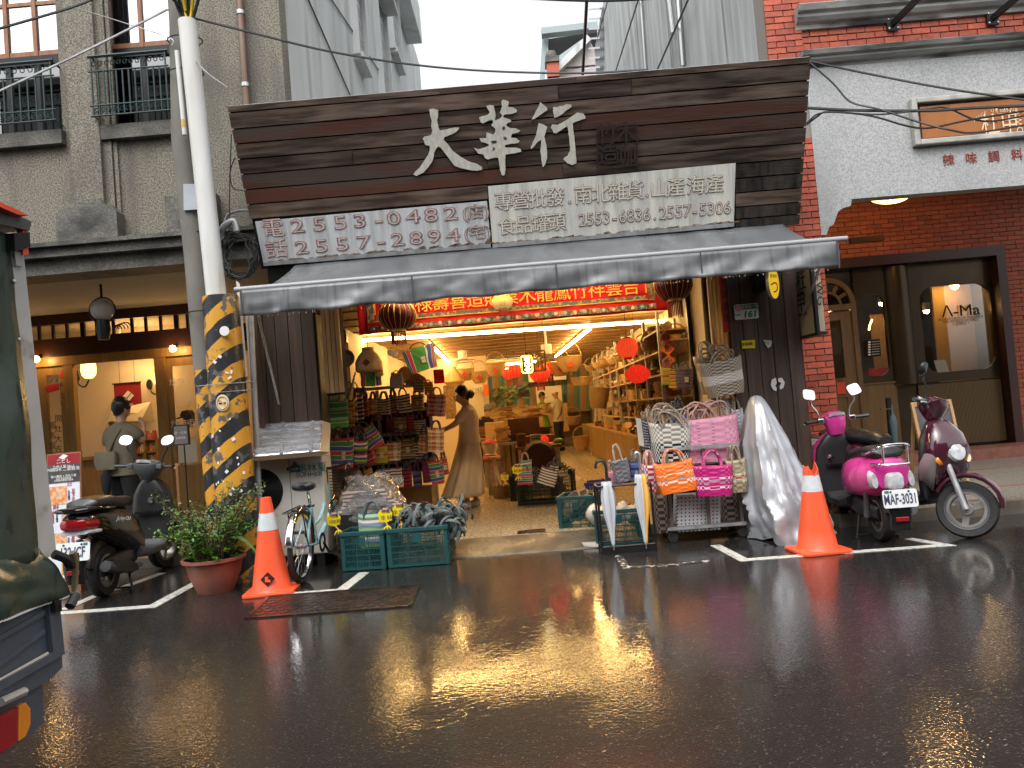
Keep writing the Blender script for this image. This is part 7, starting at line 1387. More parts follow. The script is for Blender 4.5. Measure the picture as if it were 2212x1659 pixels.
def flag(u,v,ub,vb,y,txt,lab,w=.12):
 c,f_=at(u,v,y),at(ub,vb,y);T=thing('price_flag',lab,'price tag',f_,0,'yellow price flags on the crates');pts=[]
 for i in range(28):a=2*PI*i/28;k=1+.08*math.sin(7*a);pts.append((w*.5*k*math.copysign(abs(math.cos(a))**.6,math.cos(a)),w*.44*k*math.copysign(abs(math.sin(a))**.6,math.sin(a))))
 obj('card',B().prism(pts,.004,c),MATS['flag_yellow'],T);obj('burst',B().prism([(.4*w*math.cos(PI*i/8)*(1 if i%2 else .75)+.05*w,.30*w*math.sin(PI*i/8)*(1 if i%2 else .75))for i in range(9)],.005,c+Vector((0,0,w*.30))),M('flag_pink',(.75,.45,.40),r=.5)if 'flag_pink' not in MATS else MATS['flag_pink'],T)
 text(txt,w*.36,MATS['dark_print'],T,c+Vector((.01,-.008,-w*.14)));text('特價',w*.30,MATS['dark_print'],T,c+Vector((.008,-.010,w*.32)))
 b=B();b.tube(smooth_path([c+Vector((0,.004,-w*.4)),c.lerp(f_,.6),f_+Vector((0,0,.02))]),.006,6)
 for dx in(-.035,0,.035):b.tube(smooth_path([f_+Vector((0,0,.03)),f_+Vector((dx*.7,-.02,.015)),f_+Vector((dx,-.03,-.01))]),.006,5)
 obj('clip',b,MATS['flag_clip'],T,smooth=True)
flag(721,1123,733,1152,6.92,'100元','yellow price flag reading 100 clipped left of the rainbow bag');flag(832,1114,838,1143,6.88,'② 55','yellow price flag reading 55 clipped between the two crates',.125);flag(863,1102,868,1138,7.05,'③ 50元','yellow price flag reading 50 clipped on the wide crate');flag(1117,1014,1120,1035,9.1,'69 80','yellow price flag on the dark crate in the shop',.12);flag(1090,1030,1093,1048,9.6,'50','yellow price flag among wooden boards left of the dark crate',.10)
M('clear_film',(.80,.78,.76),r=.12,trans=.82,ior=1.25,bump=.9,bsc=22);M('wrapped_cloth',(.52,.40,.35),(.40,.32,.29),sc=5,st=(1,1,9),r=.8)
bc=at(800,1075,7.45);T=thing('wrapped_bundle','bundle of folded goods wrapped in crinkled clear plastic','bundle',bc+Vector((0,0,-.2)))
for k in range(6):obj('folded_layer',B().box(bc+Vector((.02*math.sin(k),0,-.10+.035*k)),(.56-.03*k,.4,.03)),MATS['wrapped_cloth'],T,bevel=.012)
def film(u,v):
 a=2*PI*u;r_=math.sin(PI*min(v*.52+.02,.5))*1.0;q=Vector((math.cos(a)*.35*(.25+.75*math.sin(PI*(v*.55+.05))),math.sin(a)*.27*(.25+.75*math.sin(PI*(v*.55+.05))),.22-.42*v));return bc+q+noise.noise_vector(q*14)*.03+noise.noise_vector(q*40)*.010
obj('film',B().grid(film,70,26,closeu=True),MATS['clear_film'],T,smooth=True,ang=25)
for(u,v,s_)in((760,1048,.07),(828,1040,.08),(860,1046,.06)):
 c=at(u,v,7.4);b=B();b.grid(lambda a,w:c+Vector((s_*(.3+.7*w)*math.cos(2*PI*a),s_*(.3+.7*w)*math.sin(2*PI*a),s_*1.1*w))+noise.noise_vector(Vector((a*9,w*5,u)))*.03,20,6);obj('film_knot',b,MATS['clear_film'],T,smooth=True,ang=25)
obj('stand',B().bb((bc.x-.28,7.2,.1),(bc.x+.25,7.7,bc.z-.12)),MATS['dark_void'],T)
yC=6.95;tl,tr=at(1445,971,yC),at(1603,958,yC);zr=(tl.z+tr.z)/2;x0,x1=at(1448,1080,yC).x,at(1600,1080,yC).x;M('trolley_steel',(.30,.27,.25),(.18,.14,.12),sc=6,r=.35,metal=.6)
T=thing('display_trolley','steel wheeled display trolley loaded with woven bags','trolley',((x0+x1)/2,yC+.25,0));b=B()
for x in(x0,lerp(x0,x1,.53),x1):obj('post',B().bb((x-.014,yC,.10),(x+.014,yC+.028,zr)),MATS['trolley_steel'],T)
for x in(x0,x1):obj('post',B().bb((x-.014,yC+.46,.10),(x+.014,yC+.49,zr)),MATS['trolley_steel'],T)
for z in(.13,.56,zr):obj('rail',B().bb((x0-.05,yC-.018,z-.014),(x1+.03,yC-.002,z+.014)),MATS['galv' if z!=.56 else 'trolley_steel'],T);obj('side_rail',B().bb((x0-.012,yC+.03,z-.012),(x0+.012,yC+.46,z+.012)),MATS['trolley_steel'],T);obj('side_rail',B().bb((x1-.012,yC+.03,z-.012),(x1+.012,yC+.46,z+.012)),MATS['trolley_steel'],T)
obj('deck',B().bb((x0,yC+.03,.12),(x1,yC+.46,.14)),MATS['trolley_steel'],T);obj('shelf',B().bb((x0,yC+.03,zr-.16),(x1,yC+.46,zr-.145)),MATS['trolley_steel'],T)
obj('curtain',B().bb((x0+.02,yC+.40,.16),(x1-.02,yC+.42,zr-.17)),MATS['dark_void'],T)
for(x,y)in((x0,yC+.03),(x1,yC+.03),(x0,yC+.45),(x1,yC+.45)):obj('caster',B().lathe([(0,-.015),(.045,-.015),(.05,0),(.045,.015),(0,.015)],14,(x,y,.05),Matrix.Rotation(PI/2,3,'X')),MATS['tyre'],T,smooth=True)
p=[at(1462,1150,yC+.06),at(1556,1144,yC+.06),at(1556,1066,yC+.06),at(1462,1070,yC+.06)];q=B();q.quad(*p);q.quad(*[x+Vector((0,.16,0))for x in(p[1],p[0],p[3],p[2])]);single('white_dotted_bag',q,MATS['sheet_dots'],'tall white bag with rows of black squares standing in the trolley','bag',solid=.004)
bag('dark brown chequered bag standing behind the trolley post',(1560,1066,1598,1142),yC+.2,'wv_browncheck','strap_beige',.5);bag('dark chequered bag on its side at the open end of the trolley',(1416,1070,1446,1150),yC+.25,'wv_browncheck','strap_beige',.6)
GB_='woven plastic bags on the trolley'
bag('black, white and tan chequered basket bag crammed with handles',(1408,915,1492,995),7.05,'wv_bw','strap_silver',.5,.03,1.04,.17,12,0,GB_,False,.009);bag('large pale pink woven bag with many handles',(1478,903,1598,1000),7.08,'wv_pink','strap_pink',.35,-.01,1.02,.15,12,0,GB_,False,.009,hw=.45);bag('navy and white chequered bag left of the black and white basket',(1388,908,1416,978),7.2,'wv_navy','strap_silver',1.25,0,1.02,.12,5,.2,GB_);bag('navy bag handles showing behind the pink bag',(1455,890,1490,960),7.35,'st_blue','strap_grey',.5,0,1,.14,5,0,GB_)
bag('bright orange woven bag with pink checks hanging on the trolley front',(1424,999,1506,1062),6.82,'wv_orange','strap_orange',.38,-.10,1.02,.12,3,0,GB_,False,.008,.5);bag('magenta woven bag with white checks hanging on the trolley front',(1502,1006,1582,1069),6.82,'wv_magenta','strap_magenta',.38,.02,1.06,.13,4,0,GB_,False,.008,.5);bag('beige and red woven bag right of the magenta one',(1577,994,1616,1061),6.88,'wv_beige','strap_beige',.6,-.05,1.1,.13,3,0,GB_,False,.008);bag('red and white chequered bag left of the orange one',(1386,1006,1419,1062),6.9,'wv_redcheck','strap_pink',.6,.06,1.05,.13,3,.3,GB_,False,.008)
bag('grey woven bag hanging over the umbrella stand',(1332,992,1366,1040),6.95,'wv_grey','strap_silver',.5,-.2,1.1,.14,3,0,None,False,.008);bag('small pink dotted bag behind the grey woven one',(1326,1015,1345,1050),7.1,'wv_pink','strap_pink',.6,-.3);bag('navy bag between the grey and the red chequered ones',(1363,995,1386,1040),7.0,'st_blue','strap_grey',.6,0);bag('white latticed bag hanging on the plank wall beside the silver cover',(1588,885,1611,937),7.2,'wv_white','strap_silver',.5,-.05,1,.12,2,0);bag('black and white net bag above the white latticed one',(1559,860,1588,905),7.25,'wv_dot','strap_silver',.5,.05,1,.05)
bag('big beige woven bag with a white band hanging on the right plank wall',(1527,779,1612,853),7.12,'wv_hang','strap_beige',.4,-.13,1.10,.17,7,0,None,False,.009,hw=.5);bag('second beige woven bag hanging behind the white-banded one',(1516,770,1568,848),7.3,'wv_hang','strap_beige',.5,-.10,1.06,.15,4)
b=B();q=[at(1373,902,7.15),at(1387,905,7.15),at(1393,965,7.12),at(1380,962,7.12)];b.hexa([x+Vector((0,.004,0))for x in(q[3],q[2],q[1],q[0])],[x-Vector((0,.004,0))for x in(q[3],q[2],q[1],q[0])]);single('hang_card',b,MATS['paper'],'long pale paper card hanging left of the navy chequered bag','card')
q0,q1=gr(1302,1198),gr(1418,1189);x0,x1,y0=q0.x,q1.x,(q0.y+q1.y)/2;zt=at(1355,1047,y0).z;T=thing('umbrella_stand','black wire umbrella stand on the kerb side','umbrella stand',((x0+x1)/2,y0+.13,0))
for z in(zt,.06):
 for(a_,c_)in(((x0,y0),(x1,y0)),((x1,y0),(x1,y0+.26)),((x1,y0+.26),(x0,y0+.26)),((x0,y0+.26),(x0,y0)),(((x0+x1)/2,y0),((x0+x1)/2,y0+.26))):obj('rail',B().tube([(*a_,z),(*c_,z)],.009,6),MATS['black_metal'],T,smooth=True)
for(x,y)in((x0,y0),(x1,y0),(x1,y0+.26),(x0,y0+.26)):obj('post',B().tube([(x,y,0),(x,y,zt)],.010,6),MATS['black_metal'],T,smooth=True)
obj('tray',B().bb((x0,y0,.0),(x1,y0+.26,.025)).bb((x0,y0-.004,.0),(x1,y0+.004,.05)),MATS['black_metal'],T)
def umbrella(top,tip,mats,hook,label,r=.055,hm='black_plastic'):
 a,c=at(*top),at(*tip);d=(c-a);T=thing('umbrella',label,'umbrella',c);y_=Vector((0,1,0));x_=d.normalized().cross(y_).normalized();n=24
 for j,m_ in enumerate(mats):
  def f(u,v,j=j):
   t=(u+j)/len(mats)*2*PI;rr=r*(.62+.5*math.sin(PI*min(1,v*1.25))**1.2)*(1-v)**.55*(1+.22*math.cos(t*8))+.006;return a+d*v+(x_*math.cos(t)+y_*math.sin(t))*rr
  obj('canopy',B().grid(f,24,14),MATS[m_],T,smooth=True,solid=.002)
 obj('shaft',B().tube([a-d*.12,c+d*.03],.006,6),MATS['alu'],T,smooth=True);b=B()
 for k in range(8):t=2*PI*k/8;p=a+(x_*math.cos(t)+y_*math.sin(t))*r*.7;b.tube([p,p-d.normalized()*.03],.004,5)
 obj('rib_tips',b,MATS[hm],T);obj('handle',B().tube(smooth_path([at(*h)for h in hook]),.013,8),MATS[hm],T,smooth=True)
M('umb_white',(.50,.51,.54),(.42,.43,.47),sc=5,st=(3,3,.4),r=.5);M('umb_yellow',(.74,.42,.08),r=.45)
umbrella((1310,1040,6.72),(1326,1184,6.62),['umb_white'],[(1311,1036,6.7),(1309,1010,6.7),(1305,998,6.7),(1296,995,6.7),(1288,1000,6.7),(1286,1012,6.7)],'folded white umbrella with a black hook handle',.052);umbrella((1383,1024,6.72),(1396,1180,6.62),['umb_white','umb_yellow','umb_white','umb_yellow'],[(1382,1010,6.72),(1381,985,6.72),(1377,978,6.72),(1372,980,6.72),(1371,990,6.72)],'folded yellow and white umbrella with a silver handle',.055,'alu')
pb_=c4[0].lerp(c4[1],.45)+Vector((0,.33,.28));b=B();
for k in range(5):o_=pb_+Vector((.09*(k-2),random.uniform(-.06,.06),random.uniform(-.02,.04)));b.grid(lambda u,v:o_+Vector((.075*math.cos(2*PI*u)*math.sin(PI*v),.07*math.sin(2*PI*u)*math.sin(PI*v),-.09*math.cos(PI*v)))+noise.noise_vector(Vector((u*5,v*5,k)))*.02,14,9,closeu=True)
single('plastic_bags',b,M('beige_film',(.62,.52,.40),r=.22,coat=.4),'crumpled beige plastic bags filling the crate behind the umbrellas','plastic bags',smooth=True,kind='stuff')
M('wicker',(.36,.22,.09),(.22,.12,.045),sc=30,st=(1,1,3),r=.55,bump=.8,bsc=70,rnd=.2);M('wicker_pale',(.52,.36,.16),(.40,.25,.10),sc=26,st=(1,1,3),r=.55,bump=.7,bsc=70,rnd=.2);M('rattan_grey',(.22,.17,.12),(.32,.26,.19),sc=24,r=.6,bump=.8,bsc=50)
def basket(label,p,r,h,tilt=(0,0,0),mat='wicker',handle=True,flare=.8,cat='basket',group=None,name='basket',sy=1.0):
 T=thing(name,label,cat,(0,0,0),0,group);obj('bowl',B().lathe([(0,.004),(r*flare,0),(r*.97,h*.55),(r,h),(r*.94,h),(r*.9,h*.5),(r*flare*.9,.012),(0,.012)],20,sy=sy),MATS[mat],T,smooth=True);obj('rim',B().tube([Vector((r*math.cos(2*PI*i/20),r*sy*math.sin(2*PI*i/20),h))for i in range(20)],r*.045+.003,6,close=True),MATS[mat],T,smooth=True)
 if handle:obj('handle',B().tube(arc((0,0,h),r*.97,0,PI,14,ry=r*1.2),r*.04+.002,6),MATS[mat],T,smooth=True)
 T.location=p;T.rotation_euler=tilt;return T
pc_=c3[0].lerp(c3[1],.5)
for k,(dx,dz,ty)in enumerate(((-.02,.22,.9),(.05,.24,.75),(.12,.20,.8))):basket('grey rattan tray, number of three leaning in the green crate: '.split(',')[0]+[' leaning leftmost',' leaning in the middle',' leaning rightmost'][k]+' in the green basket crate',(pc_.x+dx,pc_.y+.2,.05+dz),.17,.05,(0,-ty,.3),'rattan_grey',False,.9,'tray','rattan trays in the green crate','rattan_tray')
basket('dark woven waste basket holding wooden boards beside the crates',gr(1087,1075,.1),.16,.30,mat='rattan_grey',handle=False)
M('lantern_dark',(.10,.012,.018),(.15,.018,.02),sc=4,r=.5);M('lantern_red',(.62,.03,.018),r=.6,emis=(1,.04,.015),es=.22);M('lantern_paper',(.75,.055,.02),r=.7,emis=(1,.08,.02),es=.35);M('lantern_rib',(.40,.02,.012),r=.7);M('lantern_yellow',(.60,.36,.04),r=.6);M('tassel',(.20,.015,.012),r=.8);M('gold_trim',(.55,.36,.08),r=.35,metal=.5);M('banner_red',(.62,.014,.016),(.52,.010,.012),sc=9,r=.75);M('banner_gold',(.78,.50,.08),(.6,.34,.05),sc=60,r=.5);M('banner_floral',(.25,.10,.07),(.42,.30,.18),sc=34,r=.8,lo=.45,hi=.55,dirt=(.10,.16,.16),dsc=22,dlo=.52,dhi=.58)
def translucent(m,k):
 t=m.node_tree;L=t.links;p=t.nodes['Principled BSDF'];tr=t.nodes.new('ShaderNodeBsdfTranslucent');mx=t.nodes.new('ShaderNodeMixShader');mx.inputs[0].default_value=k
 if p.inputs['Base Color'].is_linked:L.new(p.inputs['Base Color'].links[0].from_socket,tr.inputs[0])
 L.new(p.outputs[0],mx.inputs[1]);L.new(tr.outputs[0],mx.inputs[2]);L.new(mx.outputs[0],t.nodes['Material Output'].inputs[0])
for k_ in('banner_red','banner_gold','banner_floral','lantern_dark','lantern_yellow'):translucent(MATS[k_],.6)
def lantern(label,c,r,mat,ry=.78,frn=.12,ribs=16,trim='gold_trim',hang=None,group='lanterns in the shop'):
 c=Vector(c);T=thing('lantern',label,'lantern',c,0,group);n=ribs*3;b=B()
 b.grid(lambda u,v:c+Vector((math.cos(2*PI*u),math.sin(2*PI*u),0))*(r*(.32+.68*math.sin(PI*(.12+.76*v))**.9)*(1+.02*abs(math.sin(PI*u*ribs))))+Vector((0,0,r*ry*(2*v-1))),n,14,closeu=True);obj('shade',b,MATS[mat],T,smooth=True)
 b=B();
 for k in range(ribs):a=2*PI*k/ribs;b.tube([c+Vector((math.cos(a),math.sin(a),0))*(r*1.015*(.32+.68*math.sin(PI*(.12+.76*v))**.9))+Vector((0,0,r*ry*(2*v-1)))for v in[i/10 for i in range(11)]],r*.010+.0006,4)
 obj('ribs',b,MATS[trim],T,kind='stuff')
 for s_ in(1,-1):obj('cap',B().lathe([(0,0),(r*.42,0),(r*.42,r*.16),(0,r*.16)],16,c+Vector((0,0,s_*r*ry-(r*.04 if s_>0 else r*.13)))),MATS[trim],T,smooth=True)
 if frn:
  b=B();
  for k in range(26):a=2*PI*k/26;p=c+Vector((r*.38*math.cos(a),r*.38*math.sin(a),-r*ry-r*.1));b.tube([p,p+Vector((0,0,-frn*random.uniform(.85,1.05)))],r*.022,4)
  obj('fringe',b,MATS['tassel' if mat=='lantern_dark' else 'red_cloth'],T,kind='stuff')
 if hang:obj('cord',B().tube([c+Vector((0,0,r*ry)),Vector((c.x,c.y,hang))],.003,4),MATS['black_metal'],T)
 return T
lantern('large dark red lantern with long fringe hanging under the left of the awning',at(858,682,7.55),.185,'lantern_dark',.74,.13,20,hang=2.7);lantern('large dark red lantern with tassels hanging under the right of the awning',at(1454,614,7.45),.185,'lantern_dark',.78,.16,20,hang=2.72);lantern('yellow lantern in front of the red banner',at(1085,652,7.7),.105,'lantern_yellow',.7,.05,14,hang=2.72);lantern('round glowing red paper lantern right of the receding tube light',at(1355,752,8.8),.125,'lantern_paper',.86,0,22,'lantern_rib',hang=2.58)
p=at(1377,808,8.9);T=thing('lantern','red honeycomb paper lantern below the round glowing one','lantern',p,0,'lanterns in the shop');b=B();b.grid(lambda u,v:p+Vector((math.cos(2*PI*u),math.sin(2*PI*u),0))*(.135*(.30+.70*math.sin(PI*v)**.8)*(1+.09*(1 if int(u*40+.5*int(v*9))%2 else-1)))+Vector((0,0,.105*(2*v-1))),80,10,closeu=True);obj('shade',b,MATS['lantern_red'],T,ang=20);obj('tassel',B().tube([p-Vector((0,0,.1)),p-Vector((0,0,.2))],.004,5).lathe([(0,0),(.018,.02),(0,.04)],8,p-Vector((0,0,.17))),MATS['tassel'],T);obj('cord',B().tube([p+Vector((0,0,.1)),(p.x,p.y,2.58)],.002,4),MATS['black_metal'],T)
for(u,v,y,r_,lab)in((1112,802,13.5,.125,'small red lantern with fringe hanging left of the yellow neon sign'),(1098,808,14.5,.11,'small red lantern half hidden by its neighbour left of the neon sign'),(1166,806,12.6,.165,'red lantern behind the square bamboo sign'),(1188,796,14,.13,'red lantern peeping out right of the square bamboo sign')):lantern(lab,at(u,v,y),r_,'lantern_red',.8,.14,12,hang=2.58)
bl_,br_=at(776,722,7.9),at(1451,670,7.9);zb_,ztp=(bl_.z+br_.z)/2,2.74;T=thing('embroidered_banner','long red embroidered banner with gold characters across the shop opening','banner',((bl_.x+br_.x)/2,7.9,zb_));X0,X1=bl_.x,br_.x;h=ztp-zb_
b=B();b.grid(lambda u,v:Vector((lerp(X0,X1,u),7.9+.010*math.sin(u*70)*(1-v),lerp(zb_,ztp,v)+.004*math.sin(u*30)*(1-v))),120,6);obj('cloth',b,MATS['banner_red'],T,smooth=True,solid=.005)
for nm,x0,x1,z0,z1,m_ in(('floral_band',X0+.10,X1-.16,zb_+.02,zb_+.075,'banner_floral'),('gold_line',X0+.17,X1-.24,zb_+.118,zb_+.128,'banner_gold'),('scene_band',X0+.19,X1-.26,zb_+.128,zb_+.165,'banner_floral'),('floral_side',X0+.10,X0+.17,zb_+.11,ztp,'banner_floral'),('floral_side',X1-.23,X1-.16,zb_+.11,ztp,'banner_floral'),('gold_line',X0+.175,X0+.19,zb_+.19,ztp,'banner_gold'),('gold_line',X1-.255,X1-.24,zb_+.19,ztp,'banner_gold')):obj(nm,B().bb((x0,7.878,z0),(x1,7.886,z1)),MATS[m_],T)
for i,ch in enumerate('沅福祿壽喜造財業木龍鳳竹祥雲吉'):text(ch,.185,MATS['banner_gold'],T,(lerp(X0+.33,X1-.4,i/14),7.875,zb_+.255),ext=.006)
for i in range(30):
 x=lerp(X0+.15,X1-.2,i/29);obj('flower',B().lathe([(0,0),(.022,0),(.016,.008),(0,.010)],7,(x,7.876,zb_+.048+.005*math.sin(i*2)),Matrix.Rotation(PI/2,3,'X')),MATS['rose' if i%2 else 'teal_petal']if 'rose' in MATS else M('rose',(.55,.28,.20),r=.8)if i%2 else M('teal_petal',(.16,.30,.26),r=.8),T)
p=at(798,803,7.75);T=thing('fish_basket','bamboo shoulder-shaped basket with a red diamond paper hanging at the left of the opening','basket',p);obj('body',B().lathe([(.12,0),(.135,.02),(.132,.10),(.10,.16),(.055,.21),(.058,.245)],24,p),MATS['wicker_pale'],T,smooth=True,solid=.006);obj('red_diamond',B().prism([(-.042,0),(0,-.042),(.042,0),(0,.042)],.003,p+Vector((0,-.137,.085))),MATS['red_paper'],T);text('進',.05,MATS['dark_print'],T,p+Vector((0,-.143,.085)));obj('cord',B().tube([p+Vector((0,0,.24)),(p.x,p.y,2.6)],.003,4),MATS['black_metal'],T)
bag('red, green and blue vertical striped tote hanging high beside the receding tube light',(884,748,950,800),8.0,'st_rainbow_up','strap_grey',.12,-.22,1.1,.05,2,0,None,True,.006)
bag('striped tote hanging in shadow behind the bamboo fish basket',(780,790,826,834),8.2,'st_rainbow_up','strap_maroon',.15,0,1,.04);p=at(849,763,8.0);single('white_box_lamp',B().box(p,(.09,.06,.05),Matrix.Rotation(.5,3,'Y')),MATS['letter_cream'],'small white adaptor box hanging on its cable under the front tube','adaptor',bevel=.008)
p=at(744,778,7.9);T=basket('round grey winnowing tray hanging beside the lath panel',p,.10,.05,(1.2,.5,0),'rattan_grey',False,.6,'tray',None,'winnowing_tray')
for(u,v,ch)in((1439,729,'錄'),(1443,754,'影'),(1444,779,'中')):p=at(u,v,8.35);T=thing('paper_diamond','orange diamond paper, '+{'錄':'top','影':'middle','中':'lowest'}[ch]+' of three, with the character '+ch+', hanging beside the lanterns','paper sign',p,0,'orange diamond papers');obj('paper',B().prism([(-.075,0),(0,-.068),(.075,0),(0,.068)],.003,p),M('orange_paper',(.85,.17,.03),r=.6)if ch=='錄' else MATS['orange_paper'],T);text(ch,.085,MATS['dark_print'],T,p+Vector((0,-.006,0)))
for(r,m_,lab)in(((1429,790,1450,832),'st_lime','small lime striped bag hanging beside the orange diamond papers'),((1445,798,1466,838),'st_orange','small orange striped bag hanging between the lime and purple ones'),((1460,797,1497,838),'pl_purple','purple plaid bag with green lining hanging right of the orange one')):bag(lab,r,8.3,m_,'strap_grey',.4,.06,1.05,.07,3,0,'small bags hung by the right jamb',m_=='pl_purple')
p=at(1569,660,7.44);b=B();b.grid(lambda u,v:Vector((p.x+lerp(-.055,.055,u),7.43+.004*math.sin(v*9),lerp(at(1572,718,7.44).z,2.62,v))),4,16);T=thing('couplet_strip','long red paper couplet strip pasted beside the house number','paper strip',(p.x,7.43,2.0));obj('paper',b,MATS['red_paper'],T,solid=.002);[text(ch,.085,MATS['dark_print'],T,at(1566+i*2.2,612+i*25,7.42))for i,ch in enumerate('財源廣進')]
p0,p1=at(1586,657,7.39),at(1638,689,7.39);T=thing('house_number','green and white house number plate reading 161 on the plank wall','number plate',((p0.x+p1.x)/2,7.39,p1.z));c=(p0+p1)/2;w_,h_=.228,.148;obj('plate',B().prism([(x,y)for x,y in rrect(w_,h_,.015)],.006,c),MATS['plate_white'],T);obj('green_band',B().bb((c.x-w_/2+.008,7.381,c.z+.02),(c.x+w_/2-.008,7.3835,c.z+h_/2-.008)),M('plate_green',(.02,.26,.13),r=.4),T);text('161',.085,MATS['plate_green'],T,c+Vector((.03,-.008,-.03)),shear=.15,off=.003,sx=1.1);text('迪化街一段',.034,MATS['plate_white'],T,c+Vector((.035,-.012,.044)));obj('flower_mark',B().lathe([(0,0),(.03,0),(.03,.004),(0,.005)],14,c+Vector((-.075,-.006,.035)),Matrix.Rotation(PI/2,3,'X')),M('petal_pink',(.62,.25,.33),r=.5),T);text('大同區',.022,MATS['plate_green'],T,c+Vector((-.09,-.008,-.03)))
def stick(pts,y,mat,lab,t=.003,name='sticker',cat='sticker'):w=[at(u,v,y)for u,v in pts];n=len(w);b=B();b.add(w+[x-Vector((0,t,0))for x in w],[tuple(range(n)),tuple(range(2*n-1,n-1,-1))]+[(i,(i+1)%n,n+(i+1)%n,n+i)for i in range(n)]);return single(name,b,MATS[mat],lab,cat)
s_=stick([(1602,736),(1631,734),(1631,752),(1603,753)],7.395,'flag_yellow','yellow sticker with small black characters under the house number');text('全聯網 ›',.035,MATS['dark_print'],s_,at(1616,743.5,7.39));stick([(1649,734),(1668,736),(1666,747),(1659,752),(1654,745)],7.395,'foil','torn silvery sticker right of the yellow one');stick([(1676,816),(1667,820),(1665,832),(1670,842),(1677,845),(1678,838),(1674,834),(1678,828)],7.395,'white_print','left half of a torn round white sticker low on the plank wall');stick([(1681,817),(1689,816),(1695,826),(1692,838),(1685,842),(1684,834),(1688,828),(1681,824)],7.395,'white_print','right half of a torn round white sticker low on the plank wall')
c=at(1666,612,7.2);T=thing('oval_sign','yellow oval sign on a black bracket above the house number plate','sign',c);Rz=Matrix.Rotation(.55,3,'Z');pts=[(.075*math.cos(2*PI*i/28),.155*math.sin(2*PI*i/28))for i in range(28)];ux,nn=Rz@Vector((1,0,0)),Rz@Vector((0,-1,0));obj('board',B().prism(pts,.03,c,ux,(0,0,1),nn),MATS['galv'],T);obj('face',B().prism([(x*.93,y*.96)for x,y in pts],.002,c+nn*.03,ux,(0,0,1),nn),M('sign_yellow',(.88,.58,.02),r=.35,emis=(1,.6,.03),es=.25),T);text('つ',.16,MATS['dark_print'],T,c+nn*.034+Vector((0,0,-.05)),ux,sx=.7);text('百貨行',.035,MATS['dark_print'],T,c+nn*.034+Vector((0,0,.06)),ux);obj('bracket',B().bb((c.x-.12,7.3,c.z-.05),(c.x-.02,7.41,c.z+.12)),MATS['black_metal'],T)
f4=[at(1136,762,11),at(1176,757,11),at(1179,800,11),at(1138,803,11)];T=thing('bamboo_sign','square open bamboo sign with the characters 竹木造咖 hanging in the shop','sign',f4[3])
for i in range(4):obj('bar',B().beam(f4[i],f4[(i+1)%4],.022,.022),MATS['lath'],T)
for ch,u,v in(('竹',1147,772),('木',1167,770),('造',1147,793),('咖',1168,791)):text(ch,.155,MATS['wicker_pale'],T,at(u,v,11),ext=.008,off=.003)
for k in(0,1):obj('cord',B().tube([f4[k],(f4[k].x,11,2.58)],.003,4),MATS['black_metal'],T)
q=at(1138,787,10.9);T=thing('neon_sign','small yellow neon sign with a glowing border left of the bamboo sign','neon sign',q);obj('border',B().tube([q+Vector((x,0,y))for x,y in rrect(.15,.24,.03)],.007,6,close=True),EM('neon_yellow',(1,.62,.04),7),T);text('營業中',.075,EM('neon_white',(1,.85,.55),9),T,q,ux=(0,0,-1),uy=(1,0,0),off=.003);obj('back',B().box(q+Vector((0,.02,0)),(.17,.008,.26)),MATS['dark_void'],T);obj('cord',B().tube([q+Vector((0,0,.12)),(q.x,q.y,2.58)],.003,4),MATS['black_metal'],T)
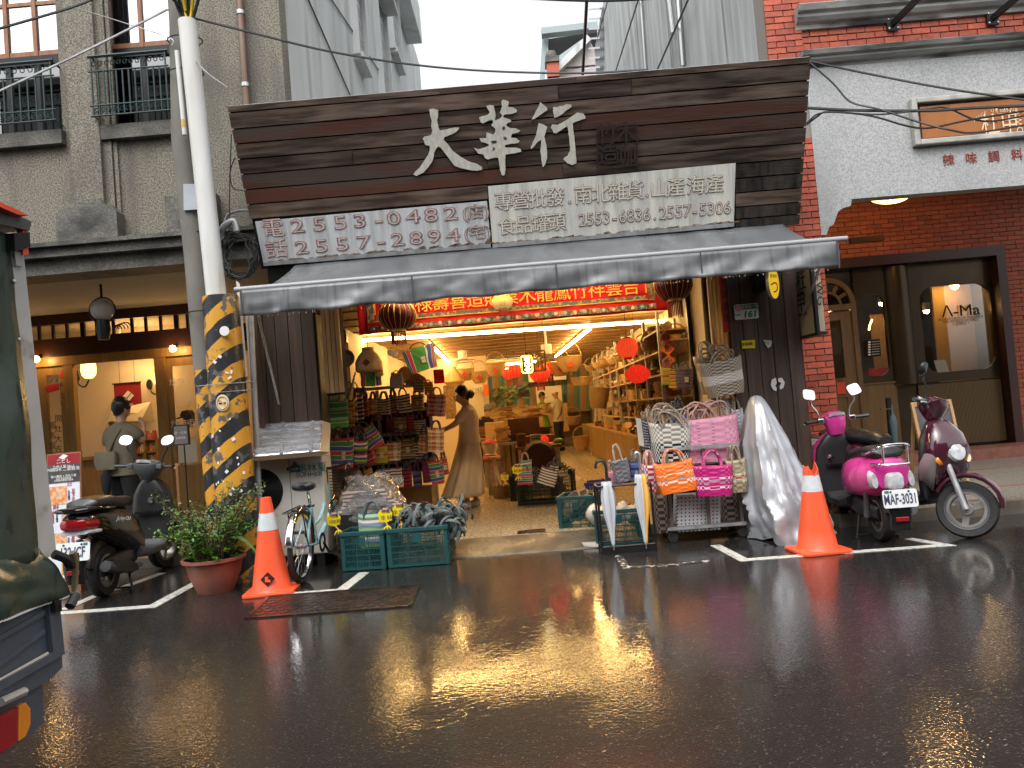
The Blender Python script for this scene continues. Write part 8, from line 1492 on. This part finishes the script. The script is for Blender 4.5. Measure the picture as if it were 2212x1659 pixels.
# people
def bake(o):
 dg=bpy.context.evaluated_depsgraph_get();me=bpy.data.meshes.new_from_object(o.evaluated_get(dg));return me
def person(label,base,rz,pose,H=1.62,skin='skin',clothes=(),hairc='hair',bun=False,cap=None,bald=False,extra=None):
 T=thing('person',label,'person',(0,0,0));J=dict(pel=(0,0,.86),belly=(0,0,1.0),chest=(.0,0,1.18),nk=(.0,0,1.34),nk2=(.015,0,1.41),hd=(.03,0,1.47),hd2=(.035,0,1.56),nose=(.128,0,1.495),chin=(.085,0,1.435))
 for s,k in((1,'L'),(-1,'R')):J.update({'sh'+k:(0,s*.16,1.285),'el'+k:(-.02,s*.21,1.03),'wr'+k:(.06,s*.21,.80),'ha'+k:(.075,s*.21,.74),'hp'+k:(0,s*.085,.83),'kn'+k:(.02,s*.09,.46),'an'+k:(-.01,s*.09,.07),'to'+k:(.13,s*.10,.03),'ear'+k:(.02,s*.088,1.50)})
 J.update(pose);R=dict(pel=.115,belly=.105,chest=.115,nk=.052,nk2=.05,hd=.078,hd2=.086,nose=.012,chin=.03)
 for k in 'LR':R.update({'sh'+k:.052,'el'+k:.037,'wr'+k:.024,'ha'+k:.027,'hp'+k:.088,'kn'+k:.056,'an'+k:.036,'to'+k:.028,'ear'+k:.016})
 Ed=[('pel','belly'),('belly','chest'),('chest','nk'),('nk','nk2'),('nk2','hd'),('hd','hd2'),('hd','nose'),('hd','chin')]
 for k in 'LR':
  Ed+=[('chest','sh'+k),('sh'+k,'el'+k),('el'+k,'wr'+k),('wr'+k,'ha'+k),('pel','hp'+k),('hp'+k,'kn'+k),('kn'+k,'an'+k),('an'+k,'to'+k),('hd','ear'+k)]
  w,h=Vector(J['wr'+k]),Vector(J['ha'+k]);d=(h-w).normalized();sd=d.cross(Vector((0,1 if abs(d.y)<.9 else 0,1 if abs(d.y)>=.9 else .0))).normalized()
  for i in range(4):q='f%s%d'%(k,i);J[q]=tuple(h+d*(.075-.010*abs(i-1.3))+sd*(.018*(i-1.5))+Vector((0,0,-.01)));R[q]=.0085;Ed.append(('ha'+k,q))
  q='f%s4'%k;J[q]=tuple(h+d*.03+sd*-.042);R[q]=.0095;Ed.append(('ha'+k,q))
 ks=list(J);me=bpy.data.meshes.new('b');me.from_pydata([J[k]for k in ks],[(ks.index(a),ks.index(c))for a,c in Ed],[]);o=bpy.data.objects.new('b',me);COL.objects.link(o)
 md=o.modifiers.new('s','SKIN');md.use_smooth_shade=True
 for i,k in enumerate(ks):v=me.skin_vertices[0].data[i];v.radius=(R[k],R[k]);v.use_root=(k=='pel')
 o.modifiers.new('u','SUBSURF').levels=2;body=bake(o);bpy.data.objects.remove(o);body.materials.clear();obj('body',body,MATS[skin],T,smooth=True,ang=180)
 hc=Vector(J['hd2']);
 for s in(1,-1):obj('eye',B().lathe([(0,-.008),(.009,0),(0,.008)],8,Vector(J['hd'])+Vector((.078,s*.032,.042))),MATS['dark_void'],T)
 def hairf(u,v):
  c,s_=math.cos(2*PI*u),math.sin(2*PI*u);a=PI*(.60-.21*c)*v;r=math.sin(a)if a<PI/2 else lerp(1,.80,(a-PI/2)/.9)
  return hc+Vector((-.016+.100*c*r,.097*s_*r,-.018+.122*math.cos(a)))+noise.noise_vector(Vector((c*4,s_*4,v*6)))*.011
 if not bald:obj('hair',B().grid(hairf,32,14,closeu=True),MATS[hairc],T,smooth=True,ang=180)
 if bun:obj('hair_bun',B().grid(lambda u,v:hc+Vector((-.130+.052*math.cos(2*PI*u)*math.sin(PI*v),.05*math.sin(2*PI*u)*math.sin(PI*v),-.03+.055*math.cos(PI*v)))+noise.noise_vector(Vector((u*6,v*6,1)))*.012,18,10,closeu=True),MATS[hairc],T,smooth=True)
 if cap:obj('cap',B().lathe([(.108,-.02),(.112,.03),(.085,.085),(0,.105)],20,hc+Vector((0,0,.01))),MATS[cap],T,smooth=True);obj('cap_brim',loft(B(),[(hc+Vector((.10,0,0)),(0,.09,0),(0,0,.008),2.5),(hc+Vector((.18,0,-.015)),(0,.06,0),(0,0,.006),2.5)]),MATS[cap],T,smooth=True)
 def limb(nm,keys,rs,mat):P=[Vector(J[k])if isinstance(k,str)else Vector(J[k[0]]).lerp(Vector(J[k[1]]),k[2])for k in keys];return obj(nm,B().tube(P,rs,14),MATS[mat],T,smooth=True,sub=1)
 for c in clothes:
  kind,mat=c[0],c[1]
  if kind=='shirt':
   C,Pv=Vector(J['chest']),Vector(J['pel']);nk=Vector(J['nk']);hem=c[2]if len(c)>2 else .80;lo=Pv+(Pv-C).normalized()*(.86-hem)
   obj('shirt',loft(B(),[(lo,(.135,0,0),(0,.185,0),2.4),(Pv,(.135,0,0),(0,.18,0),2.4),(Pv.lerp(C,.5),(.125,0,0),(0,.168,0),2.4),(C,(.138,0,0),(0,.19,0),2.5),(C.lerp(nk,.55)+Vector((0,0,.02)),(.11,0,0),(0,.19,0),2.6),(nk+Vector((0,0,.0)),(.075,0,0),(0,.10,0),2.2),(nk+Vector((0,0,.025)),(.06,0,0),(0,.065,0),2)],24),MATS[mat],T,smooth=True)
   for k in 'LR':limb('sleeve',[('chest','sh'+k,.6),'sh'+k,('sh'+k,'el'+k,.35),('sh'+k,'el'+k,.78)],[.085,.078,.074,.072],mat)
  if kind=='trousers':
   for k in 'LR':limb('trouser_leg',['pel','hp'+k,('hp'+k,'kn'+k,.5),'kn'+k,('kn'+k,'an'+k,.96)],[.10,.118,.095,.078,.068],mat)
  if kind=='shoes':
   for k in 'LR':a,t=Vector(J['an'+k]),Vector(J['to'+k]);m=Vector(((a.x+t.x)/2,(a.y+t.y)/2,.04));d=(t-a);d.z=0;d.normalize();s=Vector((-d.y,d.x,0));obj('shoe',loft(B(),[(m-d*.125+Vector((0,0,.015)),s*.035,(0,0,.045),2.5),(m-d*.08+Vector((0,0,.02)),s*.044,(0,0,.058),2.5),(m,s*.046,(0,0,.042),3),(m+d*.08-Vector((0,0,.006)),s*.05,(0,0,.033),3),(m+d*.14-Vector((0,0,.01)),s*.034,(0,0,.026),3)]),MATS[mat],T,smooth=True)
  if kind=='dress':
   z1=c[2];b=B();zt=J['chest'][2]+.09;fl=c[3]
   b.grid(lambda u,v:Vector((J['chest'][0]*(1-v)*.9-.10*c[4]*v*v,0,lerp(zt,z1,v)))+Vector((math.cos(2*PI*u)*(lerp(.115,.135,min(1,v*3))if v<.33 else lerp(.135,fl*.82,(v-.33)/.67)),math.sin(2*PI*u)*(lerp(.155,.16,min(1,v*3))if v<.33 else lerp(.16,fl,(v-.33)/.67)),0))*(1+.07*v*math.sin(2*PI*u*9+v*3)+.03*v*math.sin(2*PI*u*17)),72,22,closeu=True);obj('dress',b,MATS[mat],T,smooth=True,solid=.004)
   for k in 'LR':s=1 if k=='L' else-1;obj('strap',B().tube(smooth_path([Vector((J['chest'][0]+.10,s*.10,zt-.03)),Vector((J['chest'][0]+.02,s*.10,J['nk'][2]-.005)),Vector((J['chest'][0]-.10,s*.09,zt-.03))]),.014,6),MATS[mat],T,smooth=True)
 if extra:extra(T,J)
 T.location=base;T.rotation_euler=(0,0,rz);k=H/1.65;T.scale=(k,k,k);return T
M('cream_cloth',(.68,.62,.50),(.62,.56,.45),sc=6,r=.9);M('dress_khaki',(.60,.50,.37),(.53,.44,.32),sc=5,st=(3,3,.5),r=.9);M('tan_shirt',(.17,.145,.10),(.14,.12,.085),sc=6,r=.9);M('jeans_dark',(.028,.034,.042),r=.9);M('black_cloth',(.012,.012,.013),r=.9);M('lime_cloth',(.16,.34,.02),r=.85);M('white_shoe',(.60,.56,.48),r=.6);M('cap_grey',(.14,.13,.12),r=.9)
arms_fwd={}
for k,s in(('L',1),('R',-1)):arms_fwd.update({'el'+k:(.19,s*.17,1.12),'wr'+k:(.40,s*.11,1.03),'ha'+k:(.46,s*.09,1.01)})
gp_=gr(1027,1096,.1);wp=dict(arms_fwd);wp.update(nk2=(.03,0,1.40),hd=(.065,0,1.445),hd2=(.075,0,1.535),nose=(.165,0,1.445),chin=(.115,0,1.395),earL=(.055,.088,1.475),earR=(.055,-.088,1.475),anL=(.10,.09,.07),toL=(.24,.1,.03),knL=(.07,.09,.46))
def glasses(T,J):
 for s in(1,-1):obj('spectacle_lens',B().tube(arc((.165,s*.036,1.475),.026,0,2*PI,12,ux=(0,1,0))[:-1],.003,4,close=True),MATS['black_metal'],T)
person('woman with tied-up hair in a long khaki dress reaching for the hanging bags',gp_,PI,wp,1.60,clothes=[('shirt','cream_cloth',.95),('dress','dress_khaki',.17,.34,-1.6),('shoes','white_shoe')],bun=True,extra=glasses)
mp=gr(1212,974,.1);ap2={'elR':(.10,-.22,1.05),'wrR':(.30,-.14,1.03),'haR':(.36,-.12,1.03),'elL':(.12,.2,1.05),'wrL':(.32,.10,1.02),'haL':(.38,.08,1.02)}
def strapbag(T,J):obj('shoulder_strap',B().tube(smooth_path([(.05,-.14,1.33),(-.12,-.02,1.18),(-.135,.10,.98),(-.05,.19,.84)]),.012,5),MATS['dark_red_wood'],T)
person('man in a cream shirt and dark jeans holding a bamboo steamer',mp,math.radians(150),ap2,1.72,clothes=[('shirt','cream_cloth',.78),('trousers','jeans_dark'),('shoes','black_cloth')],bald=True,extra=strapbag)
st=mp+Vector((-.42,-.25,1.05));b=B()
for i in range(2):b.lathe([(0,0),(.16,0),(.165,.12),(.15,.125),(0,.128)],18,st+Vector((0,0,.135*i)))
single('bamboo_steamer',b,MATS['wicker_pale'],'two-tier pale bamboo steamer held by the man in the cream shirt','steamer',smooth=True)
person('woman in a bright green dress facing the man in the cream shirt',at(1178,962,21.0)*1+Vector((0,0,-.12)),math.radians(-35),{'elR':(.05,-.2,1.05),'wrR':(.22,-.15,1.0),'haR':(.28,-.14,1.0)},1.58,clothes=[('shirt','lime_cloth',.9),('dress','lime_cloth',.35,.26,0),('shoes','black_cloth')],extra=glasses)
cp_=gr(1058,1028,.1);person('person in a grey cap and black vest bending behind the table of trays',(cp_.x,cp_.y,.0),math.radians(-40),{'hd':(.12,0,1.42),'hd2':(.13,0,1.51),'nk2':(.06,0,1.38),'nose':(.22,0,1.42),'chin':(.17,0,1.37),'earL':(.11,.088,1.45),'earR':(.11,-.088,1.45)},1.5,clothes=[('shirt','black_cloth',.8),('trousers','black_cloth'),('shoes','black_cloth')],cap='cap_grey')
lp=at(268,1042,9.3);lp.z=.1;hh_=at(272,857,9.3).z-.1
def satchel(T,J):obj('shoulder_strap',B().tube(smooth_path([(.02,-.14,1.34),(-.12,-.09,1.25),(-.145,.05,1.02),(-.12,.17,.86)]),.016,6),MATS['tan_shirt'],T);obj('shoulder_bag',loft(B(),[((-.17,.06,.84),(.03,0,0),(0,.14,0),4),((-.175,.06,.94),(.045,0,0),(0,.16,0),4),((-.17,.06,1.04),(.03,0,0),(0,.15,0),4)]),MATS['tan_shirt'],T,smooth=True)
person('man in a tan shirt with a shoulder bag in the left shop',lp,math.radians(70),{'elR':(.08,-.24,1.12),'wrR':(.20,-.14,1.30),'haR':(.20,-.11,1.36),'nose':(.11,-.05,1.495)},max(1.66,hh_),clothes=[('shirt','tan_shirt',.76),('trousers','black_cloth'),('shoes','black_cloth')],extra=satchel)
bp_=at(416,1000,12);person('person in a dark cap behind the right pane of the left shop',(bp_.x,12,.1),math.radians(170),{},at(416,890,12).z-.08,clothes=[('shirt','cream_cloth',.78),('trousers','jeans_dark')],cap='black_cloth')
u_=lp+Vector((-.12,-.18,.55));b=B();b.lathe([(.012,0),(.05,.12),(.06,.26),(.02,.34)],12,u_);single('folded_umbrella',b,MATS['black_cloth'],'short black folded umbrella held by the man in the tan shirt','umbrella',smooth=True)
# inside the shop
M('wood_tray',(.30,.15,.055),(.20,.09,.035),sc=6,st=(1,6,6),r=.45,rnd=.35);M('wood_pale',(.55,.37,.17),(.45,.29,.12),sc=6,st=(1,6,6),r=.5,rnd=.3);M('wood_dark',(.085,.035,.018),(.05,.022,.012),sc=6,st=(1,6,6),r=.4)
def table(label,u0,u1,vt,y,dep,mat='wood_tray',solid=None,zt=None):
 a,c=at(u0,vt,y),at(u1,vt-(u1-u0)*.08,y);z=(a.z+c.z)/2;T=thing('table',label,'table',((a.x+c.x)/2,y+dep/2,.1));obj('top',B().bb((a.x,y,z-.04),(c.x,y+dep,z)),MATS[mat],T)
 for x in(a.x+.06,c.x-.06):
  for yy in(y+.05,y+dep-.05):obj('leg',B().bb((x-.025,yy-.025,.1),(x+.025,yy+.025,z-.04)),MATS['galv' if not solid else solid],T)
 if solid:obj('front',B().bb((a.x+.12,y+.06,.1),(c.x-.1,y+.09,z-.04)),MATS[solid],T)
 return(a.x,c.x,y,z)
T1=table('table with a reddish top and boxes of wooden ware in the middle of the shop',1113,1214,967,11.0,.9,'win_wood','paper');T2=table('grey-legged table left of the reddish one',1074,1116,958,11.6,.7,'galv')
p=at(1165,988,10.95);T=thing('carved_tray','round dark carved wooden tray leaning against the table front','tray',p);obj('disc',B().lathe([(0,0),(.20,0),(.235,-.03),(.245,-.02),(.20,.02),(0,.02)],28,p,Matrix.Rotation(PI/2-.1,3,'X')),MATS['wood_dark'],T,smooth=True)
zt=T1[3];yt=T1[2]
def wbox(lab,u0,v0,u1,v1,y,dep,mat,cat='box',group=None,name='wooden_box'):a,c=at(u0,v1,y),at(u1,v0,y);return single(name,B().bb((a.x,y,a.z),(c.x,y+dep,c.z)),MATS[mat],lab,cat,group,bevel=.004)
s_=wbox('wooden box with two dark characters on the table',1117,937,1135,966,11.1,.18,'wood_tray');text('合加',.09,MATS['dark_print'],s_,at(1126,951,11.09),ux=(0,0,-1),uy=(1,0,0));wbox('long wooden box behind the white notice on the table',1130,938,1198,960,11.3,.3,'wood_tray')
s_=wbox('white notice sheet standing on the table',1146,937,1168,959,11.07,.012,'white_print','notice',None,'notice_sheet');text('全館優惠',.035,MATS['dark_print'],s_,at(1157,943,11.06));obj('bar',B().box(at(1157,947.5,11.06),(.13,.004,.016)),MATS['blue_print']if 'blue_print' in MATS else M('blue_print',(.05,.09,.2)),s_)
p=at(1176,951,11.2);b=B();b.grid(lambda u,v:p+Vector((math.cos(2*PI*u)*math.sin(PI*v),math.sin(2*PI*u)*math.sin(PI*v),math.cos(PI*v)))*.065*(1+.2*math.sin(u*40)*math.sin(v*20)),28,12,closeu=True);single('red_paper_flower',b,MATS['lantern_red'],'red paper ball flower beside the white notice','ornament')
b=B();p=at(1206,953,11.3);b.grid(lambda u,v:p+Vector((math.cos(2*PI*u)*math.sin(PI*v)*.08,math.sin(2*PI*u)*math.sin(PI*v)*.06,math.cos(PI*v)*.05)),14,8,closeu=True);single('cabbage_toy',b,MATS['leaf_fresh'],'small green and white cabbage ornament on the right end of the table','ornament',smooth=True)
rnd=random.Random(21);ORD='first second third fourth fifth sixth seventh eighth ninth tenth'.split();ORD+=['%dth'%i for i in range(11,60)];ORD=[o.replace('21th','21st').replace('22th','22nd').replace('23th','23rd').replace('31th','31st').replace('32th','32nd').replace('33th','33rd')for o in ORD]
def stack(lab,u,v,y,w,n,mat,group,name='wooden_tray',dz=.026):
 p=at(u,v,y)
 for k in range(n):b=B();ww,dd=w*rnd.uniform(.85,1.05),w*rnd.uniform(.5,.7);b.box((0,0,.004),(ww,dd,.008));[b.box((x,y_,.012),sz)for x,y_,sz in((0,-dd/2,(ww,.01,.024)),(0,dd/2,(ww,.01,.024)),(-ww/2,0,(.01,dd,.024)),(ww/2,0,(.01,dd,.024)))];X=Matrix.Translation(p+Vector((rnd.uniform(-.03,.03),.2,dz*k)))@Matrix.Rotation(rnd.uniform(-.25,.25),4,'Z');b.v=[tuple(X@Vector(q))for q in b.v];single(name,b,MATS[mat],lab+', '+ORD[k]+' from the bottom','tray',group)
a,c=at(1095,943,12.2),at(1168,900,12.2);T=thing('drawer_chest','dark wooden drawer chest behind the table with trays piled on top','chest',((a.x+c.x)/2,12.4,.1));obj('case',B().bb((a.x,12.2,.1),(c.x,12.8,c.z)),MATS['wood_dark'],T);[obj('drawer',B().bb((a.x+.04,12.18,lerp(a.z,c.z,t)),(c.x-.04,12.2,lerp(a.z,c.z,t+.28))),MATS['wood_dark'],T)for t in(.02,.34,.66)];[obj('frame_post',B().bb((x-.03,12.16,.1),(x+.03,12.82,c.z)),MATS['wood_pale'],T)for x in(a.x,c.x)];obj('side_panel',B().bb((a.x-.34,12.25,.1),(a.x-.03,12.7,c.z-.03)),MATS['wood_pale'],T)
for q,(u,n,m_)in enumerate(((1075,5,'wood_pale'),(1098,7,'wood_tray'),(1124,8,'wood_pale'),(1150,6,'wood_tray'))):stack('wooden tray in the '+ORD[q]+' pile on the drawer chest',u,903,12.2,.27,n,m_,'trays piled on the drawer chest')
stack('wooden board in the pile on the grey-legged table',1086,957,11.6,.2,9,'wood_pale','boards on the grey-legged table','wooden_board');stack('dark wooden tray in the pile behind the boxed goods',1110,955,11.7,.25,6,'wood_dark','dark trays on the table');stack('small wooden dish on top of the long box',1178,938,11.4,.2,4,'wood_dark','dishes on the long box','wooden_dish');stack('wooden tray in the pile on the far left table',1050,945,12.5,.3,7,'wood_tray','trays on the far left table')
T3=table('low shelf table under the red and white pot',1045,1083,993,11.2,.5,'lath');T4=table('far left table behind the woman',1036,1072,950,12.4,.7,'lath')
p=at(1061,989,11.4);T=thing('red_pot','red and white pot with a red lid on the low shelf table','pot',p);obj('pot',B().lathe([(.09,0),(.12,.02),(.07,.07),(.105,.15),(.11,.20),(.08,.205)],20,p),MATS['white_print'],T,smooth=True);obj('lid',B().lathe([(.12,.22),(.10,.245),(.03,.27),(0,.29)],20,p),MATS['red_print'],T,smooth=True);obj('foot',B().lathe([(0,0),(.13,0),(.10,.05),(0,.05)],20,p),MATS['red_print'],T,smooth=True)
for k in range(7):u=1068+k*4.2;a=at(u,1052-k*1.2,9.75+.03*k);b=B();b.beam(a,a+Vector((rnd.uniform(-.10,.06),.05,rnd.uniform(.22,.42))),.045,.012,up=(0,1,0));single('wooden_stick',b,MATS['wood_pale' if k%2 else 'wood_tray'],'wooden stick standing in the woven waste basket, '+ORD[k]+' from the left','stick','sticks in the waste basket')
XS=1.72;cab=thing('wall_cabinet','long row of orange-brown base cabinets along the right wall of the shop','cabinet',(1.9,14,.1))
for k in range(8):y=9.6+k*1.35;obj('door',B().bb((XS-.14,y+.01,.2),(XS-.11,y+1.33,.78)),MATS['oak'],cab)
obj('case',B().bb((XS-.11,9.6,.1),(2.2,20.4,.78)),MATS['oak'],cab);obj('top',B().bb((XS-.15,9.58,.78),(2.2,20.4,.81)),MATS['lath'],cab)
RK=thing('steel_shelving','grey slotted steel shelving along the right wall loaded with wooden ware','shelving',(1.9,13,.8))
ys=[9.3+1.05*k for k in range(9)];zs_=[1.05,1.32,1.60,1.88,2.14]
for y in ys:obj('upright',B().bb((XS,y-.02,.1 if y<9.5 else .81),(XS+.035,y+.02,2.36)),MATS['galv'],RK);obj('upright',B().bb((2.14,y-.02,.81),(2.175,y+.02,2.36)),MATS['galv'],RK)
for z in zs_:obj('shelf',B().bb((XS+.002,9.3,z-.02),(2.17,ys[-1],z)),MATS['lath'],RK)
kinds=[]
def G_(nm,b,mat,cat,desc):m=b.mesh(nm);finish(m,MATS[mat],True,35);kinds.append((nm,m,cat,desc))
G_('wooden_box',B().box((0,0,.07),(.16,.22,.14)),'wood_pale','box','pale wooden box');G_('wooden_bowl',B().lathe([(0,0),(.06,0),(.12,.08),(.11,.08),(.05,.015),(0,.012)],16),'wood_tray','bowl','brown wooden bowl');G_('bamboo_tub',B().lathe([(.09,0),(.12,.17),(.11,.17),(.08,.01),(0,.01)],16),'wicker_pale','basket','pale bamboo basket');G_('bamboo_cup',B().lathe([(0,0),(.045,0),(.045,.16),(.035,.16),(.035,.02),(0,.02)],12),'wood_pale','cup','bamboo cup');G_('ladle_rack',B().box((0,0,.03),(.14,.3,.06)).box((0,-.08,.11),(.02,.02,.1)).box((0,.02,.12),(.02,.02,.12)).box((0,.1,.10),(.02,.02,.08)),'wood_tray','rack','wooden ladle rack');G_('packed_bundle',B().grid(lambda u,v:Vector((.09*math.cos(2*PI*u)*math.sin(PI*v),.12*math.sin(2*PI*u)*math.sin(PI*v),.07-.07*math.cos(PI*v)))+noise.noise_vector(Vector((u*5,v*5,3)))*.025,14,8,closeu=True),'cream_cloth','packet','pale wrapped packet');G_('wicker_tray',B().lathe([(0,0),(.13,.01),(.15,.05),(.14,.05),(0,.02)],16),'wicker','tray','brown wicker tray');G_('bamboo_vase',B().lathe([(0,0),(.05,0),(.055,.20),(.04,.23),(.045,.25),(0,.25)],12),'leaf_dull','vase','green bamboo vase');G_('wood_block',B().box((0,0,.03),(.2,.14,.06)).box((.0,.02,.075),(.17,.11,.03)),'wood_dark','block','dark wooden block')
names=['counter top','lowest shelf','second shelf','third shelf','fourth shelf','top shelf']
for si,z in enumerate([.81]+zs_):
 y=9.45;ni=0
 while y<17.3:
  k=rnd.choices(range(9),[3,2,2+(si>3)*3,2,3,2,2,1,2])[0];nm,m_,cat,desc=kinds[k];o=bpy.data.objects.new(nm,m_);link(o);o.location=(XS+(.16 if si else .02)+rnd.uniform(-.03,.05),y,z+.002);o.rotation_euler=(0,0,rnd.uniform(-.4,.4));q=rnd.uniform(.8,1.2)if si<5 else rnd.uniform(.7,.85);o.scale=(q,q,q)
  props(o,desc+' on the '+names[si]+' of the right wall, '+ORD[ni]+' from the street',cat,'wooden ware on the right wall');ni+=1;y+=rnd.uniform(.17,.27)+.010*(y-9)
for(u,v,y,r_,h_,lab)in((1462,752,9.0,.17,.15,'large wicker basket with a tall handle on the top shelf beside the diamond papers'),(1400,905,9.2,.14,.10,'round wicker basket stacked near the checked bags'),(1292,870,13.5,.18,.36,'tall pannier basket hanging from the shelving'),(1239,905,15.5,.16,.16,'wicker basket with a handle hanging beside the man in the cream shirt'),(1257,960,16,.17,.28,'deep tan basket bag hanging low by the cabinets'),(1258,820,14,.20,.14,'wide tan basket hanging high by the shelving')):basket(lab,at(u,v+12,y),r_,h_,(0,.15 if 'pannier' in lab else 0,0),'wicker' if 'wide' not in lab else 'wicker_pale',True,.75)
for k in range(3):a=gr(1278+k*14,984-k*4,.1);b=B();b.tube([a,at(1292+k*12,838+k*14,a.y+.5)],.022,8);single('bamboo_pole',b,MATS['wicker_pale'],'bamboo pole leaning on the cabinets, '+('leftmost of the three','middle of the three','rightmost of the three')[k],'pole','bamboo poles',smooth=True)
for(u,v,y,sz,lab,m_)in((1211,812,14,.20,'tan basket bag with a red paper hanging from the ceiling','wicker_pale'),(1232,803,13.5,.22,'second tan basket bag with a red paper nearer the shelving','wicker_pale'),(1006,822,15.5,.19,'round gourd-shaped basket hanging left of the big clear fan','wicker_pale'),(1037,828,15.5,.19,'round gourd-shaped basket hanging right beside the calendar','wicker_pale'),(1072,813,15,.20,'half-round basket with a handle hanging in the middle of the ceiling','wicker_pale')):q=basket(lab,at(u,v,y),sz,sz*1.2,(0,0,0),m_,True,.55);pd=at(u,v-10,y-.3);obj('red_diamond',B().prism([(-.06,0),(0,-.06),(.06,0),(0,.06)],.004,(0,-sz*1.0,sz*.55)),MATS['red_paper'],q)
p=at(983,836,15);b=B();b.lathe([(.02,.46),(.20,.16),(.205,.155),(.02,-.10)],20,p+Vector((0,0,-.05)));single('cone_hats',b,MATS['wicker_pale'],'pair of pointed bamboo hats hung rim to rim beside the red character sign','hat',smooth=True);p=at(975,905,12.5);b=B();b.lathe([(.09,0),(.095,.55),(.08,.55),(.08,.02)],14,p);single('bamboo_fish_trap',b,MATS['bamboo_mesh'],'tall bamboo mesh cylinder hanging behind the gingham backpack','fish trap',smooth=True)
pl_=wbox('red plaque with gold characters beside the gingham backpack',938,797,958,829,9.6,.02,'banner_red','plaque',None,'red_plaque');text('馬\n莊',.08,MATS['banner_gold'],pl_,at(948,813,9.57),line=.8)
YBK=24.6
def bw(nm,lab,u0,v0,u1,v1,mat,cat,y=YBK,t=.05):return wbox(lab,u0,v0,u1,v1,y,t,mat,cat,None,nm)
bw('white_board','white notice board covered with papers on the back wall',983,835,1044,905,'paper','board',16.9);s_=bw('calendar','tear-off calendar with a green top on the white board',1024,832,1041,846,'white_print','calendar',16.8,.02);text('167',.10,MATS['dark_print'],s_,at(1033,841,16.78));bw('red_tablet','narrow orange tablet with gold characters right of the calendar',1046,830,1054,855,'orange_paper','tablet',16.8);b=B();single('screen_wall',B().bb((-2.5,17,.1),(at(1055,850,17).x,17.1,2.58)),MATS['warm_wall'],'pale partition wall behind the woman carrying the notice board','partition')
M('tv_black',(.01,.012,.014),r=.15);UVM('st_curtain','vstripe',[(.10,.20,.24),(.36,.30,.20),(.45,.20,.08),(.16,.26,.16)],(9,1),r=.8,bump=0);q=B();q.quad(at(1056,905,24),at(1300,885,24),at(1300,775,24),at(1056,795,24));single('striped_curtain',q,MATS['st_curtain'],'multicoloured striped curtain across the back of the shop','curtain',solid=.02)
bw('television','black television screen at the back of the shop',1113,824,1141,851,'tv_black','television',23.6);bw('wall_air_conditioner','white wall air-conditioner at the back of the shop',1142,800,1222,826,'white_print','air conditioner',23.4,.3);bw('back_counter','wooden counter in front of the back curtain',1060,870,1225,945,'lath','counter',23.0,.4);bw('notice_papers','white panel of small papers on the right of the back wall',1160,832,1212,872,'paper','notice panel',23.3)
p=at(1090,868,22.5);b=B();[leafq(b,p+Vector((rnd.gauss(0,.25),rnd.gauss(0,.1),rnd.uniform(0,.35))),Vector((rnd.gauss(0,1),rnd.gauss(0,.4),rnd.gauss(.3,.6))),Vector((0,-1,.3)),rnd.uniform(.2,.4),.04)for k in range(70)];single('indoor_plant',b,MATS['leaf_dull'],'leafy green plant on the back counter left of the television','plant')
for(u,v,y)in((945+55,775,15.2),(1181,765,12.6)):p=at(u,v,y);T=thing('ceiling_fan','clear blade ceiling fan hanging '+('left' if u<1100 else 'right')+' of the neon sign','fan',p,0,'fans in the shop');obj('mount',B().lathe([(.09,.0),(.09,.16),(0,.17)],12,p),MATS['white_print'],T,smooth=True);obj('rod',B().tube([p+Vector((0,0,.15)),(p.x,p.y,2.58)],.02,6),MATS['white_print'],T);obj('guard',B().tube(arc(p+Vector((0,0,-.05)),.24,0,2*PI,24,uy=(0,1,.2))[:-1],.008,5,close=True).tube(arc(p+Vector((0,0,-.05)),.14,0,2*PI,20,uy=(0,1,.2))[:-1],.006,5,close=True),MATS['alu'],T,smooth=True)
def fan(lab,u,v,y,r,a,mat='wicker_pale'):
 p=at(u,v,y);pts=[(r*math.cos(t)*.8,r*math.sin(t))for t in[2*PI*i/18 for i in range(18)]]+[];X=Matrix.Rotation(a,3,'Y');T=thing('palm_fan',lab,'fan',p,0,'palm fans above the bags');obj('blade',B().prism(pts,.006,p,X@Vector((1,0,0)),X@Vector((0,0,1))),MATS[mat],T);obj('handle',B().beam(p,p+X@Vector((0,0,-r*2.0)),.014,.010),MATS['wood_tray'],T)
for k in range(5):fan('palm leaf fan in the cluster above the bags, '+ORD[k]+' from the left',872+k*8,808+k*4,9.6+.03*k,.10,.5+.22*k,'wicker_pale' if k%2 else 'wood_pale')
bag('clear packet with a white card above the brown striped bags',(843,806,869,836),9.5,'wv_white','strap_beige',.3,.1,.9,.03,1);bag('green ribboned packet hanging right of the fish basket',(815,772,829,812),8.0,'st_lime','strap_grey',.4,-.15,.9,.05,2);bag('brown paper bag of husks above the olive bag',(893,822,915,848),9.6,'st_olive','strap_beige',.5,.1,1,.03,1);bag('orange striped bag peeping over the red gingham backpack',(918,826,936,852),9.6,'st_orange','strap_red',.5,0,1,.03,2)
for k,(u,v)in enumerate(((728,800),(735,838),(760,836))):p=at(u,v,7.85);single('corn_broom',B().lathe([(.006,.16),(.012,.02),(.035,-.10),(.028,-.13),(0,-.12)],10,p,Matrix.Rotation(.3*k-.3,3,'Y')),MATS['wicker_pale'],'small straw brush stuck behind the green bag, '+ORD[k]+' from the left','brush',smooth=True)
for k in range(9):
 u=1290+k*17;basket('tan basket hanging under the ceiling over the shelving, '+ORD[k]+' from the back',at(u,800-k*5,16-k*.75)+Vector((-.1,0,0)),.13+.02*(k%3),.11,(0,.2*(k%3-1),0),'wicker_pale' if k%2 else 'wicker',True,.7,'basket','baskets hung over the shelving')
